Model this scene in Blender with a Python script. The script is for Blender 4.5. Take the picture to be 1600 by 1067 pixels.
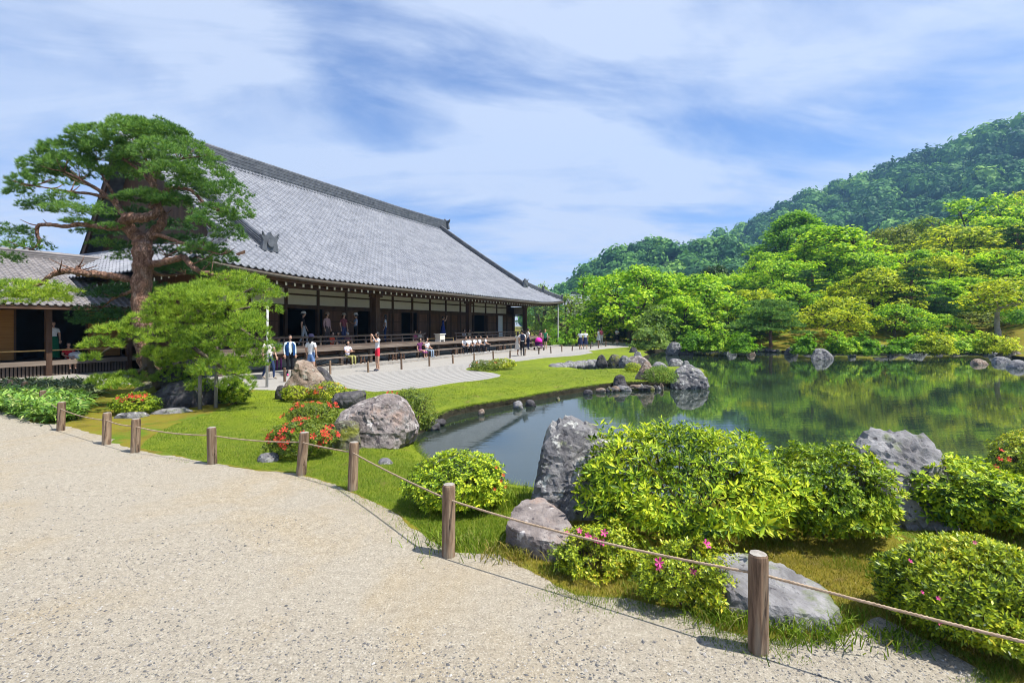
import bpy, bmesh, math, random
import numpy as np
from mathutils import Vector, Matrix
from mathutils.geometry import delaunay_2d_cdt

for _o in list(bpy.data.objects):
    bpy.data.objects.remove(_o)
SC = bpy.context.scene
COL = SC.collection
R = math.radians

# ------------------------------------------------------------------ camera
FPX, CAMH, CX, HZ = 755.0, 2.0, 800.0, 508.0        # focal length in photo pixels, eye height, centre, horizon row
cam_d = bpy.data.cameras.new('camera')
cam_d.sensor_width = 36.0
cam_d.lens = 36.0 * FPX / 1600.0
cam_d.shift_y = -(533.5 - HZ) / 1600.0
cam_d.clip_start = 0.05
cam_d.clip_end = 6000
cam = bpy.data.objects.new('camera', cam_d)
COL.objects.link(cam)
cam.location = (0, 0, CAMH)
cam.rotation_euler = (R(90), 0, 0)
SC.camera = cam

# ------------------------------------------------------------------ sky and sun
SUN_EL, SUN_AZ = R(63), R(110)      # azimuth measured clockwise from +Y (the view direction)
sun_dir = Vector((math.sin(SUN_AZ) * math.cos(SUN_EL), math.cos(SUN_AZ) * math.cos(SUN_EL), math.sin(SUN_EL)))
world = bpy.data.worlds.new('World')
SC.world = world
world.use_nodes = True
wn, wl = world.node_tree.nodes, world.node_tree.links
wn.clear()
w_out = wn.new('ShaderNodeOutputWorld')
w_bg = wn.new('ShaderNodeBackground')
w_bg.inputs['Strength'].default_value = 0.14
sky = wn.new('ShaderNodeTexSky')
sky.sky_type = 'NISHITA'
sky.sun_disc = False
sky.sun_elevation = SUN_EL
sky.sun_rotation = SUN_AZ
sky.air_density = 1.0
sky.dust_density = 0.6
sky.ozone_density = 2.5
w_tc = wn.new('ShaderNodeTexCoord')
w_sep = wn.new('ShaderNodeSeparateXYZ')
wl.new(w_tc.outputs['Generated'], w_sep.inputs[0])


def wmath(op, a, b=None):
    n = wn.new('ShaderNodeMath')
    n.operation = op
    for i, v in enumerate((a, b)):
        if v is None:
            continue
        if isinstance(v, (int, float)):
            n.inputs[i].default_value = v
        else:
            wl.new(v, n.inputs[i])
    return n.outputs[0]


zz = wmath('ADD', wmath('MAXIMUM', w_sep.outputs['Z'], 0.0), 0.16)
cxn = wmath('DIVIDE', w_sep.outputs['X'], zz)
cyn = wmath('DIVIDE', w_sep.outputs['Y'], zz)
w_cmb = wn.new('ShaderNodeCombineXYZ')
wl.new(cxn, w_cmb.inputs[0])
wl.new(cyn, w_cmb.inputs[1])


def wnoise(scale, detail, rough, dist, loc, rot, scl):
    mp = wn.new('ShaderNodeMapping')
    mp.inputs['Location'].default_value = loc
    mp.inputs['Rotation'].default_value = (0, 0, rot)
    mp.inputs['Scale'].default_value = scl
    wl.new(w_cmb.outputs[0], mp.inputs[0])
    n = wn.new('ShaderNodeTexNoise')
    n.inputs['Scale'].default_value = scale
    n.inputs['Detail'].default_value = detail
    n.inputs['Roughness'].default_value = rough
    n.inputs['Distortion'].default_value = dist
    wl.new(mp.outputs[0], n.inputs['Vector'])
    return n.outputs['Fac']


def wramp(fac, a, b):
    n = wn.new('ShaderNodeMapRange')
    n.interpolation_type = 'SMOOTHSTEP'
    n.inputs['From Min'].default_value = a
    n.inputs['From Max'].default_value = b
    wl.new(fac, n.inputs['Value'])
    return n.outputs[0]


CLOUD_LOC = (12.33, 19.49, 0.0)
c_big = wnoise(0.75, 9.0, 0.53, 0.32, CLOUD_LOC, R(-28), (1.0, 1.5, 1.0))
c_thin = wnoise(1.3, 8.0, 0.62, 1.2, (7.3, 2.2, 0), R(-35), (0.7, 1.8, 1.0))
m_big = wramp(c_big, 0.41, 0.60)
m_thin = wramp(c_thin, 0.36, 0.72)
m_all = wmath('MINIMUM', wmath('ADD', wmath('MULTIPLY', m_big, 0.80), wmath('MULTIPLY', m_thin, 0.50)), 0.95)
w_mix = wn.new('ShaderNodeMix')
w_mix.data_type = 'RGBA'
w_tint = wn.new('ShaderNodeMix')
w_tint.data_type = 'RGBA'
w_tint.blend_type = 'MULTIPLY'
w_tint.inputs['Factor'].default_value = 1.0
w_tint.inputs['B'].default_value = (0.48, 0.52, 0.66, 1)
wl.new(sky.outputs[0], w_tint.inputs['A'])
wl.new(w_tint.outputs['Result'], w_mix.inputs['A'])
w_mix.inputs['B'].default_value = (2.6, 2.9, 3.6, 1)
wl.new(m_all, w_mix.inputs['Factor'])
wl.new(w_mix.outputs['Result'], w_bg.inputs['Color'])
wl.new(w_bg.outputs[0], w_out.inputs['Surface'])

sun_l = bpy.data.lights.new('sun', 'SUN')
sun_l.energy = 4.2
sun_l.angle = R(0.53)
sun_l.color = (1.0, 0.95, 0.86)
sun_o = bpy.data.objects.new('sun', sun_l)
COL.objects.link(sun_o)
sun_o.location = (40, -10, 80)
sun_o.rotation_euler = (-sun_dir).to_track_quat('-Z', 'Y').to_euler()

SC.view_settings.view_transform = 'Standard'
SC.view_settings.look = 'None'
SC.view_settings.exposure = 0.98
SC.view_settings.gamma = 1.0
SC.view_settings.use_curve_mapping = False
SC.render.engine = 'CYCLES'
SC.cycles.max_bounces = 4
SC.cycles.diffuse_bounces = 2
SC.cycles.glossy_bounces = 2
SC.cycles.transmission_bounces = 2
SC.cycles.transparent_max_bounces = 2
SC.cycles.volume_bounces = 0
SC.cycles.use_adaptive_sampling = True
SC.cycles.adaptive_threshold = 0.02
SC.cycles.use_denoising = True
SC.cycles.pixel_filter_type = 'BLACKMAN_HARRIS'
SC.cycles.filter_width = 1.0
SC.cycles.caustics_reflective = False
SC.cycles.caustics_refractive = False

# ------------------------------------------------------------------ measuring helpers
rng = np.random.default_rng(7)


def G(x, y, z=0.0):
    """ground-plan position of a photograph point known to lie at height z"""
    Y = FPX * (CAMH - z) / (y - HZ)
    return np.array([(x - CX) * Y / FPX, Y])


def AT(x, y, Y):
    """point seen at photo pixel (x, y) at depth Y"""
    return np.array([(x - CX) * Y / FPX, Y, CAMH - (y - HZ) * Y / FPX])


P0 = np.array([-8.04, 21.5714])
UD = np.array([390.0, 755.0]) / math.hypot(390, 755)
WD = np.array([-UD[1], UD[0]])
HALL_ROT = math.atan2(UD[1], UD[0])


def W(u, w, z=0.0):
    p = P0 + UD * u + WD * w
    return np.array([p[0], p[1], z])


def u_at(x, w):
    """position along the hall front, on the plane w, of photo column x"""
    d = np.array([(x - CX) / FPX, 1.0])
    o = P0 + WD * w
    A = np.array([[d[0], -UD[0]], [d[1], -UD[1]]])
    return float(np.linalg.solve(A, o)[1])


# ------------------------------------------------------------------ noise in numpy
_tab = np.random.default_rng(3).random((32, 32, 32)).astype(np.float64)


def vnoise(P):
    P = np.asarray(P, dtype=float)
    i = np.floor(P).astype(int)
    f = P - i
    f = f * f * (3 - 2 * f)
    i &= 31
    j = (i + 1) & 31
    x0, y0, z0 = i[..., 0], i[..., 1], i[..., 2]
    x1, y1, z1 = j[..., 0], j[..., 1], j[..., 2]
    fx, fy, fz = f[..., 0], f[..., 1], f[..., 2]
    t = _tab
    a = t[x0, y0, z0] * (1 - fx) + t[x1, y0, z0] * fx
    b = t[x0, y1, z0] * (1 - fx) + t[x1, y1, z0] * fx
    c = t[x0, y0, z1] * (1 - fx) + t[x1, y0, z1] * fx
    d = t[x0, y1, z1] * (1 - fx) + t[x1, y1, z1] * fx
    return (a * (1 - fy) + b * fy) * (1 - fz) + (c * (1 - fy) + d * fy) * fz * 1.0 - 0.5


def fbm(P, oct=4, gain=0.5):
    P = np.asarray(P, float)
    s, a, tot = 1.0, 1.0, 0
    for k in range(oct):
        tot = tot + a * vnoise(P * s + 11.3 * k)
        s *= 2.03
        a *= gain
    return tot


# ------------------------------------------------------------------ mesh helpers
def mesh_np(name, V, F, mats=(), midx=None, smooth=False, attr=None):
    V = np.ascontiguousarray(V, dtype=np.float32)
    F = np.ascontiguousarray(F, dtype=np.int32)
    me = bpy.data.meshes.new(name)
    k = F.shape[1]
    me.vertices.add(len(V))
    me.vertices.foreach_set('co', V.ravel())
    me.loops.add(F.size)
    me.loops.foreach_set('vertex_index', F.ravel())
    me.polygons.add(len(F))
    me.polygons.foreach_set('loop_start', np.arange(0, F.size, k, dtype=np.int32))
    me.polygons.foreach_set('loop_total', np.full(len(F), k, dtype=np.int32))
    if midx is not None:
        me.polygons.foreach_set('material_index', np.ascontiguousarray(midx, dtype=np.int32))
    me.polygons.foreach_set('use_smooth', np.full(len(F), bool(smooth)))
    me.update(calc_edges=True)
    if attr is not None:
        for an, av in attr.items():
            a = me.attributes.new(an, 'FLOAT', 'POINT')
            a.data.foreach_set('value', np.ascontiguousarray(av, dtype=np.float32))
    for m in mats:
        me.materials.append(m)
    return me


def link(name, me, parent=None, loc=None, rotz=None):
    o = bpy.data.objects.new(name, me)
    COL.objects.link(o)
    if parent is not None:
        o.parent = parent
    if loc is not None:
        o.location = tuple(float(v) for v in loc)
    if rotz is not None:
        o.rotation_euler = (0, 0, rotz)
    return o


def tag(o, label=None, cat=None, group=None, kind=None):
    if label:
        o['label'] = label
    if cat:
        o['category'] = cat
    if group:
        o['group'] = group
    if kind:
        o['kind'] = kind
    return o


def thing(name, label, cat, loc=(0, 0, 0), rotz=0.0, group=None):
    o = bpy.data.objects.new(name, None)
    o.empty_display_size = 0.2
    COL.objects.link(o)
    o.location = tuple(float(v) for v in loc)
    o.rotation_euler = (0, 0, rotz)
    return tag(o, label, cat, group)


class MB:
    """collects small shapes, built into one mesh"""

    def __init__(self):
        self.v, self.f, self.m = [], [], []

    def add(self, vs, fs, mi=0):
        n = len(self.v)
        self.v += [tuple(float(c) for c in p) for p in vs]
        self.f += [tuple(i + n for i in q) for q in fs]
        self.m += [mi] * len(fs)
        return self

    def box(self, c, s, mi=0, rotz=0.0):
        cx, cy, cz = c
        hx, hy, hz = s[0] / 2, s[1] / 2, s[2] / 2
        ca, sa = math.cos(rotz), math.sin(rotz)
        vs = []
        for dz in (-hz, hz):
            for dx, dy in ((-hx, -hy), (hx, -hy), (hx, hy), (-hx, hy)):
                vs.append((cx + dx * ca - dy * sa, cy + dx * sa + dy * ca, cz + dz))
        return self.add(vs, [(3, 2, 1, 0), (4, 5, 6, 7), (0, 1, 5, 4), (1, 2, 6, 5), (2, 3, 7, 6), (3, 0, 4, 7)], mi)

    def span(self, x0, x1, y0, y1, z0, z1, mi=0):
        return self.box(((x0 + x1) / 2, (y0 + y1) / 2, (z0 + z1) / 2), (abs(x1 - x0), abs(y1 - y0), abs(z1 - z0)), mi)

    def tube(self, pts, rad, n=8, mi=0, cap=True):
        pts = [Vector(p) for p in pts]
        if not hasattr(rad, '__len__'):
            rad = [rad] * len(pts)
        rings = []
        up = None
        for i, p in enumerate(pts):
            t = (pts[min(i + 1, len(pts) - 1)] - pts[max(i - 1, 0)])
            if t.length < 1e-9:
                t = Vector((0, 0, 1))
            t.normalize()
            if up is None:
                up = Vector((1, 0, 0)) if abs(t.x) < 0.8 else Vector((0, 1, 0))
            b = t.cross(up)
            b.normalize()
            up = b.cross(t)
            up.normalize()
            rings.append([p + (up * math.cos(2 * math.pi * k / n) + b * math.sin(2 * math.pi * k / n)) * rad[i] for k in range(n)])
        vs = [v for r in rings for v in r]
        fs = []
        for i in range(len(pts) - 1):
            for k in range(n):
                a, b2 = i * n + k, i * n + (k + 1) % n
                fs.append((a, a + n, b2 + n, b2))
        if cap:
            fs.append(tuple(range(n)))
            fs.append(tuple(reversed(range((len(pts) - 1) * n, len(pts) * n))))
        return self.add(vs, fs, mi)

    def prism(self, poly, y0, y1, mi=0):
        """polygon in x-z extruded along y"""
        n = len(poly)
        vs = [(p[0], y0, p[1]) for p in poly] + [(p[0], y1, p[1]) for p in poly]
        fs = [tuple(range(n)), tuple(reversed(range(n, 2 * n)))]
        fs += [(i, i + n, (i + 1) % n + n, (i + 1) % n) for i in range(n)]
        return self.add(vs, fs, mi)

    def mesh(self, name, mats, smooth=False):
        me = bpy.data.meshes.new(name)
        me.from_pydata(self.v, [], self.f)
        for m in (mats if isinstance(mats, (list, tuple)) else [mats]):
            me.materials.append(m)
        me.polygons.foreach_set('material_index', np.array(self.m, dtype=np.int32))
        me.polygons.foreach_set('use_smooth', np.full(len(self.f), bool(smooth)))
        bm = bmesh.new()
        bm.from_mesh(me)
        bmesh.ops.recalc_face_normals(bm, faces=bm.faces)
        bm.to_mesh(me)
        bm.free()
        me.update()
        return me

    def build(self, name, mats, parent=None, smooth=False, loc=None):
        return link(name, self.mesh(name, mats, smooth), parent, loc)


def inst(Vt, Ft, M, T):
    """template mesh repeated with matrices M (n,3,3) and offsets T (n,3)"""
    n, k = len(T), len(Vt)
    V = np.einsum('nij,kj->nki', M, Vt) + T[:, None, :]
    F = Ft[None, :, :] + (np.arange(n) * k)[:, None, None]
    return V.reshape(-1, 3), F.reshape(-1, Ft.shape[1])


def nrm(a):
    return a / np.maximum(np.linalg.norm(a, axis=-1, keepdims=True), 1e-9)


def frames(N, rg, scale):
    """matrices whose local z is N, random spin, scaled"""
    N = nrm(N)
    r = rg.normal(size=N.shape)
    X = nrm(np.cross(r, N))
    Y = np.cross(N, X)
    M = np.stack([X, Y, N], axis=2)
    return M * np.asarray(scale).reshape(-1, 1, 1)


def rand_dirs(n, rg):
    return nrm(rg.normal(size=(n, 3)))


def pip(P, poly):
    """points (n,2) inside polygon"""
    x, y = P[:, 0], P[:, 1]
    ins = np.zeros(len(P), bool)
    m = len(poly)
    j = m - 1
    for i in range(m):
        xi, yi = poly[i]
        xj, yj = poly[j]
        c = ((yi > y) != (yj > y)) & (x < (xj - xi) * (y - yi) / (yj - yi + 1e-12) + xi)
        ins ^= c
        j = i
    return ins


_bm = bmesh.new()
bmesh.ops.create_icosphere(_bm, subdivisions=1, radius=1)
_bm.free()


def ico(sub):
    bm = bmesh.new()
    bmesh.ops.create_icosphere(bm, subdivisions=sub, radius=1)
    V = np.array([v.co[:] for v in bm.verts])
    F = np.array([[v.index for v in f.verts] for f in bm.faces])
    bm.free()
    return V, F


ICO = {k: ico(k) for k in (1, 2, 3, 4, 5)}
# ------------------------------------------------------------------ materials
def new_mat(name):
    m = bpy.data.materials.new(name)
    m.use_nodes = True
    nt = m.node_tree
    nt.nodes.clear()
    out = nt.nodes.new('ShaderNodeOutputMaterial')
    return m, nt.nodes, nt.links, out


def rgba(c):
    return (c[0], c[1], c[2], 1.0)


def add_noise(n, l, vec, scale, detail=5.0, rough=0.55, dist=0.0):
    t = n.new('ShaderNodeTexNoise')
    t.inputs['Scale'].default_value = scale
    t.inputs['Detail'].default_value = detail
    t.inputs['Roughness'].default_value = rough
    t.inputs['Distortion'].default_value = dist
    if vec is not None:
        l.new(vec, t.inputs['Vector'])
    return t.outputs['Fac']


def add_ramp(n, l, fac, stops):
    r = n.new('ShaderNodeValToRGB')
    e = r.color_ramp.elements
    while len(e) < len(stops):
        e.new(0.5)
    for el, (p, c) in zip(e, stops):
        el.position = p
        el.color = rgba(c)
    l.new(fac, r.inputs[0])
    return r.outputs[0]


def add_mix(n, l, fac, a, b, mode='MIX'):
    x = n.new('ShaderNodeMix')
    x.data_type = 'RGBA'
    x.blend_type = mode
    for key, v in (('Factor', fac), ('A', a), ('B', b)):
        if isinstance(v, (int, float)):
            x.inputs[key].default_value = v
        elif isinstance(v, tuple):
            x.inputs[key].default_value = rgba(v)
        else:
            l.new(v, x.inputs[key])
    return x.outputs['Result']


def add_map(n, l, vec, scl=(1, 1, 1), rot=(0, 0, 0), loc=(0, 0, 0)):
    m = n.new('ShaderNodeMapping')
    m.inputs['Scale'].default_value = scl
    m.inputs['Rotation'].default_value = rot
    m.inputs['Location'].default_value = loc
    l.new(vec, m.inputs[0])
    return m.outputs[0]


def add_bump(n, l, h, strength, dist):
    b = n.new('ShaderNodeBump')
    b.inputs['Strength'].default_value = strength
    b.inputs['Distance'].default_value = dist
    l.new(h, b.inputs['Height'])
    return b.outputs[0]


def surf(name, stops, scale=3.0, rough=0.8, bump=0.3, bdist=0.02, bscale=None, coord='Object', scl=(1, 1, 1), spec=0.3, detail=6, dist=0.0, metallic=0.0, patches=None):
    """general painted or natural surface: noise driven colour and relief"""
    m, n, l, out = new_mat(name)
    tc = n.new('ShaderNodeTexCoord')
    vec = add_map(n, l, tc.outputs[coord], scl)
    p = n.new('ShaderNodeBsdfPrincipled')
    p.inputs['Roughness'].default_value = rough
    p.inputs['Specular IOR Level'].default_value = spec
    p.inputs['Metallic'].default_value = metallic
    f = add_noise(n, l, vec, scale, detail, 0.6, dist)
    col = add_ramp(n, l, f, stops)
    for pt in (patches or []):
        # (scale, threshold lo, hi, colour)
        pf = add_noise(n, l, vec, pt[0], 5, 0.6, 0.3)
        msk = add_ramp(n, l, pf, [(pt[1], (0, 0, 0)), (pt[2], (1, 1, 1))])
        col = add_mix(n, l, msk, col, pt[3])
    l.new(col, p.inputs['Base Color'])
    if bump:
        bf = add_noise(n, l, vec, bscale or scale * 3, 8, 0.65)
        l.new(add_bump(n, l, bf, bump, bdist), p.inputs['Normal'])
    l.new(p.outputs[0], out.inputs['Surface'])
    return m


def leaf(name, stops, trans=0.35, rough=0.45, spec=0.35, attr=None, noise_scale=None, tcol=None, gain=1.3):
    """leaf: colour varies from leaf to leaf, light shines through"""
    m, n, l, out = new_mat(name)
    if attr:
        a = n.new('ShaderNodeAttribute')
        a.attribute_name = attr
        fac = a.outputs['Fac']
    else:
        g = n.new('ShaderNodeNewGeometry')
        fac = g.outputs['Random Per Island']
    if noise_scale:
        tc = n.new('ShaderNodeTexCoord')
        nz = add_noise(n, l, tc.outputs['Object'], noise_scale, 2, 0.5)
        a1 = n.new('ShaderNodeMath')
        a1.operation = 'MULTIPLY_ADD'
        l.new(nz, a1.inputs[0])
        a1.inputs[1].default_value = 1.5
        a1.inputs[2].default_value = -0.75
        a2 = n.new('ShaderNodeMath')
        a2.operation = 'ADD'
        a2.use_clamp = True
        l.new(a1.outputs[0], a2.inputs[0])
        l.new(fac, a2.inputs[1])
        fac = a2.outputs[0]
    stops = [(q, tuple(min(0.85, x * gain) for x in c)) for q, c in stops]
    col = add_ramp(n, l, fac, stops)
    p = n.new('ShaderNodeBsdfPrincipled')
    p.inputs['Roughness'].default_value = rough
    p.inputs['Specular IOR Level'].default_value = spec
    l.new(col, p.inputs['Base Color'])
    t = n.new('ShaderNodeBsdfTranslucent')
    tc2 = add_mix(n, l, 1.0, col, tcol or (1.15, 1.1, 0.5), 'MULTIPLY')
    l.new(tc2, t.inputs['Color'])
    mx = n.new('ShaderNodeMixShader')
    mx.inputs[0].default_value = trans
    l.new(p.outputs[0], mx.inputs[1])
    l.new(t.outputs[0], mx.inputs[2])
    l.new(mx.outputs[0], out.inputs['Surface'])
    return m


def plain(name, c, rough=0.7, var=0.12, scale=9.0, spec=0.3):
    lo = tuple(max(0, x * (1 - var)) for x in c)
    hi = tuple(min(1, x * (1 + var)) for x in c)
    return surf(name, [(0.3, lo), (0.7, hi)], scale, rough, 0.15, 0.005, spec=spec)


_cl = {}


def cloth(c):
    k = tuple(round(x, 3) for x in c)
    if k not in _cl:
        _cl[k] = plain('cloth_%d' % len(_cl), k, 0.85, 0.18, 14.0, 0.15)
    return _cl[k]


def sand_mat():
    m, n, l, out = new_mat('sandy_gravel')
    tc = n.new('ShaderNodeTexCoord')
    v = tc.outputs['Object']
    p = n.new('ShaderNodeBsdfPrincipled')
    p.inputs['Roughness'].default_value = 0.9
    p.inputs['Specular IOR Level'].default_value = 0.15
    big = add_noise(n, l, v, 0.55, 6, 0.62, 0.6)
    base = add_ramp(n, l, big, [(0.30, (0.40, 0.375, 0.325)), (0.48, (0.39, 0.355, 0.295)), (0.60, (0.40, 0.325, 0.205)), (0.76, (0.44, 0.42, 0.38))])
    mid = add_noise(n, l, v, 14.0, 8, 0.75)
    base = add_mix(n, l, 0.5, base, add_ramp(n, l, mid, [(0.3, (0.22, 0.205, 0.185)), (0.7, (0.54, 0.52, 0.47))]))
    fine = add_noise(n, l, v, 62.0, 5, 0.9)
    base = add_mix(n, l, add_ramp(n, l, fine, [(0.36, (0.95, 0.95, 0.95)), (0.46, (0, 0, 0))]), base, (0.15, 0.14, 0.125))
    base = add_mix(n, l, add_ramp(n, l, fine, [(0.54, (0, 0, 0)), (0.64, (0.85, 0.85, 0.85))]), base, (0.68, 0.665, 0.62))
    vo = n.new('ShaderNodeTexVoronoi')
    vo.inputs['Scale'].default_value = 60.0
    l.new(v, vo.inputs['Vector'])
    pat = add_noise(n, l, v, 2.2, 4, 0.6)
    g = n.new('ShaderNodeMath')
    g.operation = 'MULTIPLY'
    l.new(add_ramp(n, l, vo.outputs['Distance'], [(0.12, (1, 1, 1)), (0.3, (0, 0, 0))]), g.inputs[0])
    l.new(add_ramp(n, l, pat, [(0.48, (0, 0, 0)), (0.62, (0.75, 0.75, 0.75))]), g.inputs[1])
    base = add_mix(n, l, g.outputs[0], base, (0.20, 0.205, 0.21))
    base = add_mix(n, l, 1.0, base, (0.80, 0.76, 0.69), 'MULTIPLY')
    l.new(base, p.inputs['Base Color'])
    wear = add_noise(n, l, v, 5.0, 6, 0.6, 0.4)
    b1 = n.new('ShaderNodeBump')
    b1.inputs['Strength'].default_value = 0.35
    b1.inputs['Distance'].default_value = 0.03
    l.new(wear, b1.inputs['Height'])
    b2 = n.new('ShaderNodeBump')
    b2.inputs['Strength'].default_value = 0.6
    b2.inputs['Distance'].default_value = 0.012
    l.new(fine, b2.inputs['Height'])
    l.new(b1.outputs[0], b2.inputs['Normal'])
    l.new(b2.outputs[0], p.inputs['Normal'])
    l.new(p.outputs[0], out.inputs['Surface'])
    return m


def raked_mat(raked):
    m, n, l, out = new_mat('raked_white_gravel' if raked else 'court_gravel')
    tc = n.new('ShaderNodeTexCoord')
    v = tc.outputs['Object']
    p = n.new('ShaderNodeBsdfPrincipled')
    p.inputs['Roughness'].default_value = 0.9
    p.inputs['Specular IOR Level'].default_value = 0.15
    big = add_noise(n, l, v, 0.8, 6, 0.6, 0.3)
    base = add_ramp(n, l, big, [(0.3, (0.44, 0.43, 0.41)), (0.7, (0.53, 0.52, 0.50))]) if raked else \
        add_ramp(n, l, big, [(0.3, (0.48, 0.46, 0.42)), (0.7, (0.58, 0.56, 0.52))])
    fine = add_noise(n, l, v, 45.0, 4, 0.75)
    base = add_mix(n, l, 0.5, base, add_ramp(n, l, fine, [(0.3, (0.22, 0.21, 0.20)), (0.7, (0.75, 0.74, 0.72))]))
    base = add_mix(n, l, 1.0, base, (0.61, 0.60, 0.585), 'MULTIPLY')
    l.new(base, p.inputs['Base Color'])
    if raked:
        mp = add_map(n, l, v, (1, 1, 1), (0, 0, -HALL_ROT))
        wv = n.new('ShaderNodeTexWave')
        wv.wave_type = 'BANDS'
        wv.bands_direction = 'Y'
        wv.wave_profile = 'SIN'
        wv.inputs['Scale'].default_value = 1.0
        wv.inputs['Distortion'].default_value = 0.5
        wv.inputs['Detail'].default_value = 2.0
        wv.inputs['Detail Scale'].default_value = 0.6
        l.new(mp, wv.inputs['Vector'])
        nb = add_bump(n, l, wv.outputs['Fac'], 0.9, 0.06)
        b2 = n.new('ShaderNodeBump')
        b2.inputs['Strength'].default_value = 0.5
        b2.inputs['Distance'].default_value = 0.02
        l.new(fine, b2.inputs['Height'])
        l.new(nb, b2.inputs['Normal'])
        l.new(b2.outputs[0], p.inputs['Normal'])
    else:
        l.new(add_bump(n, l, fine, 0.4, 0.015), p.inputs['Normal'])
    l.new(p.outputs[0], out.inputs['Surface'])
    return m


def water_mat():
    m, n, l, out = new_mat('pond_water')
    tc = n.new('ShaderNodeTexCoord')
    v = tc.outputs['Object']
    a = add_noise(n, l, add_map(n, l, v, (0.45, 3.2, 1)), 2.6, 3, 0.5, 0.2)
    b = add_noise(n, l, add_map(n, l, v, (0.5, 1.0, 1)), 0.5, 2, 0.5)
    s = n.new('ShaderNodeMath')
    s.operation = 'MULTIPLY'
    l.new(a, s.inputs[0])
    l.new(add_ramp(n, l, b, [(0.35, (0.25, 0.25, 0.25)), (0.65, (1, 1, 1))]), s.inputs[1])
    nrmal = add_bump(n, l, s.outputs[0], 0.035, 0.05)
    d = n.new('ShaderNodeBsdfPrincipled')
    d.inputs['Base Color'].default_value = (0.020, 0.030, 0.022, 1)
    d.inputs['Roughness'].default_value = 0.6
    d.inputs['Specular IOR Level'].default_value = 0.0
    g = n.new('ShaderNodeBsdfGlossy')
    g.inputs['Roughness'].default_value = 0.002
    g.inputs['Color'].default_value = (0.92, 0.96, 0.95, 1)
    l.new(nrmal, g.inputs['Normal'])
    fr = n.new('ShaderNodeFresnel')
    fr.inputs['IOR'].default_value = 2.3
    l.new(nrmal, fr.inputs['Normal'])
    mx = n.new('ShaderNodeMixShader')
    l.new(fr.outputs[0], mx.inputs[0])
    l.new(d.outputs[0], mx.inputs[1])
    l.new(g.outputs[0], mx.inputs[2])
    l.new(mx.outputs[0], out.inputs['Surface'])
    return m


M = {}
M['sand'] = sand_mat()
M['court'] = raked_mat(False)
M['raked'] = raked_mat(True)
M['water'] = water_mat()
M['lawn'] = surf('mossy_lawn', [(0.25, (0.085, 0.135, 0.014)), (0.5, (0.15, 0.20, 0.018)), (0.75, (0.21, 0.25, 0.022))], 3.0, 0.9, 0.8, 0.05, 40, spec=0.1,
                 patches=[(0.25, 0.5, 0.68, (0.22, 0.28, 0.014)), (2.2, 0.60, 0.72, (0.19, 0.165, 0.05))])
M['moss'] = surf('ochre_moss', [(0.25, (0.09, 0.085, 0.015)), (0.5, (0.20, 0.165, 0.022)), (0.75, (0.17, 0.20, 0.02))], 1.6, 0.95, 0.8, 0.04, 30, spec=0.1,
                 patches=[(0.9, 0.52, 0.62, (0.10, 0.17, 0.015)), (6.0, 0.58, 0.7, (0.22, 0.16, 0.06))])
M['soil'] = surf('dark_bank_soil', [(0.3, (0.015, 0.013, 0.009)), (0.7, (0.055, 0.050, 0.032))], 6, 0.95, 0.8, 0.05, 14, spec=0.1)
M['bed'] = plain('pond_mud', (0.03, 0.035, 0.02))
M['hillground'] = surf('forest_floor', [(0.3, (0.02, 0.045, 0.015)), (0.7, (0.04, 0.08, 0.025))], 0.05, 0.95, 0, spec=0.05)
M['timber'] = surf('dark_timber', [(0.3, (0.045, 0.024, 0.015)), (0.7, (0.11, 0.06, 0.036))], 2.5, 0.7, 0.3, 0.01, 12, scl=(1, 1, 0.25))
M['timber2'] = surf('brown_boards', [(0.3, (0.09, 0.042, 0.025)), (0.7, (0.19, 0.095, 0.055))], 2.5, 0.7, 0.3, 0.01, 12, scl=(3, 3, 0.3))
M['deck'] = surf('weathered_deck', [(0.3, (0.13, 0.10, 0.08)), (0.7, (0.26, 0.21, 0.17))], 2.0, 0.8, 0.3, 0.01, 14, scl=(0.3, 3, 3))
M['rail'] = surf('weathered_rail', [(0.3, (0.085, 0.062, 0.050)), (0.7, (0.17, 0.13, 0.105))], 2.0, 0.8, 0.3, 0.01, 14, scl=(0.3, 3, 3))
M['plaster'] = surf('cream_plaster', [(0.3, (0.66, 0.62, 0.54)), (0.7, (0.74, 0.70, 0.62))], 1.5, 0.9, 0.1, 0.005, 20)
M['white'] = plain('white_paint', (0.80, 0.79, 0.76), 0.6, 0.05)
M['dark'] = plain('black_and_painted_dimness', (0.012, 0.011, 0.012), 0.9)  # near-black: dimness of rooms and underfloor put into the colour; also stroller parts
M['bamboo'] = plain('bamboo_pole', (0.42, 0.27, 0.10), 0.5, 0.2)
M['blind'] = surf('reed_blind', [(0.3, (0.27, 0.125, 0.035)), (0.7, (0.42, 0.21, 0.06))], 3, 0.8, 0.3, 0.01, 30, scl=(0.2, 0.2, 8))
M['tile'] = surf('silver_grey_roof_tile', [(0.25, (0.15, 0.16, 0.185)), (0.5, (0.225, 0.235, 0.265)), (0.75, (0.30, 0.31, 0.34))], 1.3, 0.55, 0.15, 0.01, 20, spec=0.4,
                 patches=[(9.0, 0.56, 0.70, (0.13, 0.14, 0.16))])
M['tile_dark'] = surf('dark_ridge_tile', [(0.3, (0.055, 0.062, 0.075)), (0.7, (0.14, 0.15, 0.17))], 3, 0.5, 0.3, 0.02, 15, spec=0.4)
M['tile_low'] = surf('grey_brown_roof_tile', [(0.3, (0.16, 0.15, 0.15)), (0.7, (0.27, 0.25, 0.25))], 1.5, 0.6, 0.2, 0.02, 20, spec=0.35)
M['kerb'] = surf('grey_kerb_stone', [(0.3, (0.22, 0.21, 0.19)), (0.7, (0.38, 0.36, 0.33))], 4, 0.9, 0.4, 0.01, 25)
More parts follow.
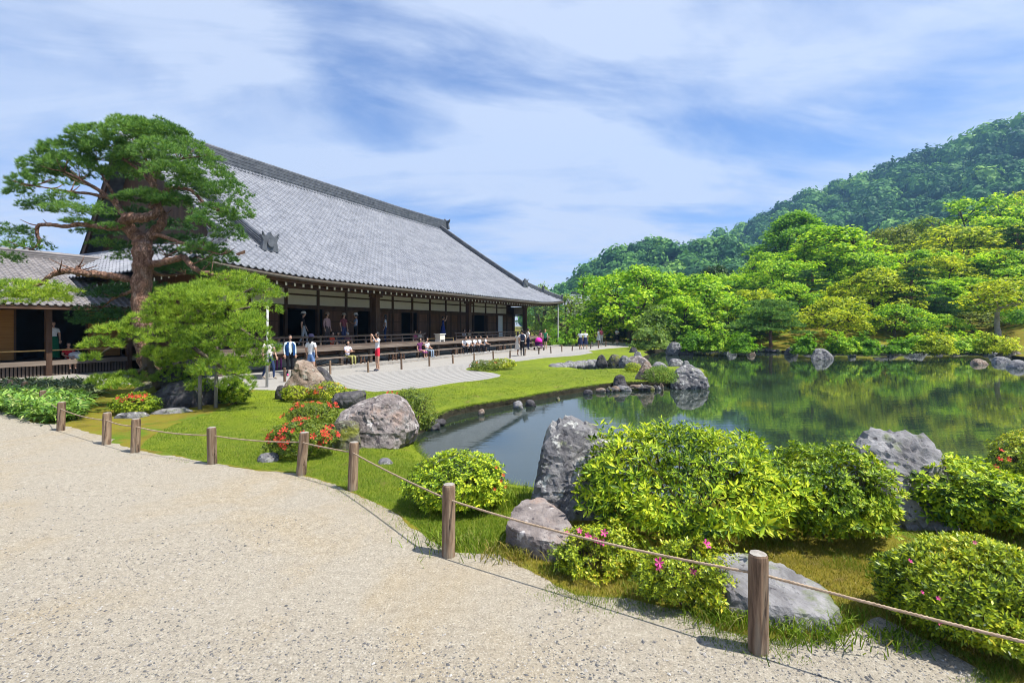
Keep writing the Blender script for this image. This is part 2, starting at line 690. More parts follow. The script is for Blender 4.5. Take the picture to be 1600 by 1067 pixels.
M['gutter'] = plain('aged_copper_gutter', (0.10, 0.085, 0.065), 0.6)
M['post'] = surf('round_wooden_post', [(0.30, (0.045, 0.028, 0.018)), (0.45, (0.15, 0.10, 0.068)), (0.6, (0.24, 0.175, 0.12)), (0.75, (0.32, 0.27, 0.205))], 7, 0.85, 0.7, 0.012, 16, scl=(2.5, 2.5, 0.3), detail=10, dist=0.8,
                 patches=[(1.2, 0.52, 0.60, (0.20, 0.18, 0.145)), (9, 0.62, 0.68, (0.05, 0.032, 0.022))])
M['posttop'] = surf('grey_cut_post_end', [(0.3, (0.20, 0.18, 0.15)), (0.7, (0.38, 0.35, 0.31))], 30, 0.9, 0.4, 0.01, 60)
M['rope'] = surf('tan_hemp_rope', [(0.3, (0.28, 0.20, 0.13)), (0.7, (0.46, 0.35, 0.25))], 40, 0.9, 0.3, 0.005, 90)
M['bark_red'] = surf('red_pine_bark', [(0.3, (0.07, 0.038, 0.028)), (0.45, (0.24, 0.125, 0.085)), (0.7, (0.42, 0.26, 0.19))], 7, 0.9, 1.0, 0.05, 11, scl=(1, 1, 0.5), dist=0.6)
M['bark'] = surf('grey_brown_bark', [(0.3, (0.05, 0.04, 0.03)), (0.7, (0.14, 0.11, 0.085))], 6, 0.9, 0.7, 0.03, 14, scl=(1, 1, 0.4))
M['bark_pale'] = surf('pale_grey_bark', [(0.3, (0.22, 0.20, 0.17)), (0.7, (0.42, 0.39, 0.34))], 4, 0.9, 0.5, 0.02, 14, scl=(1, 1, 0.5))
M['pole'] = surf('weathered_prop_pole', [(0.3, (0.16, 0.14, 0.12)), (0.7, (0.30, 0.27, 0.23))], 5, 0.9, 0.4, 0.01, 20, scl=(1, 1, 0.3))
M['metalpole'] = plain('pale_metal_pole', (0.45, 0.45, 0.44), 0.5)


def stone(name, lo, mid, hi, patches, scale=3.0):
    return surf(name, [(0.28, lo), (0.5, mid), (0.74, hi)], scale, 0.9, 0.9, 0.035, scale * 4, spec=0.2, dist=0.5, patches=patches, detail=9)


M['stone_grey'] = stone('lichened_grey_stone', (0.05, 0.048, 0.055), (0.17, 0.165, 0.17), (0.36, 0.355, 0.35),
                        [(9, 0.56, 0.64, (0.46, 0.46, 0.43)), (5, 0.60, 0.70, (0.20, 0.22, 0.13)), (16, 0.60, 0.66, (0.045, 0.042, 0.05))])
M['stone_pink'] = stone('pinkish_boulder_stone', (0.08, 0.068, 0.065), (0.22, 0.19, 0.18), (0.37, 0.335, 0.315),
                        [(3, 0.54, 0.66, (0.29, 0.215, 0.18)), (12, 0.58, 0.66, (0.09, 0.075, 0.08)), (8, 0.6, 0.68, (0.52, 0.49, 0.47))], 4.0)
M['stone_brown'] = stone('brown_crusted_stone', (0.07, 0.05, 0.04), (0.24, 0.18, 0.14), (0.40, 0.33, 0.27),
                         [(7, 0.56, 0.64, (0.34, 0.31, 0.26)), (11, 0.60, 0.68, (0.06, 0.045, 0.04))], 4.0)
M['stone_dark'] = stone('dark_grey_stone', (0.025, 0.024, 0.028), (0.075, 0.07, 0.075), (0.16, 0.155, 0.155),
                        [(6, 0.60, 0.70, (0.12, 0.13, 0.07))])
M['stone_moss'] = stone('mossy_stone', (0.05, 0.045, 0.035), (0.13, 0.12, 0.09), (0.24, 0.22, 0.18),
                        [(3, 0.48, 0.58, (0.16, 0.17, 0.03)), (10, 0.60, 0.66, (0.30, 0.32, 0.22))])
M['stone_pale'] = stone('pale_grey_stone', (0.09, 0.085, 0.09), (0.22, 0.215, 0.22), (0.38, 0.37, 0.37),
                        [(4, 0.56, 0.66, (0.15, 0.17, 0.10)), (13, 0.60, 0.67, (0.07, 0.065, 0.07))])

M['needle'] = leaf('pine_needles', [(0.0, (0.025, 0.07, 0.02)), (0.5, (0.07, 0.155, 0.04)), (1.0, (0.17, 0.28, 0.07))], 0.38, 0.5, 0.2, noise_scale=0.8, gain=1.7)
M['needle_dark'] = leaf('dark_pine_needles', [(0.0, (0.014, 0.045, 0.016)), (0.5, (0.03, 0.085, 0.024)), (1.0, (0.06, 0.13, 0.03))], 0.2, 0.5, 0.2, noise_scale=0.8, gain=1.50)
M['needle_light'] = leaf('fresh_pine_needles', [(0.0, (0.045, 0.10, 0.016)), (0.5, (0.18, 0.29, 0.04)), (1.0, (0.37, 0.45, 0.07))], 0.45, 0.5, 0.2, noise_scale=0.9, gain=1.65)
M['azalea'] = leaf('fresh_azalea_leaves', [(0.0, (0.02, 0.055, 0.008)), (0.3, (0.12, 0.21, 0.012)), (0.65, (0.30, 0.40, 0.02)), (1.0, (0.47, 0.50, 0.03))], 0.3, 0.45, 0.25, noise_scale=1.5, gain=1.45)
M['azalea_dark'] = leaf('glossy_dark_azalea_leaves', [(0.0, (0.03, 0.07, 0.006)), (0.4, (0.12, 0.20, 0.01)), (0.8, (0.25, 0.34, 0.015)), (1.0, (0.38, 0.40, 0.03))], 0.25, 0.42, 0.25, noise_scale=1.5, gain=1.40)
M['azalea_fine'] = leaf('clipped_azalea_leaves', [(0.0, (0.03, 0.06, 0.008)), (0.35, (0.15, 0.22, 0.012)), (0.8, (0.35, 0.41, 0.018)), (1.0, (0.44, 0.38, 0.03))], 0.28, 0.42, 0.35, noise_scale=1.5, gain=1.45)
M['azalea_olive'] = leaf('olive_azalea_leaves', [(0.0, (0.03, 0.06, 0.008)), (0.5, (0.10, 0.16, 0.015)), (1.0, (0.22, 0.25, 0.02))], 0.22, 0.45, 0.3, noise_scale=2)
M['sasa'] = leaf('bamboo_grass_leaves', [(0.0, (0.04, 0.09, 0.02)), (0.5, (0.11, 0.22, 0.03)), (0.9, (0.22, 0.34, 0.06)), (1.0, (0.36, 0.36, 0.16))], 0.3, 0.4, 0.4, gain=1.50)
M['sasa_dull'] = leaf('dull_bamboo_grass_leaves', [(0.0, (0.04, 0.06, 0.03)), (0.5, (0.10, 0.15, 0.05)), (1.0, (0.22, 0.24, 0.12))], 0.25, 0.5, 0.3)
M['grass'] = leaf('grass_blades', [(0.0, (0.07, 0.14, 0.010)), (0.5, (0.15, 0.24, 0.018)), (0.85, (0.24, 0.32, 0.03)), (1.0, (0.36, 0.32, 0.12))], 0.35, 0.5, 0.2, gain=1.05)
M['dry_grass'] = leaf('dry_grass_blades', [(0.0, (0.12, 0.14, 0.015)), (0.45, (0.24, 0.24, 0.03)), (0.8, (0.34, 0.27, 0.07)), (1.0, (0.40, 0.33, 0.16))], 0.3, 0.6, 0.2, gain=1.05)
M['maple'] = leaf('bright_maple_leaves', [(0.0, (0.03, 0.095, 0.010)), (0.35, (0.12, 0.25, 0.016)), (0.7, (0.26, 0.41, 0.03)), (1.0, (0.41, 0.50, 0.05))], 0.48, 0.5, 0.2, noise_scale=0.5, gain=1.7)
M['maple_yellow'] = leaf('yellow_green_maple_leaves', [(0.0, (0.045, 0.09, 0.008)), (0.35, (0.18, 0.25, 0.014)), (0.7, (0.35, 0.41, 0.025)), (1.0, (0.48, 0.50, 0.05))], 0.48, 0.5, 0.2, noise_scale=0.5, gain=1.6)
M['maple_green'] = leaf('mid_green_tree_leaves', [(0.0, (0.035, 0.10, 0.012)), (0.5, (0.10, 0.22, 0.02)), (1.0, (0.19, 0.33, 0.03))], 0.48, 0.5, 0.2, noise_scale=0.5, gain=1.8)
M['tree_soft'] = leaf('soft_grey_green_leaves', [(0.0, (0.05, 0.10, 0.02)), (0.5, (0.12, 0.20, 0.035)), (1.0, (0.23, 0.31, 0.06))], 0.35, 0.5, 0.25, noise_scale=0.5, gain=1.60)
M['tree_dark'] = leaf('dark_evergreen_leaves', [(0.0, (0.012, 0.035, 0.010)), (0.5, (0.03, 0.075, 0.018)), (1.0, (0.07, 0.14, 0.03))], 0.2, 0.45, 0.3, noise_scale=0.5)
M['tree_olive'] = leaf('olive_tree_leaves', [(0.0, (0.05, 0.08, 0.012)), (0.5, (0.14, 0.19, 0.025)), (1.0, (0.26, 0.27, 0.04))], 0.3, 0.5, 0.25, noise_scale=0.5, gain=1.50)
M['forest'] = leaf('hill_forest_leaves', [(0.0, (0.018, 0.06, 0.022)), (0.35, (0.04, 0.11, 0.03)), (0.75, (0.09, 0.20, 0.04)), (1.0, (0.16, 0.28, 0.05))], 0.2, 0.6, 0.1, attr='tint', gain=1.55)
M['red'] = leaf('coral_red_petals', [(0.0, (0.62, 0.035, 0.03)), (1.0, (0.80, 0.12, 0.07))], 0.3, 0.5, 0.2, tcol=(1, 1, 1), gain=1.0)
M['pink'] = leaf('pink_petals', [(0.0, (0.70, 0.045, 0.28)), (1.0, (0.85, 0.13, 0.42))], 0.3, 0.5, 0.2, tcol=(1, 1, 1), gain=1.0)
M['orange'] = leaf('orange_petals', [(0.0, (0.66, 0.12, 0.03)), (1.0, (0.80, 0.22, 0.06))], 0.3, 0.5, 0.2, tcol=(1, 1, 1), gain=1.0)
M['pebble'] = leaf('mixed_pebbles', [(0.0, (0.10, 0.10, 0.105)), (0.35, (0.14, 0.135, 0.13)), (0.75, (0.26, 0.24, 0.215)), (1.0, (0.42, 0.40, 0.37))], 0.0, 0.85, 0.2, gain=1.0)


def plated_bark():
    m, n, l, out = new_mat('plated_red_pine_bark')
    tc = n.new('ShaderNodeTexCoord')
    v = add_map(n, l, tc.outputs['Object'], (1, 1, 0.45))
    wob = add_noise(n, l, v, 6.0, 4, 0.6)
    vm = n.new('ShaderNodeVectorMath')
    vm.operation = 'ADD'
    l.new(v, vm.inputs[0])
    sc_ = n.new('ShaderNodeMath')
    sc_.operation = 'MULTIPLY'
    l.new(wob, sc_.inputs[0])
    sc_.inputs[1].default_value = 0.12
    l.new(sc_.outputs[0], vm.inputs[1])
    vo = n.new('ShaderNodeTexVoronoi')
    vo.feature = 'DISTANCE_TO_EDGE'
    vo.inputs['Scale'].default_value = 22.0
    l.new(vm.outputs[0], vo.inputs['Vector'])
    crack = add_ramp(n, l, vo.outputs['Distance'], [(0.0, (0.25, 0.25, 0.25)), (0.14, (1, 1, 1))])
    f = add_noise(n, l, v, 9, 8, 0.65)
    col = add_ramp(n, l, f, [(0.3, (0.16, 0.085, 0.06)), (0.5, (0.31, 0.175, 0.125)), (0.72, (0.44, 0.31, 0.25))])
    col = add_mix(n, l, crack, (0.07, 0.04, 0.03), col)
    p = n.new('ShaderNodeBsdfPrincipled')
    p.inputs['Roughness'].default_value = 0.9
    p.inputs['Specular IOR Level'].default_value = 0.15
    l.new(col, p.inputs['Base Color'])
    b1 = n.new('ShaderNodeBump')
    b1.inputs['Strength'].default_value = 0.9
    b1.inputs['Distance'].default_value = 0.04
    l.new(crack, b1.inputs['Height'])
    b2 = n.new('ShaderNodeBump')
    b2.inputs['Strength'].default_value = 0.6
    b2.inputs['Distance'].default_value = 0.03
    l.new(f, b2.inputs['Height'])
    l.new(b1.outputs[0], b2.inputs['Normal'])
    l.new(b2.outputs[0], p.inputs['Normal'])
    l.new(p.outputs[0], out.inputs['Surface'])
    return m


M['bark_red'] = plated_bark()
_pm = M['post'].node_tree
_pb = next(x for x in _pm.nodes if x.type == 'BSDF_PRINCIPLED')
_src = _pb.inputs['Base Color'].links[0].from_socket
_oi = _pm.nodes.new('ShaderNodeObjectInfo')
_tone = add_ramp(_pm.nodes, _pm.links, _oi.outputs['Random'], [(0.0, (0.62, 0.60, 0.60)), (0.5, (1.0, 0.95, 0.9)), (1.0, (1.45, 1.42, 1.35))])
_pm.links.new(add_mix(_pm.nodes, _pm.links, 1.0, _src, _tone, 'MULTIPLY'), _pb.inputs['Base Color'])
# ------------------------------------------------------------------ ground plan
def pl(pts, z=0.0):
    return [tuple(G(x, y, z)) for x, y in pts]


def densify(poly, step=0.02, jit=0.0, seed=1):
    """resample a closed plan polygon, step grows with distance, edge roughened"""
    out = []
    m = len(poly)
    for i in range(m):
        a, b = np.array(poly[i]), np.array(poly[(i + 1) % m])
        d = np.linalg.norm(b - a)
        dist = max(2.5, min(np.linalg.norm(a), np.linalg.norm(b)))
        k = max(1, int(d / (step * dist)))
        k = min(k, 60)
        for j in range(k):
            out.append(a + (b - a) * j / k)
    out = np.array(out)
    if jit:
        q = np.c_[out * 1.7, np.full(len(out), seed * 3.3)]
        amp = jit * np.clip(np.linalg.norm(out, axis=1), 2, 25)
        out = out + np.c_[fbm(q, 4, 0.7), fbm(q + 7.7, 4, 0.7)] * amp[:, None]
    return [tuple(p) for p in out]


WATER_Z = -0.30
FAR_SHORE = [(1018, 550), (1036, 547.5), (1060, 547.5), (1080, 548), (1100, 546), (1130, 547), (1180, 549), (1230, 551), (1300, 552.5), (1400, 553), (1470, 551.5),
             (1540, 553), (1575, 559), (1610, 563)]
pond_poly = pl([(642, 692), (652, 676), (672, 664), (700, 651), (730, 644), (770, 637), (810, 630), (850, 622), (900, 613), (940, 607), (975, 604), (1010, 603),
                (1045, 603), (1075, 606), (1097, 602), (1103, 592), (1098, 582), (1075, 577.5), (1050, 577), (1000, 580), (960, 583), (910, 583), (872, 579),
                (860, 576), (880, 573), (910, 570), (935, 568), (950, 567), (975, 566), (1000, 563), (1013, 557.5), (1004, 553.5)] + FAR_SHORE, WATER_Z)
pond_poly += [(36, 27), (33, 19), (22, 11), (12, 7.6)]
pond_poly += pl([(1600, 778), (1480, 797), (1390, 807), (1300, 802), (1200, 800), (1000, 800), (900, 795), (830, 785), (800, 779), (760, 775), (720, 768), (690, 755),
                 (668, 740), (652, 722), (643, 705)], WATER_Z)
pond_poly = densify(pond_poly, 0.03, 0.006, 2)

path_border = [(-260, 648), (-120, 642), (0, 641), (60, 660), (130, 673), (200, 698), (250, 708), (330, 722), (400, 735), (470, 742), (520, 757), (560, 775), (620, 806), (660, 835),
               (700, 864), (780, 868), (860, 905), (900, 930), (1000, 940), (1080, 962), (1130, 990), (1200, 1002), (1270, 1000), (1335, 990), (1372, 965), (1410, 985), (1470, 1010), (1530, 1045), (1580, 1090)]
path_poly = pl(path_border) + [(4.0, 1.2), (4.5, -1.5), (3.5, -6), (-14, -6), (-30, 2), (-26, 12)]
path_poly = densify(path_poly, 0.012, 0.016, 5)

court_edge = [(400, 609.5), (432, 610), (480, 607), (542, 606), (560, 609), (585, 612), (600, 611), (625, 609), (650, 607.5), (675, 604.5), (700, 600), (737, 596), (762, 592.5), (780, 589),
              (782, 586), (770, 582.5), (750, 580), (727, 577.5), (730, 575), (750, 571), (802, 565), (830, 561.6), (851, 559), (886, 556.6), (911, 554), (927, 551), (920, 548), (947, 545),
              (991, 541.5), (994, 540)]
court_poly = pl([(-260, 616), (0, 611), (60, 604), (130, 601), (220, 600), (300, 603), (345, 607), (385, 610)] + court_edge + [(965, 537), (870, 538)])
court_poly += [tuple(W(30, 2)[:2]), tuple(W(30, 28)[:2]), tuple(W(-40, 28)[:2])]
court_poly = densify(court_poly, 0.02, 0.002, 9)
raked_poly = pl([(470, 607), (470, 598), (516, 589), (575, 584), (627, 579), (671, 574.5), (741, 566.5), (797, 561), (861, 554), (900, 549.5)] + [(920, 548.2), (926, 551), (910, 553.8), (886, 556.4)] +
                list(reversed([p for p in court_edge[3:24]])))
raked_poly = densify(raked_poly, 0.03, 0.0, 4)
lawn_poly = pl([(218, 699), (250, 706), (330, 721), (400, 734), (470, 741), (520, 756), (560, 774), (620, 805), (660, 834), (700, 863), (790, 867), (830, 830), (838, 780), (1060, 720), (1150, 610),
                (1120, 546), (1050, 541), (1000, 539.5)] + list(reversed(court_edge)) + [(385, 617), (365, 632), (330, 645), (270, 664), (225, 690)])
lawn_poly = densify(lawn_poly, 0.03, 0.008, 6)

_fs = np.array(pl(FAR_SHORE, WATER_Z))
_fs_t = _fs[:, 0] / _fs[:, 1]


def rise(P):
    """ground height away from the flat garden: the far bank climbs towards the hills"""
    X, Y = P[:, 0], P[:, 1]
    t = X / np.maximum(Y, 1.0)
    ys = np.interp(t, _fs_t, _fs[:, 1])
    s = np.maximum(0, Y - ys - 0.4)
    s = np.where((X < 8) | (Y < 20), 0, s)
    r = np.clip((X - 10) / 26.0, 0, 1)
    r = r * r * (3 - 2 * r)
    q = np.clip((t - 0.22) / 0.45, 0, 1)
    r = r * q * q * (3 - 2 * q)
    h = s * (0.02 + 0.19 * r) * np.clip(s / 5.0, 0, 1)
    return np.minimum(h, 1.5 + 12.5 * r)


POND_A = np.array(pond_poly)
POND_E = np.roll(POND_A, -1, 0) - POND_A
POND_L = np.maximum((POND_E ** 2).sum(1), 1e-9)


def ground_z(P):
    P = np.asarray(P, float).reshape(-1, 2)
    h = rise(P)
    n = fbm(np.c_[P * 0.35, np.zeros(len(P))], 3) * 0.035
    dip = np.zeros(len(P))
    near = (P[:, 0] > -4) & (P[:, 0] < 40) & (P[:, 1] > 4.5) & (P[:, 1] < 48)
    idx = np.nonzero(near)[0]
    for i in range(0, len(idx), 2000):
        j = idx[i:i + 2000]
        ap = P[j][:, None, :] - POND_A[None]
        tq = np.clip((ap * POND_E[None]).sum(2) / POND_L[None], 0, 1)
        d = np.sqrt(((ap - tq[:, :, None] * POND_E[None]) ** 2).sum(2)).min(1)
        dip[j] = np.exp(-(d / 0.35) ** 2)
    return h + n * np.clip(np.linalg.norm(P, axis=1) / 6, 0, 1) - 0.12 * dip


def gz(x, y):
    return float(ground_z([[x, y]])[0])


pts, edges = [], []
for poly in (pond_poly, path_poly, court_poly, raked_poly, lawn_poly):
    b = len(pts)
    pts += [Vector(p) for p in poly]
    edges += [(b + i, b + (i + 1) % len(poly)) for i in range(len(poly))]
# grid points, finer near the camera
for k in range(95):
    rr = 1.6 * 1.055 ** k
    if rr > 260:
        break
    na = 190
    for a in np.linspace(-R(64), R(64), na):
        a2 = a + (k % 2) * R(0.33)
        pts.append(Vector((rr * math.sin(a2), rr * math.cos(a2))))
for rr in (1.0, 2.5, 6, 14, 40, 120, 320, 640):
    for a in np.linspace(0, 2 * math.pi, 26, endpoint=False):
        if abs((a + math.pi) % (2 * math.pi) - math.pi) > R(66) or rr > 300:
            pts.append(Vector((rr * math.sin(a), rr * math.cos(a))))
cv, ce, cf, _, _, _ = delaunay_2d_cdt(pts, edges, [], 0, 1e-5)
PV = np.array([v[:] for v in cv])
TF = np.array([list(f) for f in cf if len(f) == 3])
cen = PV[TF].mean(axis=1)
in_pond = pip(cen, pond_poly)
in_path = pip(cen, path_poly)
in_court = pip(cen, court_poly)
in_raked = pip(cen, raked_poly)
in_lawn = pip(cen, lawn_poly)
zone = np.full(len(TF), 4)
zone[in_lawn] = 3
zone[in_path] = 0
zone[in_court] = 1
zone[in_raked] = 2
zone[in_pond] = 5
Z = ground_z(PV)
V3 = np.c_[PV, Z]


def zone_obj(name, k, mat):
    F = TF[zone == k]
    a = V3[F[:, 0]]
    nz = np.cross(V3[F[:, 1]] - a, V3[F[:, 2]] - a)[:, 2]
    F = np.where((nz < 0)[:, None], F[:, ::-1], F)
    used, inv = np.unique(F, return_inverse=True)
    return tag(link(name, mesh_np(name, V3[used], inv.reshape(F.shape), [mat], smooth=True)), kind='structure')


zone_obj('path', 0, M['sand'])
zone_obj('court_pavement', 1, M['court'])
zone_obj('raked_gravel', 2, M['raked'])
zone_obj('lawn', 3, M['lawn'])
zone_obj('ground', 4, M['moss'])

# pond: water sheet, mud below, bank of soil round it
wb = np.array(pond_poly)
bm = bmesh.new()
_wp = [Vector(p) for p in pond_poly]
_v, _e, _f, *_ = delaunay_2d_cdt(_wp, [(i, (i + 1) % len(_wp)) for i in range(len(_wp))], [], 1, 1e-5)
_V = np.array([v[:] for v in _v])
_F = np.array([f for f in _f])
bm.free()


def sheet(name, z, mat):
    F = _F.copy()
    V = np.c_[_V, np.full(len(_V), z)]
    nz = np.cross(V[F[:, 1]] - V[F[:, 0]], V[F[:, 2]] - V[F[:, 0]])[:, 2]
    F = np.where((nz < 0)[:, None], F[:, ::-1], F)
    return tag(link(name, mesh_np(name, V, F, [mat])), kind='structure')


sheet('water', WATER_Z, M['water'])
sheet('pond_bed', -1.1, M['bed'])
n = len(wb)
rows = []
ctr_n = np.roll(wb, -1, 0) - np.roll(wb, 1, 0)
ctr_n = nrm(np.c_[ctr_n[:, 1], -ctr_n[:, 0]])
# make the normal point into the pond
test = wb + ctr_n * 0.05
sgn = np.where(pip(test, pond_poly), 1.0, -1.0)
inw = ctr_n * sgn[:, None]
top = ground_z(wb)
for k, (t, o) in enumerate(((0.0, 0.0), (0.25, 0.05), (0.6, 0.03), (1.0, 0.10), (1.0, 0.35))):
    zt = top * (1 - t) + (-0.34 if k < 4 else -1.15) * t - (0.0 if k else 0.0)
    jit = fbm(np.c_[wb * 2.2, np.full(n, k * 1.9)], 3) * 0.10 * (k > 0)
    rows.append(np.c_[wb + inw * (o + jit)[:, None] if not np.isscalar(jit) else wb, zt])
V = np.vstack(rows)
F = []
for k in range(4):
    a = np.arange(n) + k * n
    b = (np.arange(n) + 1) % n + k * n
    F.append(np.c_[a, b, b + n, a + n])
tag(link('pond_bank', mesh_np('pond_bank', V, np.vstack(F), [M['soil']], smooth=True)), kind='structure')
# ------------------------------------------------------------------ main temple hall (local x = along the front, y = into the building)
hall = thing('temple_hall', 'long dark timber temple hall with huge grey tiled roof and white plaster frieze', 'temple', (P0[0], P0[1], 0), HALL_ROT)
EU0, EU1 = -5.8, 28.3          # eave ends
RU0, RU1 = -2.5, 25.1          # ridge ends
RW = 12.0                      # ridge line
WG = 2.95                      # where the hip meets the gable
BK = 0.46                      # the rear slope is steeper: plan depth of the rear half over the front half
YB = RW + RW * BK               # rear eave


def ymap(y):
    """plan depth of a point measured on a symmetric roof"""
    y = np.asarray(y, float)
    return np.where(y > RW, RW + (y - RW) * BK, y)


def roof_h(w, u=None):
    w = np.asarray(w, float)
    z = 4.02 + 0.60 * w + 0.0040 * w * w
    if u is not None:
        d = np.minimum(np.asarray(u) - EU0, EU1 - np.asarray(u))
        z = z + 0.34 * np.clip(1 - d / 6.0, 0, 1) ** 2 * np.clip(1 - w / 4.0, 0, 1)
    return z


def tile_field(surf_fn, n_cols, n_rows, keep, col_w):
    """curved pan tiles in courses: surf_fn(col 0..n_cols, row 0..n_rows) -> xyz"""
    prof = np.array([(0.0, 0.0), (0.16, 0.055), (0.36, 0.062), (0.52, 0.012), (0.76, -0.012), (1.0, 0.0)])
    Vs, Fs = [], []
    off = 0
    for r in range(n_rows):
        c = np.arange(n_cols)
        kk = keep(c + 0.5, np.full(n_cols, r + 0.5))
        c = c[kk]
        if len(c) == 0:
            continue
        cc = c[:, None] + prof[None, :, 0]
        jz = rng.normal(0, 0.004, len(c))[:, None]
        lo = surf_fn(cc, np.full(cc.shape, float(r) - 0.06))
        hi = surf_fn(cc, np.full(cc.shape, float(r) + 1.0))
        lo[..., 2] += prof[None, :, 1] + 0.034 + jz
        hi[..., 2] += prof[None, :, 1] + 0.002 + jz
        lip = lo.copy()
        lip[..., 2] -= 0.045
        k = len(prof)
        blk = np.concatenate([lip, lo, hi], axis=1)       # (n, 3k, 3)
        i = np.arange(k - 1)
        quads = np.vstack([np.c_[i, i + 1, i + 1 + k, i + k], np.c_[i + k, i + 1 + k, i + 1 + 2 * k, i + 2 * k]])
        F = quads[None] + (np.arange(len(c)) * 3 * k)[:, None, None] + off
        Vs.append(blk.reshape(-1, 3))
        Fs.append(F.reshape(-1, 4))
        off += len(c) * 3 * k
    return np.vstack(Vs), np.vstack(Fs)


NC, NR = 116, 46
cw, rh = (EU1 - EU0) / NC, RW / NR


def front_surf(c, r):
    u = EU0 + c * cw
    w = r * rh
    return np.stack([u, w, roof_h(w, u)], axis=-1)


def front_keep(c, r):
    u, w = EU0 + c * cw, r * rh
    lo = np.where(w < WG, EU0 + w * (RU0 - 0.35 - EU0) / WG, RU0 - 0.35)
    hi = np.where(w < WG, EU1 - w * (EU1 - RU1 - 0.35) / WG, RU1 + 0.35)
    return (u > lo) & (u < hi)


roof = MB()
# solid roof under the tiles
ns = 24
us = np.linspace(0, 1, 40)


def edge_u(w, side):
    if side == 0:
        return EU0 + w * (RU0 - 0.35 - EU0) / WG if w < WG else RU0 - 0.35
    return EU1 - w * (EU1 - RU1 - 0.35) / WG if w < WG else RU1 + 0.35


wl_ = [0, 0.5, 1, 1.5, 2, 2.5, WG, 4, 5, 6, 7, 8, 9, 10, 11, 12]
for back in (0, 1):
    vs, fs = [], []
    for w in wl_:
        a, b = edge_u(w, 0), edge_u(w, 1)
        for t in us:
            u = a + (b - a) * t
            y = w if not back else float(ymap(2 * RW - w))
            vs.append((u, y, float(roof_h(w, u)) - 0.02))
    m = len(us)
    for i in range(len(wl_) - 1):
        for j in range(m - 1):
            fs.append((i * m + j, i * m + j + 1, (i + 1) * m + j + 1, (i + 1) * m + j))
    roof.add(vs, fs)
for side in (0, 1):           # skirt roofs at the two ends
    vs, fs = [], []
    for d in (0, 0.7, 1.4, 2.1, WG):
        e = EU0 + d * (RU0 - 0.35 - EU0) / WG if side == 0 else EU1 - d * (EU1 - RU1 - 0.35) / WG
        for t in np.linspace(0, 1, 25):
            y = d + (2 * RW - 2 * d) * t
            up = 0.34 * max(0, 1 - min(y, 2 * RW - y) / 6.0) ** 2 * max(0, 1 - d / 4.0)
            vs.append((e, float(ymap(y)), 4.02 + 0.60 * d + 0.004 * d * d + up - 0.02))
    for i in range(4):
        for j in range(24):
            fs.append((i * 25 + j, i * 25 + j + 1, (i + 1) * 25 + j + 1, (i + 1) * 25 + j))
    roof.add(vs, fs)
roof_o = roof.build('roof', [M['tile_dark']], hall)
V, F = tile_field(front_surf, NC, NR, front_keep, cw)
t_o = tag(link('roof_tiles', mesh_np('roof_tiles', V, F, [M['tile']], smooth=False), roof_o), kind='stuff')


def skirt_surf(c, r):      # left skirt roof, columns run along y
    d = r * rh
    y = c * cw
    e = EU0 + d * (RU0 - 0.35 - EU0) / WG
    up = 0.34 * np.clip(1 - np.minimum(y, 2 * RW - y) / 6.0, 0, 1) ** 2 * np.clip(1 - d / 4.0, 0, 1)
    return np.stack([e, ymap(y), 4.02 + 0.60 * d + 0.004 * d * d + up], axis=-1)


V, F = tile_field(skirt_surf, int(24 / cw), int(WG / rh), lambda c, r: (c * cw > r * rh) & (c * cw < 24 - r * rh), cw)
tag(link('skirt_tiles', mesh_np('skirt_tiles', V, F, [M['tile']]), roof_o), kind='stuff')

# gable triangles with barge boards
for side, ue in ((0, RU0), (1, RU1)):
    g = MB()
    ws = [WG, 5, 7, 9, 12, 15, 17, 19, 24 - WG]
    poly = [(float(ymap(w)), float(roof_h(min(w, 24 - w))) - 0.25) for w in ws]
    vs = [(ue + (0.5 if side == 0 else -0.5), p[0], p[1]) for p in poly] + [(ue + (0.5 if side == 0 else -0.5), p[0], 5.4) for p in poly]
    k = len(ws)
    g.add(vs, [(i, i + 1, i + 1 + k, i + k) for i in range(k - 1)])
    g.build('gable_wall', [M['timber']], hall)
    b = MB()
    for i in range(k - 1):
        x0 = ue - 0.30 if side == 0 else ue + 0.30
        x1 = x0 + (0.10 if side == 0 else -0.10)
        (w0, z0), (w1, z1) = poly[i], poly[i + 1]
        z0 += 0.18
        z1 += 0.18
        b.add([(x0, w0, z0 - 0.45), (x1, w0, z0 - 0.45), (x1, w0, z0), (x0, w0, z0), (x0, w1, z1 - 0.45), (x1, w1, z1 - 0.45), (x1, w1, z1), (x0, w1, z1)],
              [(0, 1, 2, 3), (7, 6, 5, 4), (0, 4, 5, 1), (1, 5, 6, 2), (2, 6, 7, 3), (3, 7, 4, 0)])
    b.build('barge_board', [M['timber']], hall)
    # short round tiles laid across the verge, white mortar faces
    for i in range(34):
        w = WG + 0.25 + i * (RW - WG - 0.3) / 34
        z = float(roof_h(w)) + 0.05
        c = MB()
        c.tube([(ue - 0.55 if side == 0 else ue + 0.55, w, z - 0.02), (ue + 0.05 if side == 0 else ue - 0.05, w, z + 0.06)], 0.085, 8)
        c.build('verge_tile', [M['tile']], roof_o)


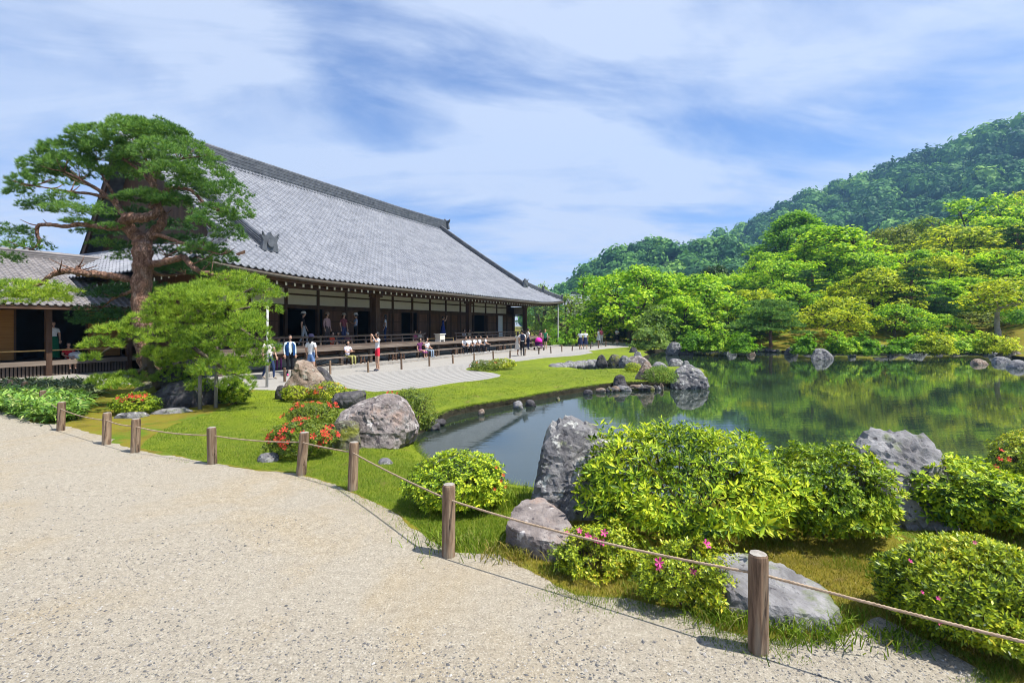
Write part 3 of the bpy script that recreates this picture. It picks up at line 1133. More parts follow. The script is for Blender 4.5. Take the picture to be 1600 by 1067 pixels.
def stack(name, pts, width, height, parent, mat, courses=4, capr=0.11):
    """ridge of stacked flat tiles with a round cap along pts (base line)"""
    s = MB()
    for k in range(courses):
        h0, h1 = height * k / courses, height * (k + 1) / courses - 0.015
        ww = width * (1.0 - 0.30 * k / courses) * (1.0 if k % 2 == 0 else 0.92)
        for a, b in zip(pts[:-1], pts[1:]):
            a, b = np.array(a), np.array(b)
            d = b - a
            sd = nrm(np.array([-d[1], d[0], 0.0])) * ww / 2
            vs = [a - sd + (0, 0, h0), a + sd + (0, 0, h0), a + sd + (0, 0, h1), a - sd + (0, 0, h1),
                  b - sd + (0, 0, h0), b + sd + (0, 0, h0), b + sd + (0, 0, h1), b - sd + (0, 0, h1)]
            s.add(vs, [(0, 1, 2, 3), (7, 6, 5, 4), (0, 4, 5, 1), (1, 5, 6, 2), (2, 6, 7, 3), (3, 7, 4, 0)])
    s.tube([np.array(p) + (0, 0, height + capr * 0.4) for p in pts], capr, 8)
    return s.build(name, [mat], parent)


zr = float(roof_h(RW))
ridge = stack('main_ridge', [(RU0 + 0.15, RW, zr - 0.08), (RU0 + 1.5, RW, zr - 0.12), (RU0 + 6, RW, zr - 0.2), (RU1 - 6, RW, zr - 0.2), (RU1 - 1.5, RW, zr - 0.12), (RU1 + 0.5, RW, zr - 0.05)],
              0.62, 0.92, roof_o, M['tile_dark'], 9, 0.12)
rc = MB()
for i in range(120):                       # round tile ends along the foot of the ridge
    u = RU0 + 0.1 + i * (RU1 - RU0 - 0.2) / 119
    rc.tube([(u, RW - 0.30, zr - 0.16), (u, RW - 0.52, zr - 0.30)], 0.075, 6)
tag(rc.build('ridge_foot_tiles', [M['tile']], roof_o), kind='stuff')


def demon_tile(u, w, z, s, face):
    """ridge-end ornament tile: flared plate, horns and boss"""
    o = MB()
    o.prism([(-0.42 * s, -0.35 * s), (0.42 * s, -0.35 * s), (0.34 * s, 0.12 * s), (0.46 * s, 0.36 * s), (0.16 * s, 0.34 * s), (0, 0.52 * s), (-0.16 * s, 0.34 * s), (-0.46 * s, 0.36 * s), (-0.34 * s, 0.12 * s)], -0.08 * s, 0.08 * s)
    o.tube([(0, -0.16 * s, 0), (0, -0.06 * s, 0)], 0.17 * s, 10)
    for q in (-1, 1):
        o.tube([(q * 0.3 * s, -0.02, 0.3 * s), (q * 0.42 * s, -0.12 * s, 0.5 * s)], [0.07 * s, 0.03 * s], 6)
    b = o.build('ornament_tile', [M['tile_dark']], roof_o, loc=(u, w, z))
    b.rotation_euler = (0, 0, face)
    return b


demon_tile(RU0 + 0.05, RW, zr + 0.30, 1.0, R(-90))
demon_tile(RU1 + 0.6, RW, zr + 0.50, 1.25, R(90))
for u, sg in ((RU0 + 0.75, 1), (RU1 - 0.55, -1)):      # descending ridges on the front slope
    pts_ = [(u, w, float(roof_h(w)) + 0.03) for w in (RW - 0.3, 9, 6.5, 4.5, 2.3 if sg < 0 else 1.9)]
    stack('descending_ridge', pts_, 0.40, 0.34, roof_o, M['tile_dark'], 4, 0.10)
    wb_ = pts_[-1][1]
    demon_tile(u, wb_ - 0.06, float(roof_h(wb_)) + 0.34, 0.95, 0)
for e, g_, sg in ((EU0, RU0 - 0.35, 1), (EU1, RU1 + 0.35, -1)):   # corner hips, front
    hip = []
    for t in (0.0, 0.25, 0.5, 0.75, 0.97):
        d = WG * (1 - t)
        u = e + sg * d * abs(g_ - e) / WG
        hip.append((u, d, float(roof_h(d, u)) + 0.03))
    stack('hip_ridge', hip, 0.34, 0.26, roof_o, M['tile_dark'], 3, 0.09)
    demon_tile(hip[2][0], hip[2][1], hip[2][2] + 0.40, 0.6, R(-45) if sg > 0 else R(45))
    demon_tile(hip[4][0], hip[4][1], hip[4][2] + 0.30, 0.55, R(-45) if sg > 0 else R(45))

# eave fascia, gutter and rafters
ea = MB()
uu = np.linspace(EU0, EU1, 60)
zz_ = roof_h(0, uu)
for i in range(59):
    for (y0, y1, d0, d1, mi) in ((0.02, 0.14, -0.02, -0.20, 0), (0.14, 0.40, -0.10, -0.28, 0)):
        a, b = uu[i], uu[i + 1]
        za, zb = zz_[i], zz_[i + 1]
        ea.add([(a, y0, za + d1), (b, y0, zb + d1), (b, y0, zb + d0), (a, y0, za + d0), (a, y1, za + d1), (b, y1, zb + d1), (b, y1, zb + d0), (a, y1, za + d0)],
               [(0, 1, 2, 3), (7, 6, 5, 4), (0, 4, 5, 1), (3, 2, 6, 7)], mi)
ea.build('eave_fascia', [M['timber']], hall)
MB().tube([(u, -0.05, z - 0.14) for u, z in zip(uu, zz_)], 0.065, 8).build('gutter', [M['gutter']], hall)
sof = MB()
sof.add([(EU0 + 0.1, 0.3, 3.86), (EU1 - 0.1, 0.3, 3.86), (EU1 - 3, 4.6, 4.75), (EU0 + 3, 4.6, 4.75)], [(0, 1, 2, 3)])
sof.add([(EU0 + 0.3, 0.1, 3.86), (EU0 + 0.3, YB - 0.1, 3.86), (EU0 + 3, YB - 2, 4.75), (EU0 + 3, 3, 4.75)], [(0, 1, 2, 3)])
sof.add([(EU1 - 0.3, 0.1, 3.86), (EU1 - 0.3, YB - 0.1, 3.86), (EU1 - 3, YB - 2, 4.75), (EU1 - 3, 3, 4.75)], [(0, 1, 2, 3)])
sof.build('soffit', [M['timber']], hall)
rf = MB()
vs = [(-0.045, 0.0, -0.06), (0.045, 0.0, -0.06), (0.045, 0.0, 0.06), (-0.045, 0.0, 0.06), (-0.045, 4.2, 0.80), (0.045, 4.2, 0.80), (0.045, 4.2, 0.92), (-0.045, 4.2, 0.92)]
rf.add(vs, [(0, 4, 5, 1), (1, 5, 6, 2), (2, 6, 7, 3), (3, 7, 4, 0)], 0)
rf.add([(-0.05, -0.006, -0.065), (0.05, -0.006, -0.065), (0.05, -0.006, 0.065), (-0.05, -0.006, 0.065)], [(0, 1, 2, 3)], 1)
raf_me = rf.mesh('rafter', [M['timber'], M['white']])
nr_ = 78
for i in range(nr_):
    u = EU0 + 0.5 + i * (EU1 - EU0 - 1.0) / (nr_ - 1)
    lift = float(roof_h(0, u)) - 4.02
    link('rafter', raf_me, hall, (u, 0.62, 3.70 + lift * 0.8)).scale = (1, min(1.0, max(0.2, min(u - EU0, EU1 - u) / 6.5)), 1)
for i in range(22):                       # rafters under the left end eave
    o = link('rafter', raf_me, hall, (EU0 + 0.62, 0.9 + i * 0.5, 3.70 + 0.3 * max(0, 1 - i / 8)))
    o.rotation_euler = (0, 0, R(-90))
    o.scale = (1, 0.4, 1)

# posts, wall frieze, doors
WALL = 4.5
U0, U1 = -2.9, 26.4
fr = MB()
fr.span(U0, U1, WALL - 0.06, WALL + 0.06, 2.86, 3.06)
fr.span(U0, U1, WALL - 0.05, WALL + 0.05, 3.56, 3.64)
fr.span(U0, U1, WALL - 0.08, WALL + 0.08, 4.30, 4.55)
fr.build('frieze_beam', [M['timber']], hall)
fr = MB()
fr.span(U0 - 1.3, 25.3, 2.42, 2.60, 3.72, 3.98)
fr.build('veranda_beam', [M['timber']], hall)
post_us = [1.09 + 2.0 * k for k in range(-2, 13)]
pm_ = MB().span(-0.07, 0.07, -0.09, 0.09, 0.95, 4.3).mesh('wall_post', [M['timber']])
pan = MB().span(-0.92, 0.92, -0.02, 0.02, 3.07, 3.555).mesh('plaster_panel', [M['plaster']])
pan2 = MB().span(-0.92, 0.92, -0.02, 0.02, 3.645, 4.29).mesh('plaster_panel', [M['plaster']])
for u in post_us:
    link('wall_post', pm_, hall, (u, WALL, 0))
    if u < 25:
        link('plaster_panel', pan, hall, (u + 1.0, WALL, 0))
        link('plaster_panel', pan2, hall, (u + 1.0, WALL, 0))
pil = MB().tube([(0, 0, 0.0), (0, 0, 3.75)], 0.155, 4)
pil = MB().span(-0.16, 0.16, -0.16, 0.16, 0.02, 3.72).span(-0.45, 0.45, -0.11, 0.11, 3.58, 3.73)
pil_me = pil.mesh('pillar', [M['timber']])
for u in (-4.2, 5.43, 15.25, 24.95):
    link('pillar', pil_me, hall, (u, 2.5, 0))
link('pillar', pil_me, hall, (26.37, WALL, 0))
link('pillar', pil_me, hall, (U0, WALL, 0))
sb = MB()
sb.add([(24.95, 2.7, 2.86), (26.3, 4.4, 2.86), (26.3, 4.4, 3.0), (24.95, 2.7, 3.0), (25.05, 2.62, 2.86), (26.4, 4.32, 2.86), (26.4, 4.32, 3.0), (25.05, 2.62, 3.0)],
       [(0, 1, 2, 3), (7, 6, 5, 4), (0, 4, 5, 1), (1, 5, 6, 2), (2, 6, 7, 3), (3, 7, 4, 0)])
sb.build('corner_lintel', [M['timber']], hall)
sp = MB()
sp.add([(24.98, 2.68, 3.01), (26.32, 4.38, 3.01), (26.32, 4.38, 3.72), (24.98, 2.68, 3.72)], [(0, 1, 2, 3)])
sp.build('corner_plaster_panel', [M['plaster']], hall)
# doors and openings: (u0, u1, kind)
doors = [(-2.8, -0.6, 'b'), (-0.6, 0.74, 'b'), (0.76, 3.43, 'o'), (3.43, 4.9, 'b'), (4.9, 6.04, 'b'), (6.05, 7.4, 'o'), (7.4, 8.8, 'b'), (8.8, 9.98, 'b'), (10.0, 11.7, 'o'), (11.7, 12.85, 'b'),
         (12.85, 14.3, 'l'), (14.3, 15.78, 'b'), (15.79, 16.78, 'l'), (16.78, 18.86, 'b'), (18.88, 21.43, 'o'), (21.43, 23.4, 'b'), (23.41, 24.27, 'w'), (24.27, 26.3, 'b')]
lite = surf('orange_brown_boards', [(0.3, (0.10, 0.045, 0.02)), (0.7, (0.17, 0.08, 0.036))], 2.5, 0.7, 0.3, 0.01, 12, scl=(3, 3, 0.3))
for a, b, k in doors:
    if k == 'o':
        d = MB()
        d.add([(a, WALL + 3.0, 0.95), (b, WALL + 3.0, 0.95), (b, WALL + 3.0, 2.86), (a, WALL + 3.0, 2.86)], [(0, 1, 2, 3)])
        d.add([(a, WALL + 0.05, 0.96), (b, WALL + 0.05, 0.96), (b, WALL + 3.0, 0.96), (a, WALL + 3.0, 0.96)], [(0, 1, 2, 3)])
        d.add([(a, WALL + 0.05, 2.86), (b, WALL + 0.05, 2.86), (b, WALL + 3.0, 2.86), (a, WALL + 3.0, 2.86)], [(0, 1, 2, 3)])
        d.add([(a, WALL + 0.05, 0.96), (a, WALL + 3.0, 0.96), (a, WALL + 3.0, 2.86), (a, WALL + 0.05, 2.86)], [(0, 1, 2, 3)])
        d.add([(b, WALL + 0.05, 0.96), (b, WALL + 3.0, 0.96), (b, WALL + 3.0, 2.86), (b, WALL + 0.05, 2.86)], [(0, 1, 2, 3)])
        op = d.build('open_room', [M['dark']], hall)  # room faces coloured near-black, so the dimness inside is painted
        bar = MB().tube([(a, WALL - 0.02, 1.42), (b, WALL - 0.02, 1.42)], 0.022, 6)
        bar.tube([(b - 0.1, WALL - 0.02, 0.96), (b - 0.1, WALL - 0.02, 1.42)], 0.02, 6)
        bar.build('bamboo_barrier', [M['bamboo']], hall)
    else:
        mt = {'b': M['timber2'], 'l': lite, 'w': M['white']}[k]
        d = MB().span(a + 0.01, b - 0.01, WALL - 0.03, WALL + 0.03, 0.94, 2.90, 0)
        do = d.build('sliding_door', [mt], hall)
        f = MB()
        for x in (a + 0.05, b - 0.05):
            f.span(x - 0.03, x + 0.03, WALL - 0.05, WALL - 0.031, 0.98, 2.84)
        for z in (1.0, 1.55, 2.2, 2.81):
            f.span(a + 0.085, b - 0.085, WALL - 0.05, WALL - 0.031, z - 0.025, z + 0.025)
        if k != 'w':
            f.build('door_frame', [M['timber']], do)
MB().span(U0 - 0.02, U0 + 0.04, WALL + 0.1, 15, 0.95, 4.6).build('side_wall', [M['timber2']], hall)
MB().span(26.33, 26.39, WALL + 0.2, 15, 0.95, 4.6).build('side_wall', [M['timber2']], hall)
MB().span(U0, 26.3, 15.0, 15.1, 0.0, 4.6).build('back_wall', [M['timber2']], hall)

# veranda
dk = MB()
plank = MB().span(0, 2.0, 0.86, WALL, 0.885, 0.95)
nb_ = 62
for i in range(nb_):
    a = -4.6 + i * (27.0 + 4.6) / nb_
    dk.span(a + 0.004, a + 0.505, 0.9, 5.6, 0.87, 0.945 + 0.004 * (i % 3))
dk.build('veranda_floor', [M['deck']], hall)
MB().span(-4.65, 27.05, 0.80, 0.897, 0.80, 0.962).build('veranda_edge_beam', [M['deck']], hall)
MB().span(-4.6, 27.0, 1.2, 1.34, 0.60, 0.865).build('floor_joist', [M['timber']], hall)
leg_me = MB().span(-0.08, 0.08, -0.08, 0.08, 0.0, 0.80).mesh('stilt', [M['rail']])
u = -4.4
while u < 27:
    link('stilt', leg_me, hall, (u, 1.05, 0))
    u += 1.97
MB().span(-4.4, 26.8, 2.6, 2.75, 0.0, 0.44).build('plaster_plinth', [M['plaster']], hall)
MB().span(-4.4, 26.8, 3.2, 3.3, 0.0, 0.87).build('underfloor_dark_sheet', [M['dark']], hall)  # near-black sheet standing in for the shade beneath the floor


def railing(u0, u1, flare=True):
    r = MB()
    n_ = max(2, int(round((u1 - u0) / 1.0)))
    r.tube([(u0 - 0.15, 1.3, 1.50 if flare else 1.45), (u0 + 0.1, 1.3, 1.45), (u1 - 0.1, 1.3, 1.45), (u1 + 0.15, 1.3, 1.50 if flare else 1.45)], 0.042, 8)
    r.span(u0, u1, 1.265, 1.335, 1.22, 1.275)
    r.span(u0, u1, 1.25, 1.35, 0.952, 1.06)
    o = r.build('railing', [M['rail']], hall)
    pmh = MB().span(-0.035, 0.035, 1.262, 1.338, 1.061, 1.219).span(-0.025, 0.025, 1.275, 1.325, 1.276, 1.42).mesh('baluster', [M['rail']])
    for i in range(n_ + 1):
        link('baluster', pmh, o, (u0 + 0.06 + (u1 - u0 - 0.12) * i / n_, 0, 0))


railing(-4.4, 8.3)
railing(11.75, 26.6)
MB().tube([(8.6, 1.3, 1.16), (11.5, 1.3, 1.16)], 0.028, 8).tube([(8.62, 1.3, 0.95), (8.62, 1.3, 1.2)], 0.025, 6).tube([(11.48, 1.3, 0.95), (11.48, 1.3, 1.2)], 0.025, 6).build('bamboo_barrier', [M['bamboo']], hall)
# corner downpipe pole
MB().tube([(27.35, 0.15, 0.0), (27.35, 0.15, 4.0)], 0.06, 8).build('eave_pole', [M['metalpole']], hall)

# kerb stones in front
kerb = tag(link('kerb', None), kind='structure')
kerb.location = (P0[0], P0[1], 0)
kerb.rotation_euler = (0, 0, HALL_ROT)
for i in range(24):
    a = -6.0 + i * 1.4
    MB().span(a + 0.006, a + 1.394, -0.16, 0.26 + 0.006 * (i % 2), -0.05, 0.125 + 0.006 * (i % 3)).build('kerb_stone', [M['kerb']], kerb)
MB().span(-6, 27.5, 0.28, 2.55, -0.05, 0.07).build('apron', [M['court']], kerb)

# benches along the kerb
bench_spots = [(-1.0, 'bench at the left end of the kerb row, behind the brown pointed rock'), (1.95, 'bench in the kerb row with a woman in olive trousers sitting on it'), (4.9, 'bench in the kerb row behind the person in red shorts'),
               (7.85, 'bench in the kerb row where the seated couple rest'), (10.8, 'bench in the kerb row where the pupils in white shirts begin'), (13.75, 'bench in the kerb row holding most of the seated pupils'),
               (16.7, 'bench in the kerb row just right of the seated pupils'), (19.65, 'bench at the right end of the kerb row near the walkers')]
bm_top = MB().span(0.04, 2.86, -0.17, 0.17, 0.40, 0.445).mesh('seat', [M['deck']])
lg = MB()
for y in (-0.13, 0.13):
    lg.add([(-0.02, y - 0.02, 0), (0.05, y - 0.02, 0), (0.05, y + 0.02, 0), (-0.02, y + 0.02, 0), (0.04, y - 0.02, 0.4), (0.11, y - 0.02, 0.4), (0.11, y + 0.02, 0.4), (0.04, y + 0.02, 0.4)],
           [(3, 2, 1, 0), (4, 5, 6, 7), (0, 1, 5, 4), (1, 2, 6, 5), (2, 3, 7, 6), (3, 0, 4, 7)])
    lg.add([(0.30, y - 0.02, 0), (0.37, y - 0.02, 0), (0.37, y + 0.02, 0), (0.30, y + 0.02, 0), (0.22, y - 0.02, 0.4), (0.29, y - 0.02, 0.4), (0.29, y + 0.02, 0.4), (0.22, y + 0.02, 0.4)],
           [(3, 2, 1, 0), (4, 5, 6, 7), (0, 1, 5, 4), (1, 2, 6, 5), (2, 3, 7, 6), (3, 0, 4, 7)])
    lg.span(0.06, 0.28, y - 0.015, y + 0.015, 0.18, 0.22)
lg_me = lg.mesh('leg_frame', [M['timber']])
br = MB()
br.tube([(0.35, 0, 0.1), (1.1, 0, 0.38)], 0.015, 5).tube([(2.55, 0, 0.1), (1.8, 0, 0.38)], 0.015, 5)
br_me = br.mesh('brace', [M['timber']])
for u, lab in bench_spots:
    p = W(u, 0.47)
    t = thing('bench', 'low wooden ' + lab, 'bench', (p[0], p[1], 0.07), HALL_ROT, 'benches along the kerb')
    link('seat', bm_top, t)
    link('leg_frame', lg_me, t, (0.1, 0, 0))
    link('leg_frame', lg_me, t, (2.4, 0, 0))
    link('brace', br_me, t)

# white table with folded legs standing in the veranda gap
p = W(9.75, 1.15)
t = thing('white_box', 'white box on short feet standing in the veranda railing gap', 'box', (p[0], p[1], 0.95), HALL_ROT)
MB().span(-0.27, 0.27, -0.2, 0.2, 0.12, 0.46).build('box_body', [M['plaster']], t)
MB().span(-0.33, 0.33, -0.24, 0.24, 0.463, 0.51).build('lid', [M['plaster']], t)
for q in (-0.22, 0.22):
    MB().span(q - 0.04, q + 0.04, -0.18, 0.18, 0.0, 0.118).build('foot', [M['white']], t)

# ------------------------------------------------------------------ low wing on the left
wing = thing('temple_wing', 'low temple wing with grey roof, reed blinds and slatted base left of the pine', 'temple', (P0[0], P0[1], 0), HALL_ROT)
LU0, LU1 = -22.0, -3.2
MB().span(LU0, LU1, 8.0, 11.0, 0.48, 0.57).build('veranda_floor', [M['deck']], wing)
MB().span(LU0, LU1, 7.9, 7.997, 0.42, 0.60).build('edge_beam', [M['deck']], wing)
MB().span(LU0, LU1, 8.25, 8.3, 0, 0.47).build('underfloor_dark_sheet', [M['dark']], wing)  # near-black sheet behind the slats, painting the shade below the floor
sl_me = MB().span(-0.035, 0.035, 8.08, 8.12, 0.0, 0.42).mesh('base_slat', [M['rail']])
u = -9.6
while u < -4.2:
    link('base_slat', sl_me, wing, (u, 0, 0))
    u += 0.11
wp_me = MB().span(-0.09, 0.09, 7.88, 8.06, 0.0, 2.75).mesh('post', [M['timber']])
for u in (-15.0, -12.3, -9.6, -6.93, -4.2):
    link('post', wp_me, wing, (u, 0, 0))
for a, b in ((-15, -12.4), (-12.2, -9.7), (-9.5, -7.03), (-6.83, -4.3)):
    MB().span(a, b, 7.94, 8.0, 0.98, 1.03).build('rail', [M['bamboo']], wing)
MB().span(LU0, LU1, 7.9, 8.06, 2.60, 2.80).build('eave_beam', [M['timber']], wing)
MB().span(LU0, LU1, 10.6, 10.7, 0.57, 3.2).build('back_wall', [M['dark']], wing)  # coloured near-black to paint in the dim inside of the wing
for a, b in ((-10.5, -9.2), (-8.75, -7.55), (-5.2, -4.0), (-13.2, -11.6)):
    bl = MB().span(a, b, 9.2, 9.25, 0.62, 2.6).build('reed_blind', [M['blind']], wing)
    f = MB()
    for k in range(22):
        f.span(a + 0.02, b - 0.02, 9.17, 9.199, 0.66 + k * 0.088, 0.72 + k * 0.088)
    f.build('reed_slats', [M['blind']], bl)
    MB().span(a - 0.06, a - 0.002, 9.16, 9.28, 0.6, 2.7).build('blind_frame', [M['timber']], wing)
    MB().span(b + 0.002, b + 0.06, 9.16, 9.28, 0.6, 2.7).build('blind_frame', [M['timber']], wing)
wr_ = MB()
wr_.add([(LU0, 7.0, 2.72), (LU1, 7.0, 2.72), (LU1, 11.2, 4.92), (LU0, 11.2, 4.92), (LU1, 15.4, 2.72), (LU0, 15.4, 2.72)], [(0, 1, 2, 3), (3, 2, 4, 5)])
wr_.add([(LU0, 7.02, 2.60), (LU1, 7.02, 2.60), (LU1, 7.02, 2.74), (LU0, 7.02, 2.74)], [(0, 1, 2, 3)])
wr_.add([(LU0, 7.03, 2.60), (LU1, 7.03, 2.60), (LU1, 10.7, 3.2), (LU0, 10.7, 3.2)], [(0, 1, 2, 3)])
wro = wr_.build('roof', [M['timber']], wing)
ncw, nrw = 78, 20
V, F = tile_field(lambda c, r: np.stack([LU0 + c * 0.24, 7.0 + r * 0.21, 2.76 + r * 0.21 * 2.2 / 4.2], axis=-1), ncw, nrw, lambda c, r: c > -1, 0.24)
tag(link('roof_tiles', mesh_np('roof_tiles', V, F, [M['tile_low']]), wro), kind='stuff')
stack('wing_ridge', [(LU0, 11.2, 4.88), (LU1, 11.2, 4.88)], 0.36, 0.26, wro, M['tile_low'], 3, 0.1)

# far roof seen behind the trees beyond the hall
c = AT(918, 478, 95)
fb = thing('distant_temple', 'small distant building with grey tiled roof beyond the hall corner', 'building', (c[0], c[1], 0), R(-20))
MB().span(-3.5, 3.5, -2.5, 2.5, 0, 6.0).build('wall', [M['plaster']], fb)
q = MB()
q.add([(-4.3, -3.3, 5.9), (4.3, -3.3, 5.9), (3.2, 0, 8.2), (-3.2, 0, 8.2), (4.3, 3.3, 5.9), (-4.3, 3.3, 5.9)], [(0, 1, 2, 3), (3, 2, 4, 5), (1, 4, 2), (0, 3, 5)])
q.build('roof', [M['tile']], fb)
MB().span(-3.3, 3.3, -0.2, 0.2, 8.1, 8.6).build('ridge', [M['tile_dark']], fb)
# ------------------------------------------------------------------ rope fence on the near path
def make_post(name, label, x, y, h, r, group, top_mat=None, seed=0, rope_h=None):
    rg = np.random.default_rng(seed + 100)
    t = thing(name, label, 'post', (x, y, gz(x, y) - 0.04), 0, group)
    n_, V, F = 18, [], []
    hs = [0, 0.06, 0.3, 0.55, 0.8, 0.95, 0.985, 1.0]
    tilt = rg.normal(0, 0.016, 2)
    b = MB()
    ph = rg.uniform(0, 6.28, 3)
    vs = []
    for k, f in enumerate(hs):
        rr = r * (1.03 - 0.05 * f) * (1.0 if k < 6 else (0.96 if k == 6 else 0.86))
        for a in np.linspace(0, 2 * math.pi, n_, endpoint=False):
            q = rr * (1 + 0.03 * math.sin(3 * a + ph[0]) + 0.02 * math.sin(7 * a + ph[1] + f * 2))
            if abs((a - ph[2]) % (2 * math.pi)) < 0.18:
                q *= 0.86                                   # drying crack down the side
            vs.append((q * math.cos(a) + tilt[0] * f, q * math.sin(a) + tilt[1] * f, f * (h + 0.04)))
    fs = []
    for k in range(len(hs) - 1):
        for j in range(n_):
            fs.append((k * n_ + j, k * n_ + (j + 1) % n_, (k + 1) * n_ + (j + 1) % n_, (k + 1) * n_ + j))
    b.add(vs, fs, 0)
    b.build('shaft', [M['post']], t)
    c = MB()
    k = len(hs) - 1
    top = [vs[k * n_ + j] for j in range(n_)]
    top = [(p[0], p[1], p[2] + 0.0015) for p in top]
    c.add(top + [(tilt[0], tilt[1], h + 0.048)], [(j, (j + 1) % n_, n_) for j in range(n_)])
    c.build('cut_top', [top_mat or M['posttop']], t)
    return t


near_posts = [  # photo x, base y, height px, label
    (-70, 606, 26, None), (18, 617, 17, 'dark rope fence post farthest left, against the bamboo grass by the wing'), (36, 622, 13, 'short pale rope fence post second from the left edge'),
    (67, 640, 21, 'rope fence post half hidden by bright bamboo grass leaves'), (95, 673, 44, 'rope fence post at the right edge of the bamboo grass'),
    (166, 694, 49, 'rope fence post below the small red azalea under the pine'), (211, 706, 52, 'rope fence post where the ochre moss turns to green lawn'),
    (332, 724, 57, 'rope fence post alone in front of the open green lawn'), (470, 743, 66, 'pale rope fence post in front of the red flowering azalea'),
    (551, 767, 74, 'dark rope fence post right of the red azalea, before the pinkish boulder'), (701, 868, 111, 'brown rope fence post beside the round bush by the pond'),
    (1184, 1018, 153, 'largest rope fence post, in front of the flat grey slab')]
rope_pts = []
for i, (x, y, hp, lab) in enumerate(near_posts):
    p = G(x, y)
    h = hp * p[1] / FPX
    h = min(max(h, 0.45), 0.62)
    if lab:
        make_post('fence_post', lab, p[0], p[1], h, 0.062 if i < 9 else 0.057, 'rope fence posts along the path', seed=i)
    rope_pts.append((p[0], p[1] - 0.02, gz(*p) + h * (0.80 if i > 8 else 0.78)))
rope_pts.append((3.05, 2.02, 0.46))
curve = []
for a, b in zip(rope_pts[:-1], rope_pts[1:]):
    a, b = np.array(a), np.array(b)
    d = np.linalg.norm(b - a)
    for k in range(16):
        f = k / 16
        q = a + (b - a) * f
        q[2] -= 0.018 * d * 4 * f * (1 - f) * (0.75 + 0.4 * math.sin(7.1 * a[0]))
        curve.append(q)
curve.append(np.array(rope_pts[-1]))
rope = MB()
for s in range(3):                           # three twisted strands
    pts_ = []
    fine = []
    for a, b in zip(curve[:-1], curve[1:]):
        m_ = max(1, int(np.linalg.norm(b - a) / (0.02 if a[1] < 6 else 0.2)))
        for k in range(m_):
            fine.append(a + (b - a) * k / m_)
    L = 0.0
    for k, q in enumerate(fine):
        if k:
            L += np.linalg.norm(q - fine[k - 1])
        ang = L * 2 * math.pi / 0.06 + s * 2.094
        pts_.append(q + np.array([0.35 * math.cos(ang), 0.6 * math.cos(ang) * 0, math.sin(ang)]) * 0.0048)
    rope.tube(pts_, 0.0062, 5, cap=True)
rope_o = rope.build('rope', [M['rope']], None, smooth=True)
tag(rope_o, 'long tan twisted rope strung through the posts along the sandy path', 'rope')

# low posts round the raked gravel
court_posts = [(445, 596, 22), (516, 585, 25), (575.5, 582, 17), (627.5, 577, 16), (671, 572, 15), (708, 568, 13.5), (741, 564, 12.5), (771, 561, 13), (797, 559, 12), (820, 555.5, 11), (842, 553, 10.5),
               (861, 551.5, 10.5), (878, 549.5, 13), (894, 548, 9), (908, 546, 8), (923, 545, 8), (935, 544, 8.5), (946.5, 542, 8.5), (957.5, 539.5, 7.5), (972, 538.5, 7)]
cp_lab = ['leftmost court post, beside the woman in the blue jacket', 'dark court post just right of the brown pointed rock', 'court post just left of the person in red shorts', 'court post second to the right of the red-shorts person',
          'court post in front of the seated couple in the purple dress group', 'court post left of the seated pupils', 'court post below the seated pupils', 'court post left of the walkers with the backpack', 'court post nearest the backpack walker on his left',
          'court post right behind the backpack walker', 'court post below the pink stroller', 'court post at the foot of the pale eave pole', 'tall court post right of the eave pole', 'court post left of the two navy skirts',
          'court post right beside the two navy skirts', 'court post just past the navy skirts', 'court post under the pair of far visitors', 'court post right of the pair of far visitors', 'court post left of the far visitor in black', 'last court post, right of the far visitor in black']
cr = []
for i, (x, y, hp) in enumerate(court_posts):
    p = G(x, y)
    h = min(max(hp * p[1] / FPX, 0.38), 0.55)
    make_post('court_post', 'slim ' + cp_lab[i], p[0], p[1], h, 0.045, 'low posts round the raked gravel', M['post'], seed=40 + i)
    cr.append(np.array((p[0], p[1], gz(*p) + h * 0.8)))
rp = MB()
cc_ = []
for a, b in zip(cr[:-1], cr[1:]):
    for k in range(6):
        f = k / 6
        q = a + (b - a) * f
        q[2] -= 0.05 * 4 * f * (1 - f)
        cc_.append(q)
cc_.append(cr[-1])
rp.tube(cc_, 0.006, 5)
tag(rp.build('court_rope', [M['rope']]), 'thin sagging rope between the low posts of the raked gravel', 'rope')


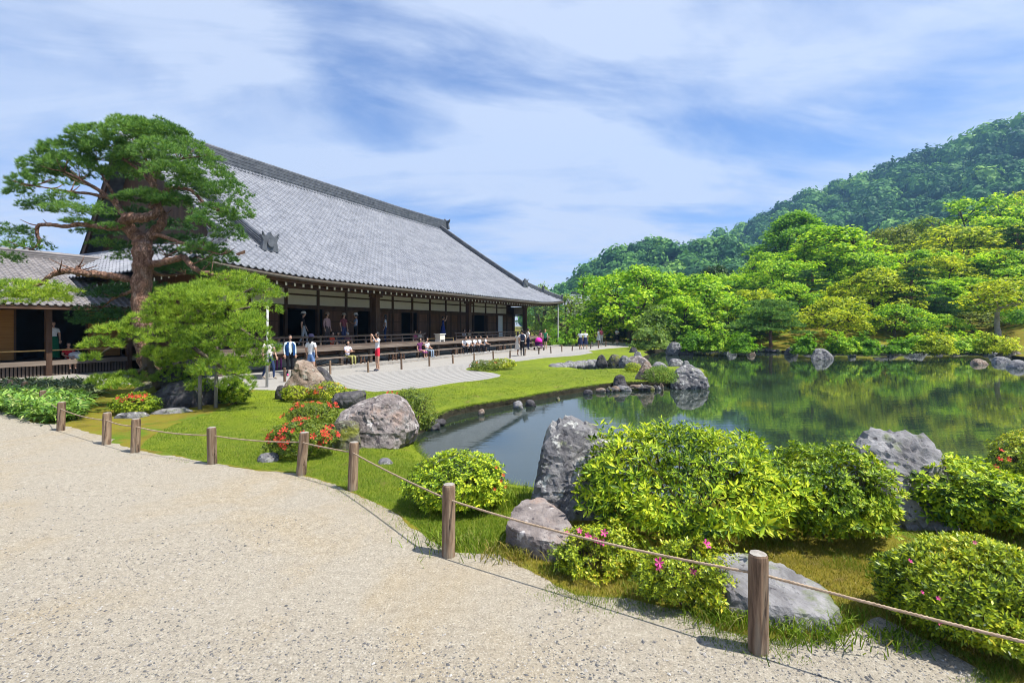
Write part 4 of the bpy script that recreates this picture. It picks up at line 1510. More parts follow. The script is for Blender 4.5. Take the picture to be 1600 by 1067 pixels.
# ------------------------------------------------------------------ rocks
def rock(name, label, poly, Y, depth, mat, seed, sub=4, amp=0.10, group=None, sink=0.12, p=9.0, tilt=0.22, extra=3, ztop=0.0, chisel=26, grow=1.06):
    """stone with the measured outline, given its own depth and facets"""
    rg = np.random.default_rng(seed)
    Yc = Y + depth * 0.5
    q = np.array([AT(x, y, Yc)[[0, 2]] for x, y in poly])
    q = q.mean(0) + (q - q.mean(0)) * grow
    c = np.array([(q[:, 0].min() + q[:, 0].max()) / 2, (q[:, 1].min() + q[:, 1].max()) / 2])
    low = q[:, 1].min()
    gl = gz(c[0], Yc)
    pl_n, pl_d = [], []
    m_ = len(q)
    area = 0.5 * sum(q[i][0] * q[(i + 1) % m_][1] - q[(i + 1) % m_][0] * q[i][1] for i in range(m_))
    for i in range(m_):
        a, b = q[i] - c, q[(i + 1) % m_] - c
        e = b - a
        if np.linalg.norm(e) < 1e-4:
            continue
        nn = np.array([e[1], -e[0]]) * (1 if area > 0 else -1)
        nn /= np.linalg.norm(nn)
        d = float(nn @ a)
        if nn[1] < -0.75:            # the underside goes into the ground
            d += sink
        ty = rg.normal(0, tilt)
        n3 = np.array([nn[0], ty, nn[1]])
        ln = np.linalg.norm(n3)
        pl_n.append(n3 / ln)
        pl_d.append(max(d, 0.02) / ln)
    for sg in (-1, 1):
        for k in range(1 + extra):
            n3 = nrm(np.array([rg.normal(0, 0.45) * (k > 0), sg, 0.25 + rg.normal(0, 0.4) * (k > 0)]))
            pl_n.append(n3)
            pl_d.append(depth * 0.5 * (0.95 + 0.15 * k * rg.random()))
    N, D = np.array(pl_n), np.array(pl_d)
    V, F = ICO[sub]
    dots = np.maximum(V @ N.T, 1e-4)
    r = ((dots / D) ** p).sum(axis=1) ** (-1 / p)
    P = V * r[:, None]
    for k in range(chisel):
        n3 = rand_dirs(1, rg)[0]
        sup = float((P @ n3).max()) * rg.uniform(0.90, 0.99)
        dt = V @ n3
        lim = np.where(dt > 0.05, sup / np.maximum(dt, 0.05), 1e9)
        r = np.minimum(r, lim)
        P = V * r[:, None]
    s = 1.0 / max(0.15, float(np.mean(D)))
    off = seed * 1.37
    n1 = fbm(P * s * 0.9 + off, 5, 0.55)
    ridge_ = 0.5 - np.abs(fbm(P * s * 1.6 + off + 5, 4, 0.55))
    lay = fbm(np.c_[P[:, 0] * s * 0.8 + P[:, 2] * s * 0.9, P[:, 1] * s * 0.7, P[:, 2] * s * 5.0] + off, 3, 0.6)
    crk = np.clip(0.05 - np.abs(fbm(P * s * 2.3 + off + 21, 4, 0.6)), 0, 1) * 20
    fine_ = fbm(P * s * 9 + off, 3, 0.6)
    r2 = r * (1 - 0.06 * crk + 0.045 * fine_ + 0.02 * fbm(P * s * 24 + off, 2) + amp * n1 * 0.9 - amp * 0.9 * np.clip(0.10 - np.abs(fbm(P * s * 1.3 + off + 9, 3)), 0, 1) * 6 + amp * 0.5 * lay)
    P = V * r2[:, None]
    o = link(name, mesh_np(name, P, F, [mat], smooth=False), None, (c[0], Yc, c[1]))
    return tag(o, label, 'rock', group)


rock('boulder', 'tall upright grey lichened boulder standing at the pond edge beside the big azalea', [(824, 805), (832, 762), (842, 715), (850, 676), (866, 652), (890, 642), (918, 643), (944, 658), (958, 688), (960, 730), (950, 800), (900, 830)], 5.0, 0.75, M['stone_grey'], 11, 5, 0.10, grow=1.12)
def block_rock(name, label, top_px, ztop, mat, seed, amp=0.05, batter=0.10, tilt=(0, 0), group=None, chisel=0):
    """flat-topped stone: measured outline of its top face, sides going down into the soil"""
    rg = np.random.default_rng(seed)
    q = np.array([G(t_[0], t_[1], t_[2] if len(t_) > 2 else ztop) for t_ in top_px])
    c = q.mean(0)
    gl = gz(*c)
    q = q - c
    area = 0.5 * sum(q[i][0] * q[(i + 1) % len(q)][1] - q[(i + 1) % len(q)][0] * q[i][1] for i in range(len(q)))
    N, D = [], []
    hh = (ztop - gl + 0.15) / 2
    zc = ztop - hh
    for i in range(len(q)):
        e = q[(i + 1) % len(q)] - q[i]
        nn = np.array([e[1], -e[0]]) * (1 if area > 0 else -1)
        nn = nn / np.linalg.norm(nn)
        n3 = np.array([nn[0], nn[1], batter + rg.normal(0, 0.05)])
        ln = np.linalg.norm(n3)
        d = float(nn @ q[i]) + n3[2] * hh
        N.append(n3 / ln)
        D.append(max(0.02, d) / ln)
    n3 = nrm(np.array([tilt[0], tilt[1], 1.0]))
    N.append(n3)
    D.append(hh)
    N.append(np.array([0, 0, -1.0]))
    D.append(hh)
    N, D = np.array(N), np.array(D)
    V, F = ICO[5]
    r = ((np.maximum(V @ N.T, 1e-4) / D) ** 36.0).sum(axis=1) ** (-1 / 36.0)
    P = V * r[:, None]
    for k in range(chisel):
        n3 = rand_dirs(1, rg)[0]
        sup = float((P @ n3).max()) * rg.uniform(0.90, 0.99)
        dt = V @ n3
        r = np.minimum(r, np.where(dt > 0.05, sup / np.maximum(dt, 0.05), 1e9))
        P = V * r[:, None]
    s = 1 / float(np.mean(D))
    off = seed * 1.7
    crk = np.clip(0.05 - np.abs(fbm(P * s * 2.0 + off + 21, 4, 0.6)), 0, 1) * 20
    lay = fbm(np.c_[P[:, 0] * s, P[:, 1] * s, P[:, 2] * s * 6] + off, 3, 0.6)
    P = V * (r * (1 - 0.04 * crk + amp * fbm(P * s * 1.2 + off, 5, 0.6) + 0.04 * lay + 0.04 * fbm(P * s * 9 + off, 3) + 0.02 * fbm(P * s * 24 + off, 2)))[:, None]
    return tag(link(name, mesh_np(name, P, F, [mat], smooth=False), None, (c[0], c[1], zc)), label, 'rock', group)


block_rock('boulder', 'flat-topped brown-grey stone block in front of the tall boulder', [(791, 824, 0.2), (801, 796, 0.26), (817, 780, 0.30), (848, 777, 0.30), (882, 797, 0.27), (902, 830, 0.22), (880, 848, 0.18), (832, 842, 0.17)], 0.235, M['stone_pink'], 12, 0.03, 0.06, (0.02, -0.20))
block_rock('boulder', 'low flat grey slab behind the largest fence post', [(1106, 894), (1118, 876), (1160, 868), (1228, 882), (1286, 906), (1309, 934), (1290, 948), (1210, 940), (1140, 926)], 0.17, M['stone_pale'], 13, 0.06, 0.25, (0.10, -0.12))
rock('boulder', 'angular fractured pale rock between the two right bushes at the water', [(1334, 770), (1338, 708), (1352, 688), (1400, 686), (1442, 680), (1484, 700), (1494, 740), (1465, 800), (1430, 845), (1370, 830)], 4.75, 0.75, M['stone_pale'], 14, 5, 0.15, p=18, tilt=0.3, chisel=34, grow=1.1)
rock('boulder', 'large pinkish boulder with rounded shoulders beside the left pond inlet', [(522, 668), (533, 642), (565, 629), (600, 617), (628, 620), (646, 640), (653, 665), (643, 688), (615, 702), (560, 700), (530, 690)], 7.9, 1.05, M['stone_pink'], 15, 5, 0.12)
rock('boulder', 'squat mossy block tucked against the left of the pinkish boulder', [(514, 692), (517, 664), (535, 657), (560, 659), (565, 695)], 7.75, 0.45, M['stone_moss'], 16, 4, 0.10, p=14)
rock('boulder', 'dark blocky rock behind the pinkish boulder', [(520, 634), (524, 615), (545, 612), (564, 611), (566, 626), (545, 638)], 11.6, 0.7, M['stone_dark'], 17, 4, 0.12, p=14)
rock('boulder', 'tall brown pointed rock before the woman in denim shorts', [(450, 616), (456, 582), (466, 563), (476, 562), (494, 574), (512, 598), (506, 618), (480, 622)], 13.0, 0.9, M['stone_brown'], 18, 4, 0.14, p=12)
rock('boulder', 'dark leaning rock half hidden behind the brown pointed rock', [(490, 590), (498, 573), (508, 577), (520, 600), (512, 606)], 14.0, 0.5, M['stone_dark'], 19, 4, 0.12)
rock('boulder', 'small dark rock at the left foot of the pointed rock', [(430, 620), (434, 604), (443, 602), (448, 622)], 13.0, 0.3, M['stone_dark'], 20, 3, 0.12)
rock('stone', 'flat oval grey stone at the lawn edge below the red azalea', [(404, 718), (410, 708), (425, 706), (437, 712), (434, 722), (415, 726)], 7.0, 0.25, M['stone_grey'], 21, 3, 0.05, p=6)
rock('stone', 'small bluish stone lying in the grass right of the dark post', [(590, 726), (594, 718), (606, 717), (613, 724), (606, 729)], 6.9, 0.18, M['stone_grey'], 22, 3, 0.12)
rock('boulder', 'big dark rock under the small pine', [(256, 640), (260, 605), (275, 596), (300, 594), (314, 602), (316, 640)], 11.6, 0.8, M['stone_dark'], 23, 4, 0.12)
rock('boulder', 'upper dark rock leaning behind the pine props', [(262, 604), (268, 572), (290, 562), (312, 566), (318, 604)], 12.3, 0.7, M['stone_dark'], 24, 4, 0.14)
rock('boulder', 'dark rock right of the pine props', [(312, 640), (316, 602), (335, 598), (345, 615), (344, 640)], 12.1, 0.6, M['stone_dark'], 25, 4, 0.12)
rock('boulder', 'mossy grey rock between the small azalea and the dark rock', [(206, 630), (212, 606), (232, 597), (252, 602), (260, 632)], 12.3, 0.7, M['stone_moss'], 26, 4, 0.12)
rock('stone', 'flat grey slab half sunk in moss below the small azalea', [(184, 655), (192, 646), (222, 643), (232, 650), (225, 658)], 10.3, 0.5, M['stone_grey'], 27, 3, 0.10)
rock('stone', 'longer flat slab right of the sunken slab in the moss', [(228, 650), (245, 640), (285, 637), (304, 642), (298, 650)], 10.8, 0.5, M['stone_pale'], 28, 3, 0.10)
# peninsula and inlet
rock('boulder', 'big grey rock at the tip of the grassy peninsula', [(1050, 600), (1055, 578), (1066, 571), (1084, 571), (1096, 582), (1101, 597), (1090, 608), (1062, 607)], 17.3, 1.1, M['stone_grey'], 30, 4, 0.16)
rock('boulder', 'dark upright stone at the near edge of the peninsula', [(958, 606), (960, 590), (968, 585), (976, 588), (979, 605)], 17.4, 0.45, M['stone_dark'], 31, 4, 0.12)
rock('boulder', 'cone-shaped stump-like rock near the peninsula tip', [(990, 594), (998, 580), (1006, 566), (1013, 565), (1020, 577), (1022, 592)], 18.4, 0.6, M['stone_brown'], 32, 4, 0.12)
rock('boulder', 'pale low rock behind the cone-shaped rock', [(1016, 577), (1024, 567), (1034, 566), (1042, 577)], 22.4, 0.6, M['stone_pale'], 33, 3, 0.12, sink=0.35)
rock('boulder', 'grey rock standing in the channel behind the peninsula tip', [(1044, 575), (1048, 562), (1060, 560), (1067, 573)], 23.3, 0.6, M['stone_grey'], 34, 3, 0.12, sink=0.35)
rock('boulder', 'small upright stone right of the channel rock', [(1066, 574), (1069, 564), (1074, 563), (1077, 574)], 23.0, 0.3, M['stone_pale'], 35, 3, 0.12, sink=0.35)
for i, (x0, x1, yt, yb, m_, lab) in enumerate([(930, 949, 554, 573, 'stone_dark', 'left dark rock of the cluster on the upper lawn'), (951, 970, 553, 566, 'stone_moss', 'middle mossy rock of the cluster on the upper lawn'),
                                               (965, 988, 556, 571, 'stone_grey', 'rounded grey rock of the upper lawn cluster'), (980, 1014, 556, 566, 'stone_pink', 'long flat rock at the water end of the upper lawn'),
                                               (983, 996, 542, 552, 'stone_dark', 'dark rock on the lawn near the far court end'), (990, 1003, 549, 557, 'stone_grey', 'small grey rock below the far court end'),
                                               (1042, 1066, 535, 550, 'stone_grey', 'grey rock with fern where lawn meets the far bank')]):
    Yb = G(0, yb, -0.05)[1]
    cx, w2 = (x0 + x1) / 2, (x1 - x0) / 2
    rock('boulder', lab, [(x0, yb), (x0 + w2 * 0.25, (yt + yb) / 2 - 1), (cx - w2 * 0.35, yt), (cx + w2 * 0.4, yt + 1), (x1 - w2 * 0.15, (yt + yb) / 2), (x1, yb)], Yb, w2 * 1.6 * Yb / FPX, M[m_], 50 + i, 3, 0.13, sink=0.3)
# edging stones: each one its own, alike
edge_n = 0
epts = pl([(868, 577), (882, 574), (896, 572.5), (911, 571), (924, 570), (936, 569.5)], -0.15)
for k in range(13):
    f = k / 12 * (len(epts) - 1)
    i = min(int(f), len(epts) - 2)
    p = np.array(epts[i]) + (np.array(epts[i + 1]) - np.array(epts[i])) * (f - i)
    rg = np.random.default_rng(200 + k)
    w2 = 0.26 + 0.14 * rg.random()
    V, F = ICO[3]
    P = V * np.array([w2, 0.22, 0.20 + 0.09 * rg.random()])
    P = P * (1 + 0.35 * fbm(V * 1.6 + k * 3, 4))[:, None]
    o = link('edging_stone', mesh_np('edging_stone', P, F, [M['stone_grey'] if k % 3 else M['stone_pale']], smooth=True), None, (p[0], p[1], -0.12))
    tag(o, 'grey edging stone in the row along the small inlet of the upper lawn', 'stone', 'edging stones along the inlet')
epts = pl([(676, 664), (702, 652), (732, 645), (770, 638), (812, 631), (850, 623), (900, 614), (940, 608), (985, 605), (1030, 604)], -0.2)
bank_rg = np.random.default_rng(9)
bank_f = np.sort(np.concatenate([bank_rg.uniform(0, 1, 16), bank_rg.uniform(0.72, 1, 9)]))
for k in range(25):
    f = float(bank_f[k]) * (len(epts) - 1)
    i = min(int(f), len(epts) - 2)
    p = np.array(epts[i]) + (np.array(epts[i + 1]) - np.array(epts[i])) * (f - i)
    rg = np.random.default_rng(300 + k)
    w2 = 0.06 + 0.22 * rg.random() ** 2
    V, F = ICO[3]
    P = V * np.array([w2, 0.10, 0.06 + 0.08 * rg.random()])
    P = P * (1 + 0.7 * fbm(V * 1.3 + k * 3, 4))[:, None]
    o = link('bank_stone', mesh_np('bank_stone', P, F, [[M['stone_dark'], M['stone_moss'], M['stone_dark'], M['stone_brown'], M['stone_pale']][k % 5]], smooth=True), None, (p[0] + rg.normal(0, 0.04), p[1] - 0.10, -0.24 + rg.normal(0, 0.03)))
    tag(o, 'small stone at the water line under the near edge of the grassy peninsula', 'stone', 'stones under the peninsula bank')
# far bank rocks
far_rocks = [(1266, 1302, 545, 563, 'stone_grey', 'rounded grey rock with a tuft standing in the water below the far maples'), (1325, 1337, 547, 558, 'stone_grey', 'small upright rock in the water right of the tufted rock'),
             (1134, 1152, 540, 553, 'stone_grey', 'upright grey rock on the far shore left of the spreading pine'), (1168, 1180, 547, 556, 'stone_brown', 'small brown rock at the far water line by the spreading pine'),
             (1228, 1246, 542, 556, 'stone_dark', 'dark rock at the far shore right of the spreading pine'), (1362, 1404, 541, 554, 'stone_dark', 'dark flat rock on the shore below the tall dark pine'),
             (1412, 1446, 542, 554, 'stone_grey', 'grey flat rock on the shore right of the tall dark pine'), (1060, 1082, 541, 550, 'stone_dark', 'low dark rock on the far left shore'),
             (1545, 1562, 549, 558, 'stone_pale', 'left pale rock of the cluster at the right edge of the far shore'), (1560, 1592, 548, 561, 'stone_pink', 'largest rock of the cluster at the right edge of the far shore'),
             (1552, 1576, 557, 569, 'stone_pale', 'front rock of the cluster at the right edge of the far shore'), (1519, 1541, 561, 571, 'stone_brown', 'flat brown rock alone in the water left of the right cluster'),
             (1580, 1606, 563, 577, 'stone_pale', 'flat pale rock in the water at the right picture edge'), (1570, 1592, 518, 534, 'stone_grey', 'grey rock up the mossy slope at the right')]
for i, (x0, x1, yt, yb, m_, lab) in enumerate(far_rocks):
    zb = -0.35 if yb > 551 else -0.05
    Yb = G(0, yb, zb)[1] if yb > 540 else 43.0
    cx, w2 = (x0 + x1) / 2, (x1 - x0) / 2
    rock('boulder', lab, [(x0, yb), (x0 + w2 * 0.2, (yt + yb) / 2 - 1), (cx - w2 * 0.45, yt + 1), (cx + w2 * 0.3, yt), (x1 - w2 * 0.15, (yt + yb) / 2), (x1, yb)], Yb, w2 * 1.5 * Yb / FPX, M[m_], 80 + i, 3, 0.14, sink=0.5)
sh = np.array(pl([(1060, 548.3), (1100, 546.3), (1130, 547.3), (1180, 549.3), (1230, 551.3), (1300, 552.8), (1400, 553.3), (1470, 551.8), (1540, 553.3)], WATER_Z))
sh_rg = np.random.default_rng(17)
sh_f = np.sort(sh_rg.uniform(0, 1, 30))
for k in range(30):
    f = float(sh_f[k]) * (len(sh) - 1)
    i = min(int(f), len(sh) - 2)
    p = sh[i] + (sh[i + 1] - sh[i]) * (f - i)
    rg = np.random.default_rng(500 + k)
    w2 = 0.18 + 0.6 * rg.random() ** 2
    V, F = ICO[3]
    P = V * np.array([w2, 0.3, 0.12 + 0.16 * rg.random()])
    P = P * (1 + 0.7 * fbm(V * 1.3 + k * 3, 4))[:, None]
    o = link('shore_stone', mesh_np('shore_stone', P, F, [[M['stone_dark'], M['stone_moss'], M['stone_dark']][k % 3]], smooth=True), None, (p[0], p[1] - 0.15, -0.20))
    tag(o, 'dark stone in the long row along the water line of the far bank', 'stone', 'stones along the far bank')


# ------------------------------------------------------------------ azaleas
def whorl(n_leaf, L, wdt, lift, rg):
    """rosette of folded pointed leaves"""
    V, F = [], []
    for k in range(n_leaf):
        a = 2 * math.pi * k / n_leaf + rg.normal(0, 0.25)
        l_ = L * rg.uniform(0.75, 1.1)
        e = lift * rg.uniform(0.5, 1.3)
        d = np.array([math.cos(a) * math.cos(e), math.sin(a) * math.cos(e), math.sin(e)])
        s = np.array([-math.sin(a), math.cos(a), 0])
        up = np.cross(d, s)
        b = len(V)
        V += [d * 0.1 * l_, d * 0.55 * l_ + s * wdt * l_ - up * 0.04 * l_, d * l_ - np.array([0, 0, 0.10 * l_]), d * 0.55 * l_ - s * wdt * l_ - up * 0.04 * l_, d * 0.6 * l_ - up * 0.10 * l_]
        F += [(b, b + 4, b + 1), (b + 1, b + 4, b + 2), (b, b + 3, b + 4), (b + 4, b + 3, b + 2)]
    return np.array(V), np.array(F)


def simple_whorl(n_leaf, L, wdt, lift, rg):
    V, F = [], []
    for k in range(n_leaf):
        a = 2 * math.pi * k / n_leaf + rg.normal(0, 0.3)
        l_ = L * rg.uniform(0.7, 1.1)
        e = lift * rg.uniform(0.4, 1.3)
        d = np.array([math.cos(a) * math.cos(e), math.sin(a) * math.cos(e), math.sin(e)])
        s = np.array([-math.sin(a), math.cos(a), 0])
        b = len(V)
        V += [d * 0.05 * l_, d * 0.5 * l_ + s * wdt * l_, d * l_, d * 0.5 * l_ - s * wdt * l_]
        F += [(b, b + 3, b + 1), (b + 1, b + 3, b + 2)]
    return np.array(V), np.array(F)


def flower_mesh(mat, r):
    rg = np.random.default_rng(5)
    V, F = [(0, 0, -0.3 * r)], []
    for k in range(5):
        a = 2 * math.pi * k / 5
        b = len(V)
        for da, rr, z in ((-0.42, 0.62, 0.1), (-0.3, 0.95, 0.28), (0, 1.08, 0.22), (0.3, 0.95, 0.28), (0.42, 0.62, 0.1), (0, 0.55, -0.02)):
            V.append((rr * r * math.cos(a + da), rr * r * math.sin(a + da), z * r))
        F += [(0, b, b + 5), (0, b + 5, b + 4), (b, b + 1, b + 5), (b + 1, b + 2, b + 5), (b + 2, b + 3, b + 5), (b + 3, b + 4, b + 5)]
    return mesh_np('flower', np.array(V), np.array(F), [mat])


def bush(name, label, x0, x1, yt, yb, mat, n_wh, L, seed, leaves=6, wdt=0.2, lift=0.55, depth=0.8, lump=0.22, flowers=None, simple=False, zb=0.0, cat='shrub', stems=10, flat=0.55, holes=0.0, fl_box=None, group=None):
    rg = np.random.default_rng(seed)
    Yb = G(0, yb, zb)[1]
    rx = (x1 - x0) / 2 * Yb / FPX
    Yc = Yb + rx * depth * 0.85
    rx = (x1 - x0) / 2 * Yc / FPX
    X = ((x0 + x1) / 2 - CX) * Yc / FPX
    ztop = CAMH - (yt - HZ) * Yc / FPX
    gl = gz(X, Yc)
    H = max(0.12, ztop - gl)
    t = thing(name, label, cat, (X, Yc, gl), 0, group)
    c = np.array([0, 0, H * (1 - flat)])
    S = np.array([rx, rx * depth, H * flat])

    def shell(n_, inner=0.30):
        d = rand_dirs(int(n_ * 1.7), rg)
        d = d[d[:, 2] > -0.75][:n_]
        lp = 1 + lump * fbm(d * 2.3 + seed, 3, 0.6) * 1.6
        rr = lp * (1 - inner * rg.random(len(d)) ** 1.6)
        P = c + d * S * rr[:, None]
        below = d[:, 2] < 0
        P[below, 2] = c[2] + d[below, 2] * c[2] * 0.95 * rr[below]
        return P, d

    P, d = shell(n_wh)
    if holes:
        keep = fbm(P * 4.0 + seed * 2, 2) > -holes
        P, d = P[keep], d[keep]
    big_ = rg.uniform(0.55, 1.45, len(P)) * (1 + 0.5 * fbm(P * 3.0 + seed, 2))
    Nn = nrm(d / S * S.mean()) * 0.75 + np.array([0, 0, 0.55]) + rg.normal(0, 0.28, P.shape)
    Vs, Fs, off = [], [], 0
    nv = 5
    for k in range(nv):
        Vt, Ft = (simple_whorl if simple else whorl)(leaves, L, wdt, lift, rg)
        sel = np.arange(len(P)) % nv == k
        Mx = frames(Nn[sel], rg, big_[sel])
        V, F = inst(Vt, Ft, Mx, P[sel])
        Vs.append(V)
        Fs.append(F + off)
        off += len(V)
    link('foliage', mesh_np('foliage', np.vstack(Vs), np.vstack(Fs), [mat]), t)
    st = MB()
    for k in range(stems):
        a = 2 * math.pi * k / stems + rg.normal(0, 0.2)
        e = np.array([math.cos(a) * rx * 0.6, math.sin(a) * rx * depth * 0.6, H * rg.uniform(0.55, 0.85)])
        b = e * np.array([0.18, 0.18, 0]) - np.array([0, 0, 0.03])
        m1 = b * 0.4 + e * 0.6 + np.array([0, 0, -0.1 * H])
        r0 = 0.006 + 0.005 * H
        st.tube([b, m1, e], [r0, r0 * 0.7, r0 * 0.3], 5)
        for q in range(5):
            e2 = e + np.array([rg.normal(0, rx * 0.18), rg.normal(0, rx * 0.18), H * 0.08])
            st.tube([m1, (m1 + e2) / 2 + (0, 0, 0.01), e2], [r0 * 0.5, r0 * 0.35, r0 * 0.2], 4)
    if stems:
        st.build('stems', [M['bark']], t)
    if flowers:
        fm, fr_, nf = flowers
        me = flower_mesh(M[fm], fr_)
        if isinstance(nf, int):
            d = rand_dirs(nf * 8, rg)
            d = d[(d[:, 2] > -0.1) & (d[:, 1] < 0.35)]
            cl = fbm(d * 2.0 + seed * 3, 2)
            d = d[np.argsort(-cl)][:int(nf * 1.6)]
            d = d[rg.permutation(len(d))][:nf]
            FP = c + d * S * (1.0 + lump * fbm(d * 2.3 + seed, 3, 0.6) * 1.6)[:, None] * 1.02
        else:                        # measured places
            FP, d = [], []
            for fx, fy in nf:
                q = AT(fx, fy, Yb + 0.25 * (Yc - Yb)) - np.array([X, Yc, gl])
                FP.append(q)
                d.append((0, -0.8, 0.5))
            FP, d = np.array(FP), np.array(d)
        for p_, dd in zip(FP, d):
            o = link('flower', me, t, p_)
            o.rotation_euler = Vector(nrm(np.array(dd) + (0, -0.25, 0.35) + rg.normal(0, 0.25, 3))).to_track_quat('Z', 'Y').to_euler()
            s = rg.uniform(0.75, 1.15)
            o.scale = (s, s, s)
    return t


bush('azalea_bush', 'largest bright green azalea bush with broad leaves beside the tall boulder', 908, 1222, 660, 872, M['azalea'], 3300, 0.078, 61, 6, 0.13, 0.62, 0.75, 0.34, holes=0.45)
bush('azalea_bush', 'darker glossy azalea bush right of the largest bush', 1186, 1384, 700, 864, M['azalea_dark'], 3000, 0.048, 62, 6, 0.2, 0.55, 0.8, 0.32, holes=0.40)
bush('azalea_bush', 'leafy azalea bush at the right edge beside the fractured rock', 1414, 1640, 728, 850, M['azalea'], 3200, 0.058, 63, 6, 0.18, 0.45, 0.7, 0.36, holes=0.3)
bush('azalea_bush', 'clipped yellow-green azalea mound in the lower right corner', 1396, 1670, 848, 1052, M['azalea_fine'], 8800, 0.031, 64, 6, 0.17, 0.7, 0.8, 0.14, flowers=('pink', 0.014, [(1422, 876), (1466, 934), (1523, 847), (1468, 973), (1590, 962), (1441, 925)]), simple=True, flat=0.6)
bush('azalea_bush', 'azalea with coral blossoms cut by the right picture edge above the water', 1556, 1680, 676, 752, M['azalea_fine'], 1700, 0.040, 65, 6, 0.2, 0.5, 0.8, 0.2, flowers=('red', 0.035, [(1564, 703), (1562, 717), (1576, 717), (1556, 729), (1559, 736)]))
bush('azalea_bush', 'low azalea with pink flowers in front of the flat-topped stone', 868, 1000, 828, 910, M['azalea_fine'], 3000, 0.024, 66, 5, 0.2, 0.6, 0.6, 0.6, holes=0.25, flowers=('pink', 0.026, [(886, 833), (918, 836), (926, 840), (932, 844), (942, 847), (944, 832), (905, 829)]), simple=True)
bush('azalea_bush', 'low azalea with pink flowers left of the largest post', 1008, 1136, 846, 964, M['azalea_fine'], 3000, 0.024, 67, 5, 0.2, 0.6, 0.6, 0.6, flowers=('pink', 0.030, [(1030, 878), (1066, 898), (1082, 892), (1030, 886), (1104, 850)]), simple=True, holes=0.3)
bush('azalea_bush', 'round light green azalea at the pond edge by the brown post', 632, 794, 710, 812, M['azalea'], 3000, 0.040, 68, 6, 0.2, 0.5, 0.7, 0.26, flowers=('red', 0.020, [(776, 730), (786, 742), (783, 751), (773, 764), (790, 760)]))
bush('azalea_bush', 'red flowering azalea on the lawn behind the pale post', 418, 528, 654, 722, M['azalea_olive'], 2200, 0.030, 69, 6, 0.2, 0.5, 0.7, 0.22, flowers=('red', 0.046, 44), simple=True)
bush('azalea_bush', 'red flowering azalea farther back, above the other red one', 446, 532, 627, 672, M['azalea_olive'], 1700, 0.032, 70, 6, 0.2, 0.5, 0.7, 0.22, flowers=('red', 0.042, 34), simple=True)
bush('azalea_bush', 'clipped olive shrub hugging the right of the pinkish boulder', 604, 682, 608, 678, M['azalea_olive'], 2600, 0.030, 71, 6, 0.2, 0.5, 0.8, 0.12, flowers=('red', 0.03, [(606, 613), (613, 612), (621, 614)]), simple=True)
bush('azalea_bush', 'small dense shrub left of the brown pointed rock', 440, 484, 602, 628, M['azalea_fine'], 900, 0.040, 72, 6, 0.2, 0.5, 0.8, 0.12, simple=True, stems=5)
bush('azalea_bush', 'small shrub with orange blossoms right of the brown pointed rock', 486, 542, 596, 628, M['azalea_fine'], 1000, 0.040, 73, 6, 0.2, 0.5, 0.8, 0.2, flowers=('orange', 0.045, 14), simple=True, stems=5)
bush('azalea_bush', 'low rusty shrub on the lawn tongue beside the raked gravel', 734, 784, 563, 580, M['azalea_olive'], 800, 0.06, 74, 6, 0.2, 0.5, 0.8, 0.2, flowers=('orange', 0.04, 8), simple=True, stems=4)
bush('azalea_bush', 'rounded shrub right of the rusty one by the raked gravel', 764, 804, 560, 578, M['azalea_fine'], 800, 0.06, 75, 6, 0.2, 0.5, 0.8, 0.2, simple=True, stems=4)
bush('azalea_bush', 'grassy shrub beside the cone-shaped rock on the peninsula', 1008, 1056, 573, 602, M['tree_soft'], 1200, 0.06, 76, 5, 0.12, 0.9, 0.8, 0.2, simple=True, stems=4)
bush('azalea_bush', 'small azalea with bright red blossoms under the large pine', 178, 246, 614, 650, M['azalea_dark'], 1500, 0.040, 77, 6, 0.2, 0.5, 0.7, 0.2, flowers=('red', 0.055, [(184, 622), (192, 625), (205, 618), (211, 621), (218, 619), (209, 626), (228, 618), (199, 622), (187, 628), (222, 625)]), simple=True, stems=5)
bush('azalea_bush', 'dark green shrub right of the rocks under the small pine', 342, 388, 594, 634, M['azalea_dark'], 1000, 0.055, 78, 6, 0.2, 0.5, 0.8, 0.2, simple=True, stems=5)
bush('azalea_bush', 'low mossy cushion left of the upper lawn rocks', 976, 1003, 567, 582, M['azalea_fine'], 500, 0.05, 79, 5, 0.2, 0.7, 0.8, 0.15, simple=True, stems=0)
